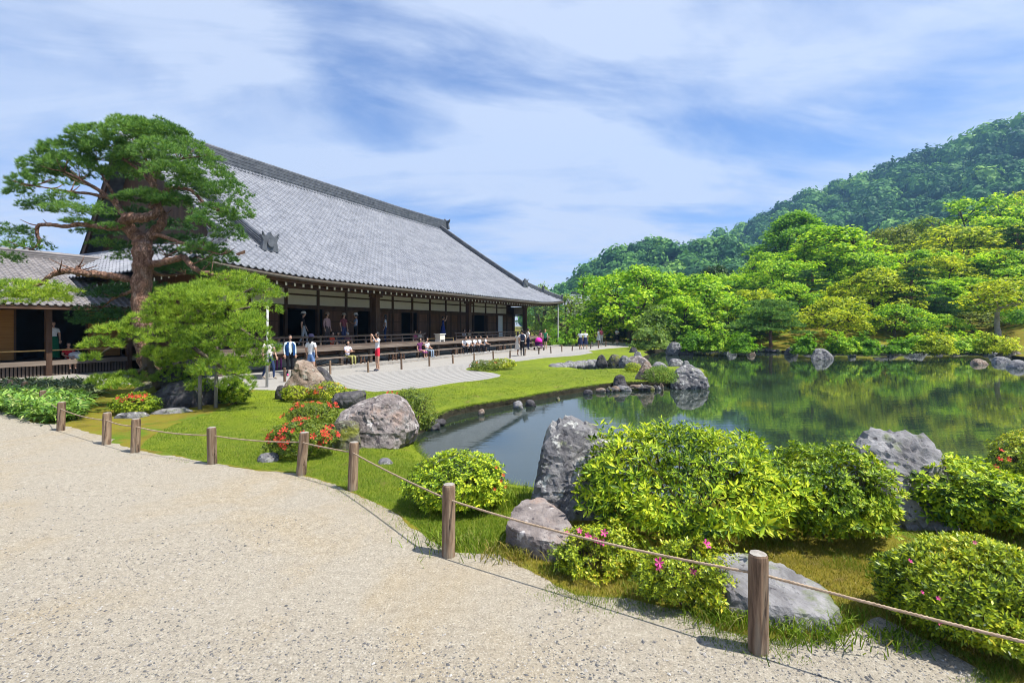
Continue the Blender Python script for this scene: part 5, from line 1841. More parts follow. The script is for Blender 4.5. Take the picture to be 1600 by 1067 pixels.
for i, (x0, x1, yt, yb, m_, lab) in enumerate([(1098, 1140, 514, 550, 'maple', 'leafy shrub on the far shore left of the spreading pine'), (1440, 1480, 530, 553, 'maple_yellow', 'yellow-green shrub on the far shore below the slope'),
                                               (1478, 1530, 524, 552, 'maple', 'wide leafy shrub on the far shore near the leaning trunk'), (1526, 1566, 526, 553, 'maple_yellow', 'leafy shrub at the foot of the leaning pale trunk'),
                                               (1244, 1270, 530, 553, 'maple_green', 'small dark-leaved shrub on the far shore left of the tufted rock'), (1304, 1330, 534, 553, 'maple', 'small bright shrub on the far shore right of the tufted rock'),
                                               (1336, 1366, 530, 553, 'maple_green', 'green shrub on the far shore below the low yellow maple'), (1416, 1444, 532, 552, 'maple', 'bright shrub on the far shore right of the tall dark pine'),
                                               (1150, 1176, 524, 551, 'maple_green', 'green shrub under the left side of the spreading pine'), (1066, 1098, 526, 549, 'maple_green', 'low green shrub at the left end of the far shore'),
                                               (1388, 1418, 534, 552, 'maple_green', 'small shrub on the far shore beside the tall dark pine'), (1580, 1640, 480, 545, 'maple_green', 'large shrub at the right edge of the mossy slope'),
                                               (880, 925, 498, 541, 'maple', 'rounded bright bush at the far end of the court'), (838, 880, 520, 541, 'maple_green', 'low bush behind the pink stroller at the hall corner'),
                                               (1000, 1045, 508, 546, 'tree_soft', 'soft grey-green shrub at the near end of the far bank')]):
    bush('shrub', lab, x0 - 4 * (i % 3), x1 + 6 * (i % 2), yt - 5 * (i % 2), yb, M[m_], 1300, 0.17, 90 + i, 6, 0.2, 0.45, 0.8, 0.95, simple=True, zb=0.0, flat=0.75, holes=0.3)


# ------------------------------------------------------------------ bamboo grass
def sasa(label, poly, n_, mat, L, h, seed):
    rg = np.random.default_rng(seed)
    P = np.array(pl(poly))
    lo, hi = P.min(0), P.max(0)
    q = rg.uniform(lo, hi, (n_ * 5, 2))
    q = q[pip(q, [tuple(p) for p in P])][:n_]
    z = ground_z(q) + rg.uniform(0.1, 1, len(q)) * h
    Vs, Fs, off = [], [], 0
    for k in range(5):
        V, F = [], []
        for j in range(4):
            a = rg.uniform(0, 6.28)
            e = rg.uniform(0.0, 0.7)
            l_ = L * rg.uniform(0.7, 1.1)
            d = np.array([math.cos(a) * math.cos(e), math.sin(a) * math.cos(e), math.sin(e)])
            s = np.array([-math.sin(a), math.cos(a), 0]) * 0.085 * l_
            b = len(V)
            V += [d * 0, d * 0.35 * l_ + s, d * 0.35 * l_ - s, d * 0.75 * l_ + s * 0.7 - np.array([0, 0, 0.10 * l_]), d * 0.75 * l_ - s * 0.7 - np.array([0, 0, 0.10 * l_]), d * l_ - np.array([0, 0, 0.28 * l_])]
            F += [(b, b + 2, b + 1), (b + 1, b + 2, b + 3), (b + 2, b + 4, b + 3), (b + 3, b + 4, b + 5)]
        sel = np.arange(len(q)) % 5 == k
        Mx = frames(np.array([[0, 0, 1.0]]).repeat(sel.sum(), 0) + rg.normal(0, 0.25, (sel.sum(), 3)), rg, rg.uniform(0.7, 1.2, sel.sum()))
        v, f = inst(np.array(V), np.array(F), Mx, np.c_[q[sel], z[sel]])
        Vs.append(v)
        Fs.append(f + off)
        off += len(v)
    o = link('bamboo_grass', mesh_np('bamboo_grass', np.vstack(Vs), np.vstack(Fs), [mat]))
    return tag(o, label, 'ground cover', kind='stuff')


sasa('bright green bamboo grass spilling onto the path at the left edge', [(-80, 628), (0, 622), (60, 624), (120, 628), (142, 640), (120, 658), (70, 664), (0, 646), (-80, 645)], 2600, M['sasa'], 0.24, 0.32, 5)
sasa('dull green bamboo grass bed in front of the low wing', [(-80, 608), (20, 606), (80, 604), (140, 606), (165, 615), (150, 626), (60, 624), (-80, 626)], 2200, M['sasa_dull'], 0.24, 0.28, 6)


# ------------------------------------------------------------------ grass and pebbles
def blades(name, label, region, n_, y_lo, y_hi, h, w, mat, seed, avoid=(), kind='stuff', xr=(-12, 9), clump=0.0, power=1.0):
    rg = np.random.default_rng(seed)
    acc = []
    tot = 0
    it = 0
    while tot < n_ and it < 60:
        it += 1
        u = rg.random(n_)
        Y = (y_lo ** -power + u * (y_hi ** -power - y_lo ** -power)) ** (-1 / power)
        X = Y * rg.uniform(-1.1, 1.1, n_)
        q = np.c_[X, Y]
        ok = region(q)
        if clump:
            ok &= fbm(np.c_[q * 2.2, np.full(len(q), seed)], 3) > clump
        q = q[ok]
        acc.append(q)
        tot += len(q)
    q = np.vstack(acc)[:n_]
    z = ground_z(q)
    k = len(q)
    a = rg.uniform(0, 6.28, k)
    hh = h * rg.uniform(0.45, 1.2, k) * (1 + 0.5 * fbm(np.c_[q * 1.5, np.zeros(k)], 2))
    ww = w * rg.uniform(0.7, 1.3, k) * np.maximum(1, q[:, 1] / 6)
    s = np.c_[np.cos(a), np.sin(a), np.zeros(k)] * ww[:, None]
    lean = np.c_[rg.normal(0, 0.45, (k, 2)) * hh[:, None], hh]
    B = np.c_[q, z - 0.004]
    V = np.stack([B - s, B + s, B + lean], axis=1).reshape(-1, 3)
    F = np.arange(len(V)).reshape(-1, 3)
    return tag(link(name, mesh_np(name, V, F, [mat])), label, 'grass', kind=kind)


_gx, _gy, _gs = -14.0, 2.0, 0.04
_GX, _GY = np.meshgrid(np.arange(_gx, 10, _gs), np.arange(_gy, 23, _gs), indexing='ij')
_gp = np.c_[_GX.ravel(), _GY.ravel()]
_in = {k: pip(_gp, p_).reshape(_GX.shape) for k, p_ in (('lawn', lawn_poly), ('pond', pond_poly), ('path', path_poly), ('court', court_poly))}


def inside(q, k):
    i = np.clip(((q[:, 0] - _gx) / _gs + 0.5).astype(int), 0, _GX.shape[0] - 1)
    j = np.clip(((q[:, 1] - _gy) / _gs + 0.5).astype(int), 0, _GX.shape[1] - 1)
    return _in[k][i, j]


def reg_lawn(q):
    return inside(q, 'lawn') & ~inside(q, 'pond') & ~inside(q, 'path') & ~inside(q, 'court') & (q[:, 0] > -13.9) & (q[:, 0] < 9.9)


def reg_right(q):
    return ~inside(q, 'lawn') & ~inside(q, 'pond') & ~inside(q, 'path') & (q[:, 0] > 0)


def reg_edge(q):
    """ragged fringe that creeps from the planting onto the path"""
    inp = inside(q, 'path')
    c = np.array(path_poly)
    c = c[(c[:, 1] > 1.5) & (c[:, 1] < 12) & (np.abs(c[:, 0]) < 12)]
    d = np.full(len(q), 9.0)
    for i in range(0, len(q), 4000):
        d[i:i + 4000] = np.sqrt(((q[i:i + 4000, None, :] - c[None]) ** 2).sum(2)).min(1)
    return inp & (d < 0.02 + 0.24 * rng.random(len(q)) ** 2.4) & (fbm(np.c_[q * 2.0, np.zeros(len(q))], 3) > -0.05) & (q[:, 1] < 9)


blades('grass', 'fine bright grass blades over the near lawn', reg_lawn, 130000, 3.8, 22, 0.028, 0.0028, M['grass'], 21)
blades('grass', 'thin yellow and green grass in the right foreground planting', reg_right, 85000, 2.6, 6.5, 0.030, 0.0026, M['dry_grass'], 22)
blades('grass', 'green grass tufts in the right foreground planting', reg_right, 20000, 2.6, 6.5, 0.05, 0.0024, M['grass'], 23, clump=0.10)
blades('grass', 'ragged grass fringe along the path edge', reg_edge, 9000, 2.5, 9, 0.028, 0.0022, M['grass'], 24)


fr_rg = np.random.default_rng(91)
pb = np.array(pond_poly)
seg_l = np.linalg.norm(np.roll(pb, -1, 0) - pb, axis=1)
okb = (pb[:, 1] > 5.8) & (pb[:, 1] < 27) & (pb[:, 0] < 9) & (pb[:, 0] > -4) & (seg_l < 3)
pr_ = seg_l * okb / np.maximum(pb[:, 1], 1)
ii = fr_rg.choice(len(pb), 16000, p=pr_ / pr_.sum())
ff = fr_rg.random(16000)[:, None]
q = pb[ii] * (1 - ff) + np.roll(pb, -1, 0)[ii] * ff + fr_rg.normal(0, 0.035, (16000, 2))
k = len(q)
a = fr_rg.uniform(0, 6.28, k)
hh = 0.07 * fr_rg.uniform(0.5, 1.4, k) * (1 + fbm(np.c_[q * 2.5, np.zeros(k)], 2))
s = np.c_[np.cos(a), np.sin(a), np.zeros(k)] * (0.0035 * np.maximum(1, q[:, 1] / 6))[:, None]
B = np.c_[q, np.full(k, -0.13)]
out_ = inw[ii] * (hh * fr_rg.uniform(0.2, 1.2, k))[:, None]
T = B + np.c_[out_ + fr_rg.normal(0, 0.02, (k, 2)), hh * fr_rg.uniform(-0.6, 0.9, k)]
V = np.stack([B - s, B + s, T], axis=1).reshape(-1, 3)
tag(link('bank_grass', mesh_np('bank_grass', V, np.arange(len(V)).reshape(-1, 3), [M['grass']])), 'grass fringe hanging over the pond bank', 'grass', kind='stuff')


def tuft(label, cx, cy, r, n_, h, mat, seed):
    rg = np.random.default_rng(seed)
    p = G(cx, cy)
    q = p + rg.normal(0, 1, (n_, 2)) * np.array([r, r * 0.6])
    k = n_
    a = rg.uniform(0, 6.28, k)
    hh = h * rg.uniform(0.5, 1.1, k)
    s = np.c_[np.cos(a), np.sin(a), np.zeros(k)] * 0.004
    l1 = np.c_[rg.normal(0, 0.30, (k, 2)) * hh[:, None], hh * 0.7]
    l2 = l1 * np.array([2.1, 2.1, 1.3])
    B = np.c_[q, ground_z(q) - 0.004]
    V = np.stack([B - s, B + s, B + l1 - s * 0.8, B + l1 + s * 0.8, B + l2], axis=1)
    F = np.array([(0, 1, 3), (0, 3, 2), (2, 3, 4)])[None] + (np.arange(k) * 5)[:, None, None]
    return tag(link('grass_tuft', mesh_np('grass_tuft', V.reshape(-1, 3), F.reshape(-1, 3), [mat])), label, 'grass', kind='stuff')


tuft('broad grass tufts along the front of the flat slab', 1255, 985, 0.16, 700, 0.12, M['grass'], 31)
tuft('broad grass tufts left of the largest post', 1135, 965, 0.13, 500, 0.12, M['grass'], 32)
tuft('tall grass at the pond edge behind the flat-topped stone', 775, 790, 0.22, 600, 0.17, M['grass'], 33)
tuft('grass at the foot of the brown post', 720, 850, 0.20, 500, 0.10, M['grass'], 34)
tuft('grass at the foot of the flat-topped stone', 800, 868, 0.14, 350, 0.10, M['dry_grass'], 35)
tuft('grass under the corner mound', 1400, 1005, 0.12, 220, 0.08, M['grass'], 36)

V0 = np.array([(1, 0, 0), (-1, 0, 0), (0, 1, 0), (0, -1, 0), (0, 0, 1), (0, 0, -1)], float)
F0 = np.array([(0, 2, 4), (2, 1, 4), (1, 3, 4), (3, 0, 4), (2, 0, 5), (1, 2, 5), (3, 1, 5), (0, 3, 5)])
n_ = 14000
rg = np.random.default_rng(77)
acc = []
while sum(len(a) for a in acc) < n_:
    u = rg.random(n_)
    Y = (2.3 ** -1.0 + u * (9.0 ** -1.0 - 2.3 ** -1.0)) ** -1.0
    q = np.c_[Y * rg.uniform(-1.15, 1.15, n_), Y]
    ok = inside(q, 'path') & (fbm(np.c_[q * 1.1, np.zeros(n_)], 4) > rg.normal(-0.02, 0.12, n_))
    acc.append(q[ok])
q = np.vstack(acc)[:n_]
sz = np.clip(rg.lognormal(-5.5, 0.40, n_), 0.002, 0.011)
Mx = frames(np.array([[0, 0, 1.0]]).repeat(n_, 0) + rg.normal(0, 0.15, (n_, 3)), rg, sz)
Mx[:, :, 0] *= rg.uniform(0.7, 1.4, (n_, 1))
Mx[:, :, 2] *= 0.6
V, F = inst(V0 * (1 + 0.25 * rg.normal(size=(len(V0), 1))), F0, Mx, np.c_[q, ground_z(q) + sz * 0.25])
tag(link('pebbles', mesh_np('pebbles', V, F, [M['pebble']])), 'scattered grey and white pebbles over the sandy path', 'gravel', kind='stuff')
# ------------------------------------------------------------------ pines near the camera
def tuft_template(n_, L, w, spread, rg):
    """needle tuft: thin triangles fanned round +z"""
    V, F = [], []
    for k in range(n_):
        a = rg.uniform(0, 2 * math.pi)
        e = rg.uniform(0.15, spread)
        d = np.array([math.cos(a) * math.sin(e), math.sin(a) * math.sin(e), math.cos(e)])
        s = nrm(np.cross(d, rg.normal(size=3))) * w
        l_ = L * rg.uniform(0.75, 1.1)
        b = len(V)
        V += [d * 0.12 * l_ - s, d * 0.12 * l_ + s, d * l_]
        F.append((b, b + 1, b + 2))
    return np.array(V), np.array(F)


def pads_mesh(pads, rg, L, w, nn, dens, spread=1.25, fill=0.35, up=0.8):
    """pads: (centre xyz, rx, ry, rz); tufts over the upper side of each cushion"""
    P, N = [], []
    for c, rx, ry, rz in pads:
        n_ = int(dens * rx * ry * 3.14) + 6
        d = rand_dirs(n_ * 2, rg)
        d = d[d[:, 2] > -0.35][:n_]
        lp = 1 + 0.45 * fbm(d * 1.9 + c[0] * 3 + c[2], 3, 0.6)
        rr = lp * (1 - fill * rg.random(len(d)) ** 1.5)
        q = np.asarray(c) + d * np.array([rx, ry, rz]) * rr[:, None]
        low = d[:, 2] < 0
        q[low, 2] = c[2] + d[low, 2] * rz * 0.35
        P.append(q)
        N.append(d * np.array([1, 1, 0.6]) * 0.7 + np.array([0, 0, up]) + rg.normal(0, 0.3, d.shape))
    P, N = np.vstack(P), np.vstack(N)
    Vs, Fs, off = [], [], 0
    for k in range(5):
        Vt, Ft = tuft_template(nn, L, w, spread, rg)
        sel = np.arange(len(P)) % 5 == k
        V, F = inst(Vt, Ft, frames(N[sel], rg, rg.uniform(0.7, 1.25, sel.sum())), P[sel])
        Vs.append(V)
        Fs.append(F + off)
        off += len(V)
    return np.vstack(Vs), np.vstack(Fs)


def smooth_path(pts, n_=6):
    """Catmull-Rom through points (x,y,z,r)"""
    P = [np.array(p, float) for p in pts]
    P = [2 * P[0] - P[1]] + P + [2 * P[-1] - P[-2]]
    out = []
    for i in range(1, len(P) - 2):
        for k in range(n_):
            t = k / n_
            a, b, c, d = P[i - 1], P[i], P[i + 1], P[i + 2]
            out.append(0.5 * (2 * b + (c - a) * t + (2 * a - 5 * b + 4 * c - d) * t * t + (3 * b - a - 3 * c + d) * t ** 3))
    out.append(P[-2])
    return out


def limb(mb, pts, n_=10, wob=0.0, seed=0):
    s = smooth_path(pts)
    rg = np.random.default_rng(seed)
    q = [p[:3] + rg.normal(0, wob, 3) * p[3] for p in s]
    r = [max(0.004, p[3]) * (1 + 0.10 * math.sin(i * 1.7 + seed)) for i, p in enumerate(s)]
    mb.tube(q, r, n_)


# --- big red pine
YP = 13.2


def L3(x, y, dy, r):
    p = AT(x, y, YP + dy)
    return (p[0], p[1], p[2], r)


base = AT(243, 628, YP)
bp = thing('pine_tree', 'large old red pine with twisted trunk and spreading crown in front of the temple roof', 'tree', (base[0], base[1], 0))


def rel(pts):
    return [(p[0] - base[0], p[1] - base[1], p[2], p[3]) for p in pts]


tr = MB()
limb(tr, rel([L3(246, 640, 0, 0.30), L3(243, 605, 0, 0.27), L3(232, 560, 0, 0.25), L3(224, 510, 0, 0.24), L3(221, 460, 0, 0.235), L3(223, 415, 0, 0.235), L3(222, 384, 0, 0.23), L3(222, 372, 0, 0.21)]), 16, 0.05, 1)
tr.build('trunk', [M['bark_red']], bp, smooth=True)
branches = [
    [L3(223, 378, 0, 0.17), L3(209, 364, 0, 0.165), L3(195, 350, -0.1, 0.15), L3(201, 340, -0.3, 0.135), L3(218, 340, -0.3, 0.13), L3(234, 339, -0.2, 0.12), L3(247, 329, 0, 0.10), L3(245, 310, 0.1, 0.09), L3(239, 286, 0.2, 0.085), L3(240, 258, 0.2, 0.06), L3(236, 232, 0.2, 0.03)],
    [L3(225, 378, 0, 0.14), L3(238, 366, 0.1, 0.125), L3(252, 350, 0.2, 0.115), L3(255, 336, 0.2, 0.10), L3(248, 328, 0.1, 0.09), L3(232, 322, 0, 0.06)],
    [L3(196, 351, -0.1, 0.08), L3(180, 357, -0.1, 0.075), L3(155, 354, -0.2, 0.065), L3(126, 351, -0.3, 0.06), L3(100, 354, -0.4, 0.05), L3(79, 351, -0.4, 0.05), L3(60, 353, -0.5, 0.045), L3(58, 366, -0.5, 0.04), L3(62, 378, -0.5, 0.035), L3(50, 390, -0.5, 0.02)],
    [L3(198, 343, -0.1, 0.08), L3(186, 326, 0, 0.07), L3(172, 310, 0, 0.06), L3(150, 295, -0.1, 0.05), L3(125, 280, -0.2, 0.035), L3(100, 268, -0.2, 0.02)],
    [L3(172, 310, 0, 0.05), L3(140, 303, -0.2, 0.04), L3(110, 300, -0.4, 0.03), L3(80, 295, -0.5, 0.02), L3(50, 290, -0.5, 0.012)],
    [L3(186, 326, 0, 0.05), L3(175, 300, 0.2, 0.04), L3(160, 275, 0.4, 0.03), L3(150, 250, 0.4, 0.015)],
    [L3(202, 436, 0, 0.10), L3(180, 432, -0.2, 0.095), L3(155, 429, -0.4, 0.09), L3(135, 427, -0.6, 0.085), L3(110, 424, -0.8, 0.075), L3(92, 425, -0.9, 0.065), L3(76, 433, -1.0, 0.055), L3(60, 445, -1.0, 0.04), L3(30, 455, -1.1, 0.02)],
    [L3(124, 430, -0.6, 0.07), L3(122, 422, -0.65, 0.06), L3(123, 417, -0.68, 0.055)],
    [L3(226, 415, 0, 0.10), L3(250, 411, -0.1, 0.09), L3(275, 405, -0.2, 0.085), L3(288, 402, -0.2, 0.08), L3(298, 414, -0.3, 0.07), L3(312, 424, -0.3, 0.065), L3(330, 428, -0.4, 0.055), L3(347, 438, -0.4, 0.03)],
    [L3(240, 366, 0.1, 0.07), L3(260, 371, 0, 0.055), L3(285, 380, -0.1, 0.05), L3(318, 390, -0.2, 0.03), L3(345, 398, -0.3, 0.015)],
    [L3(246, 315, 0.1, 0.07), L3(262, 296, 0, 0.06), L3(280, 294, -0.1, 0.05), L3(300, 299, -0.2, 0.045), L3(322, 320, -0.3, 0.035), L3(345, 330, -0.4, 0.02)],
    [L3(240, 280, 0.2, 0.06), L3(255, 262, 0.2, 0.045), L3(280, 250, 0.1, 0.03), L3(310, 245, 0, 0.015)],
    [L3(240, 290, 0.2, 0.06), L3(220, 268, 0.3, 0.045), L3(195, 250, 0.3, 0.03), L3(170, 230, 0.3, 0.015)],
    [L3(239, 270, 0.2, 0.05), L3(225, 245, 0.2, 0.035), L3(205, 215, 0.2, 0.015)],
    [L3(222, 440, 0, 0.06), L3(205, 455, 0.4, 0.05), L3(180, 465, 0.8, 0.035), L3(160, 480, 1.0, 0.02)],
    [L3(228, 420, 0, 0.05), L3(255, 430, 0.6, 0.04), L3(290, 428, 0.9, 0.02)],
    [L3(252, 411, -0.1, 0.05), L3(262, 400, 0.2, 0.035), L3(280, 390, 0.3, 0.015)],
]
for i, b in enumerate(branches):
    m_ = MB()
    limb(m_, rel(b), 10, 0.10, 10 + i)
    # twigs along the outer half
    rg = np.random.default_rng(70 + i)
    for k in range(7):
        j = rg.integers(len(b) // 2, len(b))
        p = np.array(rel([b[j]])[0])
        e = p[:3] + np.array([rg.normal(0, 0.28), rg.normal(0, 0.3), rg.uniform(0.0, 0.35)])
        m_.tube([p[:3], (p[:3] + e) / 2 + (0, 0, -0.03), e], [0.02, 0.014, 0.006], 5)
    m_.build('branch', [M['bark_red']], bp, smooth=True)


def px_pads(lst, Y0, seed, ry=0.9, dy=0.5):
    rg = np.random.default_rng(seed)
    out = []
    for x, y, rx, rz in lst:
        d = rg.normal(0, dy)
        c = AT(x, y + rz * 0.35, Y0 + d) - np.array([base[0], base[1], 0])
        s = (Y0 + d) / FPX
        out.append((c, rx * s, rx * s * ry, rz * s))
    return out


crown_top = [(100, 238, 48, 20), (62, 258, 34, 17), (118, 260, 52, 22), (36, 282, 24, 17), (32, 298, 22, 15), (150, 212, 44, 20), (205, 208, 46, 24), (250, 208, 44, 24), (172, 232, 40, 20), (214, 246, 46, 20),
             (292, 236, 44, 26), (322, 268, 44, 28), (272, 268, 44, 20), (350, 298, 40, 24), (372, 328, 27, 24), (357, 362, 30, 22), (228, 308, 44, 11), (268, 312, 38, 12), (338, 332, 36, 20), (322, 388, 34, 16),
             (345, 402, 24, 14), (300, 290, 35, 16), (85, 275, 40, 16), (190, 268, 30, 14), (245, 232, 40, 20), (310, 345, 22, 12), (205, 194, 34, 13), (230, 200, 34, 13), (270, 205, 26, 14), (130, 225, 30, 14)]
crown_dark = [(55, 322, 28, 10), (110, 326, 40, 11), (76, 314, 26, 10), (152, 326, 26, 12), (140, 360, 24, 10), (170, 380, 26, 10), (120, 345, 22, 7), (190, 400, 20, 12), (20, 362, 36, 16), (42, 382, 32, 14), (8, 402, 28, 14),
              (170, 352, 18, 7), (100, 305, 25, 8)]
rg = np.random.default_rng(41)
pa = px_pads(crown_top, YP, 1)
V, F = pads_mesh([(c, a * 0.92, b2 * 0.8, r * 1.05) for c, a, b2, r in pa], rg, 0.12, 0.0062, 20, 260)
link('crown', mesh_np('crown', V, F, [M['needle']]), bp)
pa = px_pads(crown_dark, YP - 0.2, 2, 0.8)
V, F = pads_mesh(pa, rg, 0.11, 0.0068, 15, 170, fill=0.6)
link('lower_crown', mesh_np('lower_crown', V, F, [M['needle']]), bp)
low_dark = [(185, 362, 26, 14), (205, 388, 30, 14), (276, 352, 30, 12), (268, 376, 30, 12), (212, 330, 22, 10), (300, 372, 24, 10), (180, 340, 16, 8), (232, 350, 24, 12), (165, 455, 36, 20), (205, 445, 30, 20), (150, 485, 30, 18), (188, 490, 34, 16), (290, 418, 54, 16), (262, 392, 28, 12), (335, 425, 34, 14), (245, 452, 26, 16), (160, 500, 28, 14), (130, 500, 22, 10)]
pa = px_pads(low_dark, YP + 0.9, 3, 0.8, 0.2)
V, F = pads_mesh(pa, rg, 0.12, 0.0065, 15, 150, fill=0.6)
link('dark_foliage', mesh_np('dark_foliage', V, F, [M['needle_dark']]), bp)  # low pads behind the trunk, in a darker green
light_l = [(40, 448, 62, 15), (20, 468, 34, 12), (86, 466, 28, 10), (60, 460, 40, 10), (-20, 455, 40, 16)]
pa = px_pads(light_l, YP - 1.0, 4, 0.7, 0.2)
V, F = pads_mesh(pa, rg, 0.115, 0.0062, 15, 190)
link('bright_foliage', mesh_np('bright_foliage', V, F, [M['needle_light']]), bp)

# --- small bright pine in front, held by props
base = AT(318, 640, 11.6)
sp_ = thing('pine_tree', 'smaller bright yellow-green pine with low cushions, propped by poles', 'tree', (base[0], base[1], 0))
YP = 11.8
m_ = MB()
limb(m_, rel([L3(252, 604, 0.6, 0.13), L3(240, 585, 0.6, 0.12), L3(230, 560, 0.5, 0.11), L3(240, 530, 0.4, 0.10), L3(270, 510, 0.3, 0.09), L3(310, 495, 0.2, 0.07), L3(350, 490, 0.2, 0.05), L3(390, 480, 0.1, 0.03)]), 12, 0.06, 3)
m_.build('trunk', [M['bark']], sp_, smooth=True)
for i, b in enumerate([[L3(240, 530, 0.4, 0.07), L3(205, 530, 0.2, 0.05), L3(170, 545, 0, 0.03), L3(150, 560, 0, 0.015)], [L3(270, 510, 0.3, 0.07), L3(300, 540, 0, 0.05), L3(340, 570, -0.2, 0.035), L3(380, 590, -0.3, 0.02)],
                       [L3(230, 570, 0.5, 0.06), L3(205, 590, 0.2, 0.04), L3(170, 598, 0, 0.02)], [L3(310, 495, 0.2, 0.05), L3(300, 470, 0, 0.03), L3(290, 455, 0, 0.015)], [L3(350, 490, 0.2, 0.045), L3(385, 520, 0, 0.03), L3(415, 535, 0, 0.015)],
                       [L3(350, 490, 0.2, 0.045), L3(370, 465, 0, 0.03), L3(395, 450, 0, 0.015)]]):
    m_ = MB()
    limb(m_, rel(b), 8, 0.1, 30 + i)
    m_.build('branch', [M['bark']], sp_, smooth=True)
sm = [(290, 462, 52, 16), (335, 468, 50, 18), (250, 484, 34, 16), (300, 494, 62, 20), (358, 497, 54, 22), (402, 528, 30, 22), (268, 525, 54, 20), (334, 532, 60, 22), (388, 562, 38, 22), (300, 562, 60, 20), (240, 552, 24, 12),
      (345, 575, 50, 18), (372, 600, 32, 16), (272, 588, 38, 13), (318, 604, 30, 11), (388, 505, 34, 18), (320, 452, 30, 10), (425, 545, 14, 10), (262, 558, 30, 14),
      (176, 516, 32, 9), (160, 538, 34, 10), (206, 524, 20, 9), (215, 500, 22, 10), (142, 560, 18, 7), (205, 590, 32, 9), (164, 596, 32, 10), (188, 602, 30, 8)]
pa = px_pads(sm, YP, 5, 0.8, 0.35)
V, F = pads_mesh([(c, a * 0.86, b2 * 0.8, r * 1.35) for c, a, b2, r in pa], rg, 0.12, 0.0045, 20, 330, spread=1.0, up=1.1)
link('crown', mesh_np('crown', V, F, [M['needle_light']]), sp_)
up_ = [(366, 438, 52, 18), (400, 455, 40, 20), (415, 480, 26, 18), (345, 450, 30, 12)]
pa = px_pads(up_, YP + 1.1, 6, 0.8, 0.2)
V, F = pads_mesh(pa, rg, 0.12, 0.006, 15, 190)
link('upper_cushion', mesh_np('upper_cushion', V, F, [M['needle_light']]), sp_)
for i, (x, yb, yt, dy, lab) in enumerate([(312, 640, 574, -0.1, 'weathered prop pole under the small pine, left of the pair'), (337, 637, 580, 0.1, 'weathered prop pole under the small pine, right of the pair'), (417, 560, 478, 4.0, 'pale prop pole holding the small pine at its right side')]):
    a = AT(x, yb, 11.6 + dy)
    b = AT(x + 1, yt, 11.6 + dy)
    a[2] = min(a[2], 0.0) if i < 2 else 0.0
    o = MB().tube([(0, 0, -0.05), ((b[0] - a[0]) / 2, 0, b[2] / 2), (b[0] - a[0], 0, b[2])], [0.045, 0.04, 0.038], 8).build('prop_pole', [M['pole'] if i < 2 else M['metalpole']], None, True, a)
    tag(o, lab, 'pole', 'pine props')


# ------------------------------------------------------------------ garden trees
def leaf_tri(rg, n_=1):
    """ragged little leaf spray: a few pointed lobes"""
    V = np.array([(-0.5, -0.15, 0), (0.1, -0.45, 0.05), (0.5, 0.05, -0.12), (0.0, 0.5, 0.05), (-0.1, 0.05, -0.05)])
    F = np.array([(4, 0, 1), (4, 1, 2), (4, 2, 3), (4, 3, 0)])[:, :]
    return V, F


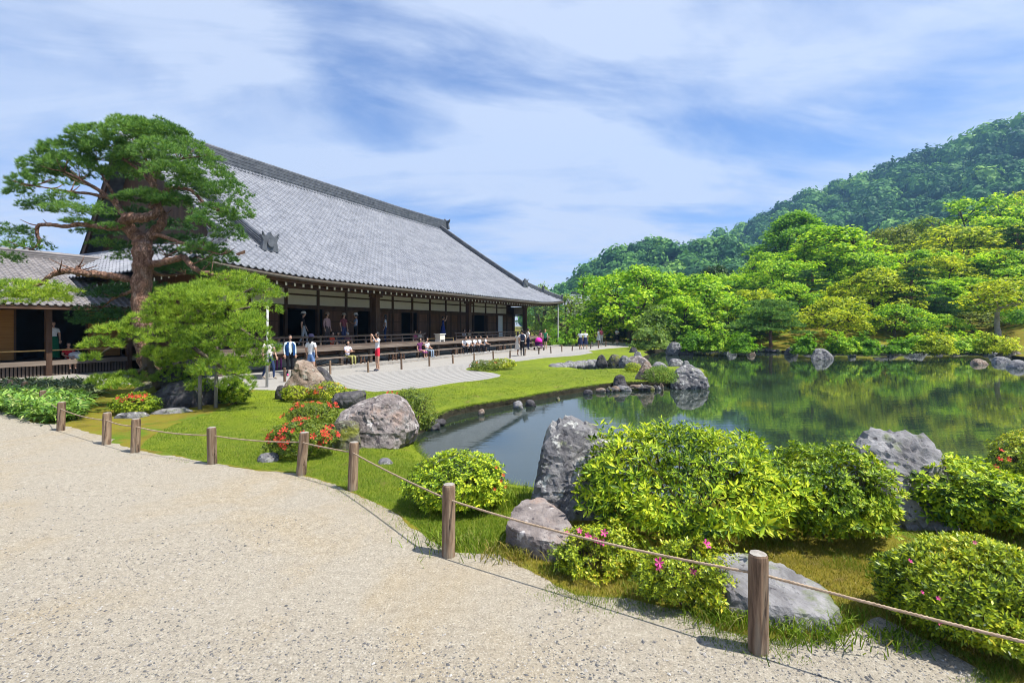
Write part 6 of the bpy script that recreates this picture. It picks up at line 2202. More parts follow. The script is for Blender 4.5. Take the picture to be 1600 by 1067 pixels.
def broad_tree(seed, h=6.0, hw=3.0, n_pads=60, per=170, leafsz=0.2, bottom=0.25, shape='dome', flat=0.32, pad_r=0.85, trunk_h=0.3, lean=0.0):
    """tapered trunk with forking limbs; foliage in uneven layered sprays"""
    rg = np.random.default_rng(seed)
    wood = MB()
    fork = h * trunk_h
    top = np.array([lean * 0.5, 0, fork])
    r0 = 0.028 * h
    limb(wood, [(0, 0, -0.3, r0 * 1.25), (rg.normal(0, 0.05), rg.normal(0, 0.05), fork * 0.4, r0), (top[0], top[1], fork, r0 * 0.8)], 8, 0.1, seed)
    pads = []
    for k in range(n_pads):
        t = bottom + (1 - bottom) * (k + rg.random()) / n_pads
        if shape == 'dome':
            Rm = hw * math.sqrt(max(0.03, 1 - ((t - 0.48) / 0.56) ** 2))
        elif shape == 'spread':
            Rm = hw * (1 - max(0, t - 0.55) / 0.5) ** 0.7 * (0.75 + 0.25 * min(1, (t - bottom) / 0.2))
        else:
            Rm = hw * math.sin(math.pi * (0.22 + 0.74 * (t - bottom) / (1 - bottom))) ** 0.8
        a = k * 2.4 + rg.normal(0, 0.5)
        rr = Rm * rg.uniform(0.30, 1.0) ** 0.6 * (1 + 0.5 * float(fbm(np.array([[math.cos(a) * 1.6 + seed, math.sin(a) * 1.6, t * 3.0]]), 2)[0])) * rg.uniform(0.85, 1.2)
        pads.append((np.array([rr * math.cos(a) + lean * t, rr * math.sin(a), t * h]), pad_r * rg.uniform(0.4, 1.3) * (hw / 3.0) ** 0.5))
    nl = 6
    tips = []
    for k in range(nl):
        a = k * 2 * math.pi / nl + rg.normal(0, 0.2)
        e = np.array([math.cos(a) * hw * 0.5 + lean * 0.7, math.sin(a) * hw * 0.5, h * rg.uniform(0.55, 0.8)])
        mid = top * 0.5 + e * 0.5 + np.array([math.cos(a), math.sin(a), -0.4]) * 0.10 * hw
        limb(wood, [(top[0], top[1], top[2] - 0.15, r0 * 0.6), (*mid, r0 * 0.42), (*e, r0 * 0.18)], 6, 0.15, seed + k)
        tips += [mid, e, (mid + e) / 2]
    tips = np.array(tips)
    for c, pr in pads:
        j = np.argmin(((tips - c) ** 2).sum(1) + 3 * np.maximum(0, tips[:, 2] - c[2]))
        s = tips[j]
        wood.tube([s, (s + c) / 2 + (0, 0, 0.05 * h * rg.normal(0, 0.4)), c - (0, 0, 0.05)], [r0 * 0.2, r0 * 0.13, r0 * 0.05], 4)
    P, N = [], []
    for c, pr in pads:
        m2 = int(per * (pr / pad_r) ** 2)
        ang = rg.uniform(0, 2 * math.pi, m2)
        rad = np.sqrt(rg.random(m2)) * pr * (1 + 0.4 * np.sin(ang * 3 + rg.uniform(0, 6)) * 0.5)
        z = rg.normal(0, flat * 0.3, m2) * pr - 0.30 * (rad / pr) ** 2 * pr * 0.7 + rg.random(m2) * flat * pr * (1 - rad / pr)
        out = nrm(c * np.array([1, 1, 0.0]) + 1e-6)
        npd = nrm(out * rg.uniform(0.0, 0.75) + np.array([0, 0, 1.0]) + rg.normal(0, 0.18, 3))
        e1 = nrm(np.cross(npd, np.array([0.3, 0.9, 0.1])))
        e2 = np.cross(npd, e1)
        z = z + 0.16 * pr * np.sin(ang * 5 + rg.uniform(0, 6)) * (rad / pr)
        P.append(c + (rad * np.cos(ang))[:, None] * e1 + (rad * np.sin(ang))[:, None] * e2 + z[:, None] * npd)
        N.append(npd + (np.cos(ang) * 0.35)[:, None] * e1 + (np.sin(ang) * 0.35)[:, None] * e2 + rg.normal(0, 0.5, (m2, 3)))
    P, N = np.vstack(P), np.vstack(N)
    Vt, Ft = leaf_tri(rg)
    V, F = inst(Vt, Ft, frames(N, rg, leafsz * rg.uniform(0.5, 1.5, len(P))), P)
    return wood.mesh('trunk', [M['bark']], True), mesh_np('crown', V, F, [M['maple']])


def garden_pine(seed, h=7.0, hw=2.2, bare=0.35, n_pads=16, dens=26, lean=0.0, thick=0.30):
    rg = np.random.default_rng(seed)
    wood = MB()
    tp = [(0, 0, -0.3, 0.03 * h), (0.05 * h * rg.normal(0, 0.5), 0, h * 0.3, 0.024 * h), (lean * 0.5 + 0.05 * h * rg.normal(0, 0.5), 0, h * 0.6, 0.018 * h), (lean, 0, h * 0.95, 0.006 * h)]
    limb(wood, tp, 8, 0.1, seed)
    sp = smooth_path(tp)
    pads = []
    for k in range(n_pads):
        t = bare + (0.97 - bare) * (k + 0.5) / n_pads
        a = k * 2.4 + rg.normal(0, 0.4)
        Rm = hw * (1 - 0.75 * ((t - bare) / (1 - bare)) ** 1.3) * rg.uniform(0.55, 1.0)
        tz = [q for q in sp if q[2] <= t * h]
        s = tz[-1] if tz else sp[0]
        c = np.array([s[0] + math.cos(a) * Rm * 0.8, s[1] + math.sin(a) * Rm * 0.8, t * h + 0.02 * h])
        wood.tube([s[:3], (s[:3] + c) / 2 + (0, 0, -0.03 * h), c], [0.008 * h, 0.006 * h, 0.002 * h], 5)
        pr = hw * rg.uniform(0.32, 0.55) * (1 - 0.3 * t)
        pads.append((c, pr, pr, pr * thick))
    V, F = pads_mesh(pads, rg, 0.30, 0.022, 12, dens, fill=0.5)
    return wood.mesh('trunk', [M['bark']], True), mesh_np('crown', V, F, [M['needle_dark']])


kinds = {
    'maple_a': broad_tree(1, 6, 3.0, 120, 120, 0.17, 0.16, 'dome', 0.55, 0.66),
    'maple_b': broad_tree(2, 6, 3.3, 110, 120, 0.17, 0.16, 'spread', 0.42, 0.74),
    'maple_c': broad_tree(3, 6, 2.8, 110, 120, 0.17, 0.14, 'dome', 0.5, 0.66),
    'low_maple': broad_tree(4, 4, 3.0, 84, 110, 0.15, 0.30, 'spread', 0.34, 0.74, 0.25),
    'upright': broad_tree(5, 9, 3.2, 140, 130, 0.19, 0.12, 'oval', 0.75, 0.72),
    'soft': broad_tree(6, 7, 2.4, 60, 90, 0.17, 0.15, 'oval', 0.7, 0.75),
    'round': broad_tree(7, 6, 3.0, 110, 120, 0.18, 0.1, 'dome', 0.85, 0.66),
    'lean_maple': broad_tree(8, 6, 2.8, 42, 130, 0.18, 0.5, 'spread', 0.24, 0.9, 0.55, 0.6),
    'pine_tall': garden_pine(11, 8, 2.3, 0.42, 18, 26),
    'pine_wide': garden_pine(12, 5, 3.0, 0.22, 26, 22, 0.5, 0.26),
    'pine_thin': garden_pine(13, 9, 1.9, 0.50, 18, 30),
}
KH = {'maple_a': (6, 3.0), 'maple_b': (6, 3.3), 'maple_c': (6, 2.8), 'low_maple': (4, 3.0), 'upright': (9, 3.2), 'soft': (7, 2.4), 'round': (6, 3.0), 'lean_maple': (6, 2.8), 'pine_tall': (8, 2.3), 'pine_wide': (5, 3.0), 'pine_thin': (9, 1.9)}


def plant_tree(label, kind, x, yt, hwpx, Y, mat, name='maple_tree', rot=None, bark=None, group='trees on the far bank'):
    X = (x - CX) * Y / FPX
    g = gz(X, Y)
    ztop = CAMH - (yt - HZ) * Y / FPX
    h, hw = KH[kind]
    sz = (ztop - g) / h
    sx = hwpx * Y / FPX / hw
    t = thing(name, label, 'tree', (X, Y, g), rot if rot is not None else (x * 0.37 + yt * 0.11) % 6.28, group)
    t.scale = (sx, sx, sz)
    for nm, me in zip(('trunk', 'crown'), kinds[kind]):
        o = link(nm, me, t)
        mm = M[mat] if nm == 'crown' else (bark or (M['bark_red'] if 'pine' in kind else M['bark']))
        o.material_slots[0].link = 'OBJECT'
        o.material_slots[0].material = mm
    return t


T_ = [
    ('pale feathery young tree rising just above the hall corner', 'soft', 845, 446, 26, 62, 'tree_soft', 'garden_tree'),
    ('soft grey-green tree right of the eave pole', 'soft', 885, 462, 44, 60, 'tree_soft', 'garden_tree'),
    ('dim mid-green tree behind the two navy skirts', 'soft', 925, 432, 46, 64, 'maple_green', 'garden_tree'),
    ('big bright maple behind the far visitors', 'maple_a', 985, 424, 78, 50, 'maple', 'maple_tree'),
    ('small light maple in front of the big bright maple', 'low_maple', 1025, 478, 40, 46, 'tree_soft', 'maple_tree'),
    ('broad bright maple second along the far bank', 'maple_b', 1092, 434, 76, 51, 'maple', 'maple_tree'),
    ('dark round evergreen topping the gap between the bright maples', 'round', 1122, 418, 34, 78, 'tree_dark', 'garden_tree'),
    ('tall mid-green tree behind the big bright maple', 'upright', 1012, 422, 46, 66, 'maple_green', 'garden_tree'),
    ('mid-green tree behind the second bright maple', 'round', 1165, 440, 54, 66, 'maple_green', 'garden_tree'),
    ('yellow-green maple left of the spreading pine', 'maple_c', 1172, 456, 54, 49, 'maple_yellow', 'maple_tree'),
    ('spreading low pine with reddish trunk at the far water edge', 'pine_wide', 1204, 470, 60, 42.5, 'needle', 'pine_tree'),
    ('tall shaggy green tree against the hillside', 'upright', 1243, 336, 62, 84, 'maple_green', 'garden_tree'),
    ('tallest bright green tree in the middle of the far bank', 'upright', 1296, 358, 80, 66, 'maple', 'garden_tree'),
    ('dark umbrella-shaped pine in front of the tallest bright tree', 'pine_tall', 1268, 424, 36, 54, 'needle_dark', 'pine_tree'),
    ('bright low maple spreading over the water right of the spreading pine', 'low_maple', 1302, 466, 62, 43.5, 'maple_yellow', 'maple_tree'),
    ('bright maple filling the gap left of the dark umbrella pine', 'maple_a', 1222, 412, 56, 60, 'maple', 'maple_tree'),
    ('layered yellow maple left of the tall dark pine', 'maple_b', 1366, 424, 66, 48, 'maple_yellow', 'maple_tree'),
    ('tall dark pine standing in front of the mossy slope', 'pine_tall', 1428, 418, 42, 46, 'needle_dark', 'pine_tree'),
    ('lower dark pine just right of the tall dark pine', 'pine_wide', 1466, 466, 36, 48, 'needle_dark', 'pine_tree'),
    ('olive domed tree on the rise behind the yellow maple', 'round', 1388, 360, 46, 80, 'tree_olive', 'garden_tree'),
    ('bright maple in the middle of the right slope', 'maple_b', 1506, 436, 66, 54, 'maple', 'maple_tree'),
    ('wide yellow maple upper right below the hill', 'maple_a', 1492, 362, 86, 70, 'maple_yellow', 'maple_tree'),
    ('feathery pale bamboo-like tree at the foot of the hill', 'soft', 1446, 342, 54, 92, 'tree_soft', 'garden_tree'),
    ('large bright tree at the upper right under the hill', 'maple_c', 1534, 314, 72, 90, 'maple', 'garden_tree'),
    ('dark evergreen in the upper right corner of the grove', 'round', 1590, 330, 44, 86, 'maple_green', 'garden_tree'),
    ('bright tree at the extreme upper right of the grove', 'maple_a', 1610, 306, 50, 96, 'maple_yellow', 'garden_tree'),
    ('slender tall pine with bare red trunk near the right edge', 'pine_thin', 1580, 356, 40, 58, 'needle_dark', 'pine_tree'),
    ('maple with leaning pale trunk over the right shore', 'lean_maple', 1560, 440, 58, 41, 'maple_yellow', 'maple_tree'),
    ('dull green maple behind the leaning pale trunk', 'maple_c', 1604, 420, 60, 52, 'maple', 'maple_tree'),
    ('small dark pine between the yellow maples on the right', 'pine_tall', 1530, 410, 34, 56, 'needle_dark', 'pine_tree'),
    ('green maple at the centre behind the yellow maple', 'maple_c', 1430, 396, 60, 62, 'maple', 'maple_tree'),
    ('low maple on the mossy slope right of the tall dark pine', 'low_maple', 1520, 488, 46, 46, 'tree_olive', 'maple_tree'),
    ('bright maple between the tallest tree and the yellow maple', 'maple_a', 1345, 400, 50, 60, 'maple', 'maple_tree'),
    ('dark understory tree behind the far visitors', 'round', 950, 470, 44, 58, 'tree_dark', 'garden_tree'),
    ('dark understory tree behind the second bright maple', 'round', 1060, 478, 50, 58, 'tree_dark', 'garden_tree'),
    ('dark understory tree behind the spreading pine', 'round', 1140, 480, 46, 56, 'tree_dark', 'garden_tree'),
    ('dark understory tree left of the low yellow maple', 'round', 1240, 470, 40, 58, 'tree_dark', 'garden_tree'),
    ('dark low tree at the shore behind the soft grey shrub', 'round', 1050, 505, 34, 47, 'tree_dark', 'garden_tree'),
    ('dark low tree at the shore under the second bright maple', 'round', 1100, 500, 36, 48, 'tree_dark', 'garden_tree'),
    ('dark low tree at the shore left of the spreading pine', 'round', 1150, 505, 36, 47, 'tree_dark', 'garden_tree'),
    ('dark green tree at the foot of the big bright maple', 'round', 985, 500, 36, 54, 'tree_dark', 'garden_tree'),
    ('mid-green maple behind the tall dark pine', 'maple_a', 1450, 440, 50, 54, 'maple', 'maple_tree'),
    ('green maple between the dark umbrella pine and low yellow maple', 'maple_c', 1330, 440, 46, 52, 'maple', 'maple_tree'),
    ('dull green tree low behind the leaning trunk', 'round', 1545, 470, 42, 52, 'maple_green', 'garden_tree'),
    ('bright maple right of the slender tall pine', 'maple_b', 1622, 440, 50, 46, 'maple', 'maple_tree'),
    ('bright maple low in front of the dark shore trees left of centre', 'maple_c', 1062, 466, 50, 46.5, 'maple', 'maple_tree'),
    ('bright maple low in front of the dark shore trees near the spreading pine', 'maple_a', 1138, 472, 44, 47, 'maple', 'maple_tree'),
    ('bright green maple behind the spreading pine', 'maple_b', 1238, 446, 52, 52, 'maple', 'maple_tree'),
    ('yellow-green maple left of the tall dark pine, near the water', 'low_maple', 1398, 476, 46, 44, 'maple', 'maple_tree'),
    ('bright maple right of the tall dark pine, near the water', 'low_maple', 1462, 492, 44, 43.5, 'maple', 'maple_tree'),
    ('tall light tree behind the wide yellow maple', 'upright', 1560, 345, 60, 80, 'maple', 'garden_tree'),
    ('light maple behind the olive domed tree', 'maple_a', 1345, 372, 56, 84, 'maple', 'garden_tree'),
    ('light tree between the olive dome and the feathery tree', 'maple_c', 1418, 356, 46, 96, 'maple_yellow', 'garden_tree'),
    ('bright tree under the shaggy green tree', 'maple_b', 1196, 398, 50, 74, 'maple', 'garden_tree'),
    ('light green tree filling behind the second bright maple', 'maple_a', 1130, 432, 50, 72, 'maple', 'garden_tree'),
    ('light green tree behind the first bright maple', 'maple_c', 1052, 430, 44, 62, 'maple', 'garden_tree'),
    ('bright maple in the right centre of the grove', 'maple_c', 1470, 404, 56, 58, 'maple_yellow', 'maple_tree'),
    ('bright maple above the leaning pale trunk', 'maple_a', 1562, 396, 54, 56, 'maple', 'maple_tree'),
    ('bright maple just beyond the right picture edge', 'maple_b', 1680, 400, 80, 50, 'maple', 'maple_tree'),
    ('mid-green tree low on the left horizon beyond the hall', 'round', 872, 492, 36, 80, 'maple_green', 'garden_tree'),
]
for (lab, kd, x, yt, hwp, Y, mt, nm) in T_:
    tag(plant_tree(lab, kd, x, yt, hwp, Y, mt, nm, bark=M['bark_pale'] if kd == 'lean_maple' else None))
# ------------------------------------------------------------------ wooded hills
def hill(name, sil, r0, rR, seed):
    """ridge measured as (photo x, y of skyline); slope rises from r0 to the ridge at rR"""
    xs = np.array([s[0] for s in sil], float)
    ys = np.array([s[1] for s in sil], float)
    px = np.linspace(xs[0], xs[-1], 90)
    ang = np.arctan((px - CX) / FPX)
    yy = np.interp(px, xs, ys)
    rr = np.concatenate([np.linspace(r0, rR, 26), np.linspace(rR + 30, rR + 260, 6)])
    A, Rr = np.meshgrid(ang, rr, indexing='ij')
    zr_ = (HZ - yy) / FPX * rR * np.cos(ang) + CAMH - 7.0
    t = np.clip((Rr - r0) / (rR - r0), 0, 1)
    H = zr_[:, None] * (0.25 * t + 0.75 * t ** 1.35)
    back = np.clip((Rr - rR) / 260, 0, 1)
    H = H * (1 - back) ** 1.2
    X, Yv = Rr * np.sin(A), Rr * np.cos(A)
    H = H + fbm(np.stack([X * 0.012, Yv * 0.012, np.full(X.shape, seed * 2.0)], -1), 4) * 16 * np.minimum(1, t * 1.6) * (1 - t ** 3)
    V = np.stack([X, Yv, H], -1)
    na, nr2 = V.shape[:2]
    idx = np.arange(na * nr2).reshape(na, nr2)
    F = np.stack([idx[:-1, :-1], idx[1:, :-1], idx[1:, 1:], idx[:-1, 1:]], -1).reshape(-1, 4)
    tag(link(name, mesh_np(name, V.reshape(-1, 3), F, [M['hillground']], smooth=True)), kind='structure')
    return ang, rr, V


def crown_variant(seed, n_=120, conical=False):
    rg = np.random.default_rng(seed)
    d = rand_dirs(n_ * 2, rg)
    d = d[d[:, 2] > -0.25][:n_]
    lp = 1 + 0.55 * fbm(d * 2.2 + seed, 3, 0.65)
    S = np.array([1, 1, 0.85]) if not conical else np.array([0.62, 0.62, 1.7])
    if conical:
        d2 = d.copy()
        P = np.c_[d2[:, :2] * (1 - np.clip(d2[:, 2:3], 0, 1)) ** 0.6, d2[:, 2]] * lp[:, None] * S
    else:
        P = d * lp[:, None] * S
    Vt = np.array([(-0.5, -0.4, 0), (0.5, -0.35, 0.08), (0.45, 0.45, -0.06), (-0.4, 0.5, 0.05)])
    Ft = np.array([(0, 1, 2), (0, 2, 3)])
    V, F = inst(Vt, Ft, frames(d + np.array([0, 0, 0.25]) + rg.normal(0, 0.35, d.shape), rg, rg.uniform(0.12, 0.34, len(d))), P)
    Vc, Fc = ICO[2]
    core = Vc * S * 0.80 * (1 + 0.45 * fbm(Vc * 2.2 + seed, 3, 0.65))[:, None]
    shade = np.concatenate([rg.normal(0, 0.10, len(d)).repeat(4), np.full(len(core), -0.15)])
    return np.vstack([V, core]), np.vstack([F, Fc + len(V)]), shade


def forest(name, label, V, seed, spacing, size, t_max=26, count=None, con=0.03):
    rg = np.random.default_rng(seed)
    na, nr2 = V.shape[:2]
    pts_ = []
    # area-weighted sampling on the visible face and just over the ridge
    for j in range(0, t_max):
        for i in range(na - 1):
            a, b, c, d = V[i, j], V[i + 1, j], V[i, j + 1], V[i + 1, j + 1]
            ar = np.linalg.norm(np.cross(b - a, c - a))
            n_ = rg.poisson(ar / spacing ** 2)
            for _ in range(n_):
                s, t = rg.random(2)
                pts_.append(a * (1 - s) * (1 - t) + b * s * (1 - t) + c * (1 - s) * t + d * s * t)
    P = np.array(pts_)
    variants = [crown_variant(seed * 7 + k, 110) for k in range(6)] + [crown_variant(seed * 7 + 9, 110, True)]
    which = np.where(rg.random(len(P)) < con, 6, rg.integers(0, 6, len(P)))
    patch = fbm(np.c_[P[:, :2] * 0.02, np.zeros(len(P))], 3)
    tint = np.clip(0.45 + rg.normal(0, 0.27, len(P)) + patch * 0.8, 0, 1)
    Vs, Fs, Ts, off = [], [], [], 0
    for k, (Vt, Ft, sh_) in enumerate(variants):
        sel = which == k
        m = int(sel.sum())
        if not m:
            continue
        s = size * rg.uniform(0.5, 1.5, m) * (0.85 if k == 6 else 1)
        a = rg.uniform(0, 6.28, m)
        Mx = np.zeros((m, 3, 3))
        Mx[:, 0, 0] = np.cos(a) * s
        Mx[:, 0, 1] = -np.sin(a) * s
        Mx[:, 1, 0] = np.sin(a) * s
        Mx[:, 1, 1] = np.cos(a) * s
        Mx[:, 2, 2] = s * rg.uniform(0.8, 1.2, m)
        v, f = inst(Vt, Ft, Mx, P[sel] + np.c_[np.zeros((m, 2)), s * 0.75])
        Vs.append(v)
        Fs.append(f + off)
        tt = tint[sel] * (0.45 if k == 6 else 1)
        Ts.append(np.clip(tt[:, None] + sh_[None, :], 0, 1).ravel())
        off += len(v)
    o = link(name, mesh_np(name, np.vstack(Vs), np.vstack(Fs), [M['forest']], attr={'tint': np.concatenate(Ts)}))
    return tag(o, label, 'forest', kind='stuff')


sil1 = [(820, 498), (850, 470), (872, 452), (898, 436), (905, 424), (945, 398), (985, 381), (1030, 376), (1080, 380), (1130, 372), (1180, 384), (1240, 400), (1320, 420), (1420, 440)]
sil2 = [(1040, 400), (1090, 382), (1140, 363), (1180, 346), (1230, 322), (1290, 292), (1350, 278), (1400, 260), (1450, 242), (1500, 224), (1540, 203), (1600, 190), (1700, 165), (1850, 150)]
_, _, H1 = hill('hill', sil1, 190, 330, 3)
_, _, H2 = hill('mountain', sil2, 240, 560, 4)
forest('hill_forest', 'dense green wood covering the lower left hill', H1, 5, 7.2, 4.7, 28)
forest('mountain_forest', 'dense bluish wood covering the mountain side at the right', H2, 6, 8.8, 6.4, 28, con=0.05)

# lone round trees on the skyline
for i, (x, y, r_, lab) in enumerate([(1355, 276, 7.0, 'leftmost lone dark tree standing out on the mountain skyline'), (1383, 267, 6.2, 'middle lone dark tree standing out on the mountain skyline'), (1420, 254, 5.4, 'rightmost lone dark tree standing out on the mountain skyline')]):
    p = AT(x, y, 560 * math.cos(math.atan((x - CX) / FPX)))
    t = thing('ridge_tree', lab, 'tree', (p[0], p[1], p[2] - 2 * r_))
    MB().tube([(0, 0, -4), (0, 0, r_ * 1.2)], [0.7, 0.35], 6).build('trunk', [M['bark']], t)
    Vt, Ft, sh_ = crown_variant(40 + i, 160)
    link('crown', mesh_np('crown', Vt * r_ * np.array([1, 1, 0.9]) + (0, 0, r_ * 1.3), Ft, [M['forest']], attr={'tint': np.clip(0.12 + sh_, 0, 1)}), t)

# ------------------------------------------------------------------ summer haze
hz_ = MB().span(-720, 1300, -720, 900, -4, 330)
m, n, l, out = new_mat('pale_blue_haze')
vol = n.new('ShaderNodeVolumePrincipled')
vol.inputs['Color'].default_value = (0.30, 0.60, 1.0, 1)
vol.inputs['Density'].default_value = 0.00036
vol.inputs['Anisotropy'].default_value = 0.2
l.new(vol.outputs[0], out.inputs['Volume'])
tag(hz_.build('haze', [m]), 'thin bluish summer haze over the valley', 'haze', kind='stuff')
# ------------------------------------------------------------------ people
SKIN = plain('skin_tone', (0.50, 0.30, 0.21), 0.55, 0.08)
HAIRB = plain('black_hair', (0.012, 0.010, 0.010), 0.45)
SHOE = {}
TMP = bpy.data.scenes.new('posing')


def limb_hand(mb, wrist, d, side, mi):
    """palm, four bent fingers of unequal length and a thumb from the side of the palm"""
    d = Vector(d).normalized()
    s = d.cross(Vector((0, 0, 1)))
    if s.length < 0.2:
        s = Vector((1, 0, 0))
    s.normalize()
    n_ = s.cross(d).normalized()
    w = Vector(wrist)
    pa = [w - s * 0.022, w + s * 0.022, w + d * 0.085 + s * 0.04, w + d * 0.085 - s * 0.04]
    vs = [p + n_ * 0.013 for p in pa] + [p - n_ * 0.013 for p in pa]
    mb.add(vs, [(0, 1, 2, 3), (7, 6, 5, 4), (0, 4, 5, 1), (1, 5, 6, 2), (2, 6, 7, 3), (3, 7, 4, 0)], mi)
    for k, (o, l_) in enumerate(((-0.03, 0.068), (-0.01, 0.08), (0.011, 0.075), (0.03, 0.058))):
        b = w + d * 0.08 + s * o
        m_ = b + d * l_ * 0.55
        mb.tube([b, m_, m_ + (d * 0.7 - n_ * 0.7) * l_ * 0.5], [0.0095, 0.0085, 0.006], 5, mi)
    b = w + d * 0.03 + s * 0.026 * side
    m_ = b + (d * 0.6 + s * side * 0.8) * 0.035
    mb.tube([b, m_, m_ + d * 0.03], [0.012, 0.010, 0.007], 5, mi)


def make_person(label, x, y, z, face, height=1.65, pose='stand', top=(0.7, 0.7, 0.7), bottom=(0.03, 0.03, 0.05), shoes=(0.03, 0.03, 0.03), hair=HAIRB, long_hair=False, sleeves='short', legs='long',
                skirt=None, hat=None, jacket=None, arms='down', lean=0.0, group='visitors'):
    """face: direction the person looks, radians clockwise seen from above from -Y (towards the camera) """
    k = height / 1.70
    t = thing('person', label, 'person', (x, y, z), face, group)
    J = {}
    sit = pose == 'sit'
    ph = 0.44 / k if sit else 0.92
    ln = lean
    J['pel'] = (0, 0.0, ph)
    J['spi'] = (0, -0.02 - ln * 0.35, ph + 0.20)
    J['che'] = (0, 0.00 - ln * 0.9, ph + 0.40)
    J['nek'] = (0, 0.01 - ln * 1.15, ph + 0.535)
    J['hed'] = (0, -0.01 - ln * 1.3, ph + 0.60)
    cx_, cy_, cz_ = J['che']
    for s, q in ((-1, 'l'), (1, 'r')):
        J['sh' + q] = (s * 0.175, cy_ + 0.01, cz_ + 0.07)
        if arms == 'camera' or (arms == 'raise'):
            J['el' + q] = (s * 0.25, cy_ - 0.20, cz_ - 0.02 + (0.12 if arms == 'raise' else 0))
            J['wr' + q] = (s * 0.09, cy_ - 0.26, cz_ + 0.22 + (0.12 if arms == 'raise' else 0))
        elif arms == 'lap':
            J['el' + q] = (s * 0.23, cy_ - 0.04, cz_ - 0.18)
            J['wr' + q] = (s * 0.10, cy_ - 0.26, cz_ - 0.24)
        elif arms == 'cross':
            J['el' + q] = (s * 0.22, cy_ - 0.10, cz_ - 0.18)
            J['wr' + q] = (-s * 0.04, cy_ - 0.24, cz_ - 0.12 + 0.03 * s)
        elif arms == 'point' and s > 0:
            J['el' + q] = (s * 0.30, cy_ - 0.16, cz_ + 0.05)
            J['wr' + q] = (s * 0.30, cy_ - 0.40, cz_ + 0.12)
        else:
            sw = 0.10 * s if pose == 'walk' else 0.0
            J['el' + q] = (s * 0.225, cy_ + 0.02 - sw * 0.5, cz_ - 0.20)
            J['wr' + q] = (s * 0.215, cy_ - 0.05 - sw, cz_ - 0.43)
        J['hi' + q] = (s * 0.085, 0.0, ph - 0.02)
        if sit:
            J['kn' + q] = (s * 0.10, -0.42, ph + 0.02)
            J['an' + q] = (s * 0.10, -0.44, 0.09)
            J['to' + q] = (s * 0.11, -0.60, 0.035)
        elif pose == 'walk':
            a = 0.16 * s
            J['kn' + q] = (s * 0.085, -0.06 - a * 0.6, 0.49)
            J['an' + q] = (s * 0.085, 0.03 - a * 1.2, 0.09 + (0.05 if s < 0 else 0))
            J['to' + q] = (s * 0.09, -0.13 - a * 1.2, 0.035)
        else:
            J['kn' + q] = (s * 0.09, -0.02, 0.49)
            J['an' + q] = (s * 0.095, 0.02, 0.09)
            J['to' + q] = (s * 0.11, -0.14, 0.035)
    rad = {'pel': 0.135, 'spi': 0.118, 'che': 0.14, 'nek': 0.055, 'hed': 0.05, 'sh': 0.07, 'el': 0.043, 'wr': 0.028, 'hi': 0.098, 'kn': 0.058, 'an': 0.038, 'to': 0.034}
    names = list(J)
    ix = {q: i for i, q in enumerate(names)}
    ed = [('pel', 'spi'), ('spi', 'che'), ('che', 'nek'), ('nek', 'hed')]
    for q in 'lr':
        ed += [('che', 'sh' + q), ('sh' + q, 'el' + q), ('el' + q, 'wr' + q), ('pel', 'hi' + q), ('hi' + q, 'kn' + q), ('kn' + q, 'an' + q), ('an' + q, 'to' + q)]
    me = bpy.data.meshes.new('body_rig')
    me.from_pydata([tuple(c * k for c in J[q]) for q in names], [(ix[a], ix[b]) for a, b in ed], [])
    o = bpy.data.objects.new('body_rig', me)
    TMP.collection.objects.link(o)
    sm = o.modifiers.new('skin', 'SKIN')
    sm.use_smooth_shade = True
    sm.branch_smoothing = 0.6
    for i, q in enumerate(names):
        r = rad.get(q, rad.get(q[:2]))
        fx, fy = (r * 1.15, r * 0.85) if q in ('pel', 'spi', 'che') else (r, r)
        me.skin_vertices[0].data[i].radius = (fx * k, fy * k)
        me.skin_vertices[0].data[i].use_root = q == 'pel'
    o.modifiers.new('sub', 'SUBSURF').levels = 1
    TMP.view_layers[0].update()
    dg = TMP.view_layers[0].depsgraph
    ev = o.evaluated_get(dg).to_mesh()
    V = np.array([v.co[:] for v in ev.vertices])
    polys = [tuple(p.vertices) for p in ev.polygons]
    o.evaluated_get(dg).to_mesh_clear()
    bpy.data.objects.remove(o)
    # clothing regions from the nearest bone
    seg = [(np.array(J[a]) * k, np.array(J[b]) * k, a, b) for a, b in ed]
    cen_ = np.array([V[list(p)].mean(0) for p in polys])
    best = np.full(len(cen_), 9.0)
    reg = np.zeros(len(cen_), int)
    tt = np.zeros(len(cen_))
    for si, (a, b, na_, nb_) in enumerate(seg):
        ab = b - a
        f = np.clip(((cen_ - a) @ ab) / (ab @ ab), 0, 1)
        d = np.linalg.norm(cen_ - (a + f[:, None] * ab), axis=1) / (rad.get(na_, rad.get(na_[:2], 0.1)) + 0.02)
        m_ = d < best
        best[m_] = d[m_]
        reg[m_] = si
        tt[m_] = f[m_]
    # material slots: 0 skin 1 top 2 bottom 3 shoes
    mi = np.zeros(len(cen_), int)
    for i in range(len(cen_)):
        a, b = seg[reg[i]][2], seg[reg[i]][3]
        f = tt[i]
        if a in ('pel', 'spi') or (a == 'che' and b != 'nek'):
            mi[i] = 1 if cen_[i, 2] > (ph + 0.04) * k else 2
        elif a == 'che':
            mi[i] = 1 if f < 0.85 else 0
        elif a == 'nek':
            mi[i] = 0
        elif a[:2] == 'sh':
            mi[i] = 1 if (sleeves == 'long' or (sleeves == 'short' and f < 0.6)) else 0
        elif a[:2] == 'el':
            mi[i] = 1 if sleeves == 'long' and f < 0.92 else 0
        elif a[:2] == 'hi':
            mi[i] = 2 if (legs == 'long' or (legs == 'shorts' and f < 0.62) or f < 0.2) else 0
        elif a[:2] == 'kn':
            mi[i] = 2 if legs == 'long' else 0
        else:
            mi[i] = 3
        if a[:2] == 'pe' and b[:2] == 'hi':
            mi[i] = 2
    mb = MB()
    mb.v = [tuple(p) for p in V]
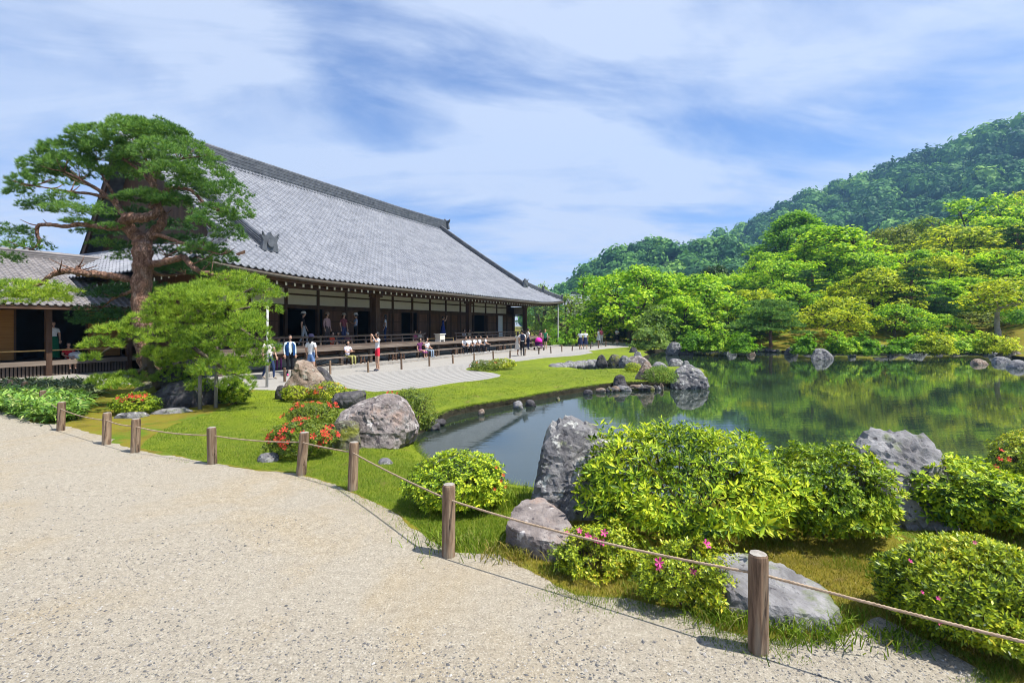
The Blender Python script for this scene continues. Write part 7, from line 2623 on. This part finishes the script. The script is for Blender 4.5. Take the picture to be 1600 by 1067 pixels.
    mb.f = polys
    mb.m = list(mi)
    # head with face
    hx, hy, hz = J['hed'][0] * k, J['hed'][1] * k, J['hed'][2] * k + 0.095 * k
    Vh, Fh = ICO[3]
    H_ = Vh * np.array([0.074, 0.092, 0.112])
    jaw = np.clip(-Vh[:, 2], 0, 1)
    H_[:, 0] *= 1 - 0.28 * jaw
    H_[:, 1] -= 0.012 * jaw
    front = (Vh[:, 1] < -0.6)
    nose = np.exp(-((Vh[:, 0] / 0.16) ** 2 + ((Vh[:, 2] + 0.12) / 0.20) ** 2)) * front
    H_[:, 1] -= 0.022 * nose
    sock = np.exp(-(((np.abs(Vh[:, 0]) - 0.36) / 0.16) ** 2 + ((Vh[:, 2] - 0.08) / 0.12) ** 2)) * front
    H_[:, 1] += 0.008 * sock
    mb.add(H_ * k + (hx, hy, hz), [tuple(f) for f in Fh], 0)
    for s in (-1, 1):
        mb.add((Vh[:, :] * np.array([0.011, 0.006, 0.007]) * 1.0 * k + (hx + s * 0.029 * k, hy - 0.083 * k, hz + 0.008 * k))[::1], [tuple(f) for f in Fh[::1]], 4) if False else None
        ev_, ef_ = ICO[1]
        mb.add(ev_ * np.array([0.012, 0.006, 0.007]) * k + (hx + s * 0.029 * k, hy - 0.083 * k, hz + 0.008 * k), [tuple(f) for f in ef_], 4)
        mb.add(ev_ * np.array([0.010, 0.022, 0.030]) * k + (hx + s * 0.074 * k, hy + 0.006 * k, hz - 0.005 * k), [tuple(f) for f in ef_], 0)
    mb.add(ev_ * np.array([0.022, 0.006, 0.006]) * k + (hx, hy - 0.082 * k, hz - 0.052 * k), [tuple(f) for f in ef_], 5)
    for s, q in ((-1, 'l'), (1, 'r')):
        w, e = np.array(J['wr' + q]) * k, np.array(J['el' + q]) * k
        limb_hand(mb, w, w - e, -s, 0)
    lip = plain('lips', (0.36, 0.12, 0.10)) if 'lips' not in SHOE else SHOE['lips']
    SHOE['lips'] = lip
    mb.build('body', [SKIN, cloth(top), cloth(bottom), cloth(shoes), HAIRB, lip], t, smooth=True)
    # hair cap
    hb = MB()
    keep = [f for f in Fh if not ((Vh[f][:, 1].mean() < -0.45 and Vh[f][:, 2].mean() < 0.55) or Vh[f][:, 2].mean() < -0.45)]
    hv = Vh * np.array([0.083, 0.102, 0.120])
    if long_hair:
        back = (Vh[:, 1] > -0.1) & (Vh[:, 2] < 0.1)
        hv[back, 2] = hv[back, 2] * 2.6 - 0.03
        hv[back, 1] = np.maximum(hv[back, 1], 0.03) * 0.95
        keep = [f for f in Fh if not (Vh[f][:, 1].mean() < -0.45 and Vh[f][:, 2].mean() < 0.55)]
    hb.add(hv * k + (hx, hy + 0.004 * k, hz + 0.004 * k), [tuple(f) for f in keep])
    hb.build('hair', [hair], t, smooth=True)
    if hat is not None:
        hm = MB()
        rings = [(0.155, 0.035), (0.10, 0.05), (0.096, 0.11), (0.07, 0.145), (0.0, 0.152)]
        n_ = 14
        vs = []
        for r, zc in rings:
            vs += [(hx + r * 1.0 * k * math.cos(2 * math.pi * j / n_), hy + r * 1.12 * k * math.sin(2 * math.pi * j / n_), hz + zc * k) for j in range(n_)]
        fs = [(a * n_ + j, a * n_ + (j + 1) % n_, (a + 1) * n_ + (j + 1) % n_, (a + 1) * n_ + j) for a in range(len(rings) - 1) for j in range(n_)]
        hm.add(vs, fs)
        hm.build('hat', [cloth(hat)], t, smooth=True)
    if skirt is not None:
        col_, hem = skirt
        sk = MB()
        n_ = 20
        rows_ = []
        if sit:
            path = [((0, 0.02, ph + 0.14), 0.135, 0.12), ((0, -0.05, ph + 0.02), 0.19, 0.17), ((0, -0.30, ph + 0.02), 0.20, 0.12), ((0, -0.46, ph - 0.10), 0.21, 0.09)]
        else:
            path = [((0, 0, ph + 0.14), 0.14, 0.115), ((0, 0, ph), 0.185, 0.15), ((0, 0, (ph + hem) / 2), 0.215, 0.185), ((0, 0, hem), 0.25, 0.22)]
        vs = []
        for j, (c, a, b) in enumerate(path):
            for q in range(n_):
                an = 2 * math.pi * q / n_
                pl_ = 1 + 0.05 * math.cos(an * 7) * j / 3
                vs.append(((c[0] + a * pl_ * math.cos(an)) * k, (c[1] + b * pl_ * math.sin(an)) * k, c[2] * k))
        fs = [(a * n_ + j, a * n_ + (j + 1) % n_, (a + 1) * n_ + (j + 1) % n_, (a + 1) * n_ + j) for a in range(len(path) - 1) for j in range(n_)]
        sk.add(vs, fs)
        sk.build('skirt', [cloth(col_)], t, smooth=True)
    if jacket is not None:
        jk = MB()
        n_ = 18
        vs = []
        path = [(ph - 0.06, 0.20, 0.165), (ph + 0.15, 0.185, 0.16), (ph + 0.35, 0.205, 0.175), (ph + 0.50, 0.12, 0.10)]
        for zc, a, b in path:
            for q in range(n_):
                an = -math.pi / 2 + 0.45 + (2 * math.pi - 0.9) * q / (n_ - 1)
                vs.append((a * k * math.cos(an), (b * math.sin(an)) * k, zc * k))
        fs = [(a * n_ + j, a * n_ + j + 1, (a + 1) * n_ + j + 1, (a + 1) * n_ + j) for a in range(len(path) - 1) for j in range(n_ - 1)]
        jk.add(vs, fs)
        jk.build('jacket', [cloth(jacket)], t, smooth=True)
    return t


def on_ground(px, py):
    p = G(px, py, 0.0)
    return p[0], p[1], gz(p[0], p[1])


def on_veranda(px, w):
    p = W(u_at(px, w), w)
    return p[0], p[1], 0.95


def on_bench(px, w=0.47):
    p = W(u_at(px, w), w)
    return p[0], p[1], 0.07


OUT = HALL_ROT              # facing out of the hall (towards -w): local -Y is already out when rotated by HALL_ROT
WHITE, NAVY, BLACK = (0.74, 0.75, 0.78), (0.016, 0.022, 0.06), (0.014, 0.014, 0.018)
# court
make_person('person in white T-shirt and red shorts raising a camera towards the hall', *on_ground(590, 580), R(-50), 1.66, 'stand', WHITE, (0.70, 0.03, 0.06), (0.05, 0.06, 0.09), legs='shorts', arms='camera')
make_person('woman in white top and denim shorts seen from behind by the brown rock', *on_ground(486, 591), R(165), 1.62, 'stand', WHITE, (0.16, 0.26, 0.48), long_hair=True, legs='shorts', hat=(0.02, 0.02, 0.05))
make_person('woman in blue jacket, black trousers and pink shoes looking right', *on_ground(453, 587), R(40), 1.60, 'stand', (0.6, 0.7, 0.72), BLACK, (0.75, 0.08, 0.25), jacket=(0.012, 0.06, 0.20), sleeves='long')
make_person('person in jeans half hidden by the right edge of the small pine', *on_ground(420, 592), R(70), 1.62, 'walk', (0.72, 0.66, 0.62), (0.03, 0.05, 0.12), (0.3, 0.25, 0.2))
make_person('person in purple-striped clothes behind the small pine edge', *on_ground(436, 580), R(20), 1.45, 'stand', (0.42, 0.48, 0.62), (0.22, 0.06, 0.20), arms='cross')
make_person('woman in pale T-shirt and olive trousers sitting with folded arms on the bench', *on_bench(543), OUT, 1.60, 'sit', (0.62, 0.60, 0.74), (0.34, 0.33, 0.12), (0.4, 0.4, 0.42), long_hair=True, arms='cross')
make_person('woman in dark purple dress sitting on the bench, left of the couple', *on_bench(656), OUT, 1.60, 'sit', (0.12, 0.03, 0.10), (0.12, 0.03, 0.10), (0.3, 0.3, 0.32), legs='bare', skirt=((0.13, 0.03, 0.11), 0.5), arms='point', long_hair=True)
make_person('person in pale floral shirt sitting on the bench, right of the couple', *on_bench(667), OUT, 1.60, 'sit', (0.55, 0.58, 0.66), (0.30, 0.38, 0.48), (0.2, 0.2, 0.24), arms='lap')
for i, (px, ln, lab) in enumerate([(723, 0.28, 'pupil in white shirt leaning far forward at the left end of the seated row'), (732, 0.05, 'pupil in white shirt second from the left in the seated row'), (740, 0.12, 'pupil in white shirt in the middle of the seated row'),
                                   (748, 0.08, 'pupil in white shirt second from the right in the seated row'), (756, 0.15, 'pupil in white shirt at the right end of the seated row')]):
    make_person(lab, *on_bench(px), OUT + R(12 * (i - 2)), 1.60, 'sit', (0.70, 0.74, 0.82), BLACK, (0.5, 0.5, 0.52), arms='lap', lean=ln, group='pupils sitting in a row')
make_person('walker in white shirt and black trousers carrying a dark backpack', *on_ground(816, 556), R(175), 1.70, 'walk', WHITE, BLACK)
make_person('companion in beige dress left of the backpack walker', *on_ground(809, 555.5), R(150), 1.58, 'walk', (0.66, 0.60, 0.52), (0.6, 0.55, 0.48), (0.5, 0.45, 0.4), legs='bare', skirt=((0.66, 0.60, 0.52), 0.45), long_hair=True)
make_person('man in white shirt and dark trousers standing behind the backpack walker', *on_ground(825, 546.5), R(120), 1.72, 'stand', WHITE, NAVY)
make_person('woman in pink top bending beside the pink stroller', *on_ground(846, 545), R(-60), 1.58, 'stand', (0.62, 0.26, 0.34), (0.25, 0.05, 0.16), long_hair=True, lean=0.12, arms='lap')
make_person('woman in green top and black shorts near the hall corner', *on_ground(852, 545.5), R(150), 1.62, 'stand', (0.05, 0.34, 0.17), BLACK, (0.5, 0.4, 0.36), legs='shorts', sleeves='none', hair=plain('fair_hair', (0.40, 0.26, 0.12)), long_hair=True)
make_person('left of the two girls in white blouses and navy skirts', *on_ground(907, 546), R(170), 1.58, 'walk', WHITE, NAVY, (0.5, 0.5, 0.5), legs='bare', skirt=(NAVY, 0.48), long_hair=True)
make_person('right of the two girls in white blouses and navy skirts', *on_ground(914.5, 545.5), R(190), 1.58, 'walk', WHITE, NAVY, (0.5, 0.5, 0.5), legs='bare', skirt=(NAVY, 0.46))
make_person('far visitor in pale grey dress beside the visitor with red', *on_ground(935, 540.5), R(60), 1.55, 'stand', (0.62, 0.63, 0.66), (0.5, 0.5, 0.54), legs='bare', skirt=((0.6, 0.6, 0.64), 0.5), long_hair=True)
make_person('far visitor in white with a red sleeveless top', *on_ground(939.5, 540), R(20), 1.58, 'stand', (0.66, 0.12, 0.18), (0.7, 0.68, 0.66), sleeves='none', legs='long')
make_person('far visitor in white top and black skirt at the end of the court', *on_ground(964, 540), R(10), 1.58, 'stand', (0.62, 0.62, 0.62), BLACK, legs='bare', skirt=(BLACK, 0.5), long_hair=True, arms='cross')
# on the veranda
make_person('man in black shirt, grey trousers and white hat walking on the veranda', *on_veranda(474, 2.6), R(110), 1.66, 'walk', BLACK, (0.32, 0.34, 0.36), hat=(0.62, 0.60, 0.55))
make_person('person in pink shirt and tan hat standing on the veranda', *on_veranda(511, 2.7), R(70), 1.66, 'stand', (0.42, 0.27, 0.27), (0.10, 0.075, 0.07), sleeves='long', hat=(0.32, 0.22, 0.16))
make_person('person in dark red patterned shirt and pale hat on the veranda', *on_veranda(537, 2.7), R(60), 1.64, 'stand', (0.18, 0.05, 0.06), (0.05, 0.06, 0.14), hat=(0.40, 0.35, 0.28))
make_person('person in blue shirt and white hat on the veranda', *on_veranda(556, 2.6), R(-60), 1.66, 'stand', (0.26, 0.32, 0.44), BLACK, hat=(0.70, 0.68, 0.64), arms='cross')
make_person('person in white shirt and jeans right of the pillar on the veranda', *on_veranda(602, 2.9), R(-80), 1.64, 'stand', (0.66, 0.70, 0.76), (0.03, 0.05, 0.13), long_hair=True)
make_person('person in orange-red top sitting on the veranda floor edge', *on_veranda(519, 2.0)[:2], 0.50, OUT + R(20), 1.55, 'sit', (0.70, 0.10, 0.05), BLACK, arms='lap')
make_person('person in dark clothes sitting beside the orange-red top', *on_veranda(528, 2.1)[:2], 0.50, OUT - R(15), 1.55, 'sit', (0.04, 0.04, 0.06), BLACK, arms='lap')
make_person('grey-haired person sitting behind the bench woman on the veranda', *on_veranda(543, 1.8)[:2], 0.50, OUT + R(180), 1.5, 'sit', (0.14, 0.06, 0.08), BLACK, hair=plain('grey_hair', (0.34, 0.32, 0.31)), arms='lap')
make_person('woman in blue dress lifting both arms to take a picture on the veranda', *on_veranda(692, 2.2), OUT + R(35), 1.62, 'stand', (0.02, 0.035, 0.15), NAVY, legs='bare', skirt=((0.02, 0.035, 0.15), 0.35), arms='raise')
make_person('left of the two people sitting above the seated couple', *on_veranda(648, 1.9)[:2], 0.50, OUT, 1.55, 'sit', (0.36, 0.06, 0.14), BLACK, arms='lap')
make_person('right of the two people sitting above the seated couple', *on_veranda(656, 1.9)[:2], 0.50, OUT, 1.55, 'sit', (0.40, 0.36, 0.30), BLACK, arms='lap')
make_person('left of the two people sitting behind the right railing', *on_veranda(725, 1.9)[:2], 0.50, OUT, 1.6, 'sit', (0.46, 0.44, 0.46), BLACK, arms='lap')
make_person('right of the two people sitting behind the right railing', *on_veranda(733, 1.9)[:2], 0.50, OUT, 1.6, 'sit', (0.30, 0.24, 0.17), BLACK, arms='lap')
# wing
p = W(u_at(83, 8.6), 8.6, 0.57)
make_person('woman in white blouse and long green skirt standing in the low wing', p[0], p[1], p[2], OUT, 1.56, 'stand', WHITE, (0.01, 0.11, 0.06), skirt=((0.01, 0.12, 0.06), 0.12), long_hair=True)
p = W(u_at(107, 8.4), 8.4, 0.14)
make_person('person in red shirt sitting on the floor of the low wing', p[0], p[1], p[2], OUT, 1.5, 'sit', (0.45, 0.02, 0.03), (0.5, 0.4, 0.36), arms='lap', legs='bare')

# bags and a stroller
p = on_ground(816, 556)
bpk = thing('backpack', 'dark rounded backpack on the walker in white', 'backpack', (p[0] + 0.01, p[1] - 0.20, p[2] + 1.02), R(175) + math.pi)
V, F = ICO[3]
q = np.sign(V) * np.abs(V) ** 0.7 * np.array([0.15, 0.09, 0.22])
link('bag_body', mesh_np('bag_body', q + (0, 0, 0.2), F, [cloth((0.02, 0.025, 0.05))], smooth=True), bpk)
MB().span(-0.10, 0.10, -0.115, -0.075, 0.03, 0.17).build('front_pocket', [cloth((0.03, 0.035, 0.06))], bpk)
p = on_ground(842, 547)
st_ = thing('stroller', 'bright pink stroller with dark seat by the hall corner', 'stroller', (p[0], p[1], p[2]), R(30))
V, F = ICO[3]
q = V[:, :] * np.array([0.27, 0.32, 0.30])
kf = F[V[F][:, :, 2].mean(1) > -0.15]
link('canopy', mesh_np('canopy', q + (0, 0.05, 0.72), kf, [cloth((0.80, 0.04, 0.40))], smooth=True), st_)
MB().span(-0.2, 0.2, -0.3, 0.25, 0.36, 0.46).span(-0.2, 0.2, 0.22, 0.30, 0.461, 0.85).build('seat', [cloth((0.10, 0.02, 0.12))], st_)
MB().tube([(-0.22, 0.4, 1.0), (-0.22, 0.1, 0.4), (-0.22, -0.35, 0.15)], 0.016, 6).tube([(0.22, 0.4, 1.0), (0.22, 0.1, 0.4), (0.22, -0.35, 0.15)], 0.016, 6).tube([(-0.22, 0.4, 1.0), (0.22, 0.4, 1.0)], 0.016, 6).build('frame', [M['dark']], st_)
for sx_ in (-0.24, 0.24):
    for sy_ in (-0.34, 0.3):
        MB().tube([(sx_ - 0.02, sy_, 0.11), (sx_ + 0.02, sy_, 0.11)], 0.11, 12).build('wheel', [M['dark']], st_)
p = W(u_at(118, 8.3), 8.3, 0.57)
bg_ = thing('bag', 'white bag lying beside the person in red in the low wing', 'bag', p, 0.4)
V, F = ICO[3]
link('bag_body', mesh_np('bag_body', np.sign(V) * np.abs(V) ** 0.8 * np.array([0.24, 0.16, 0.17]) * (1 + 0.2 * fbm(V * 2, 3))[:, None] + (0, 0, 0.15), F, [cloth((0.62, 0.65, 0.70))], smooth=True), bg_)
MB().tube([(-0.12, 0, 0.3), (-0.06, 0, 0.42), (0.06, 0, 0.42), (0.12, 0, 0.3)], 0.012, 6).build('handle', [cloth((0.5, 0.52, 0.56))], bg_)

bpy.data.scenes.remove(TMP)
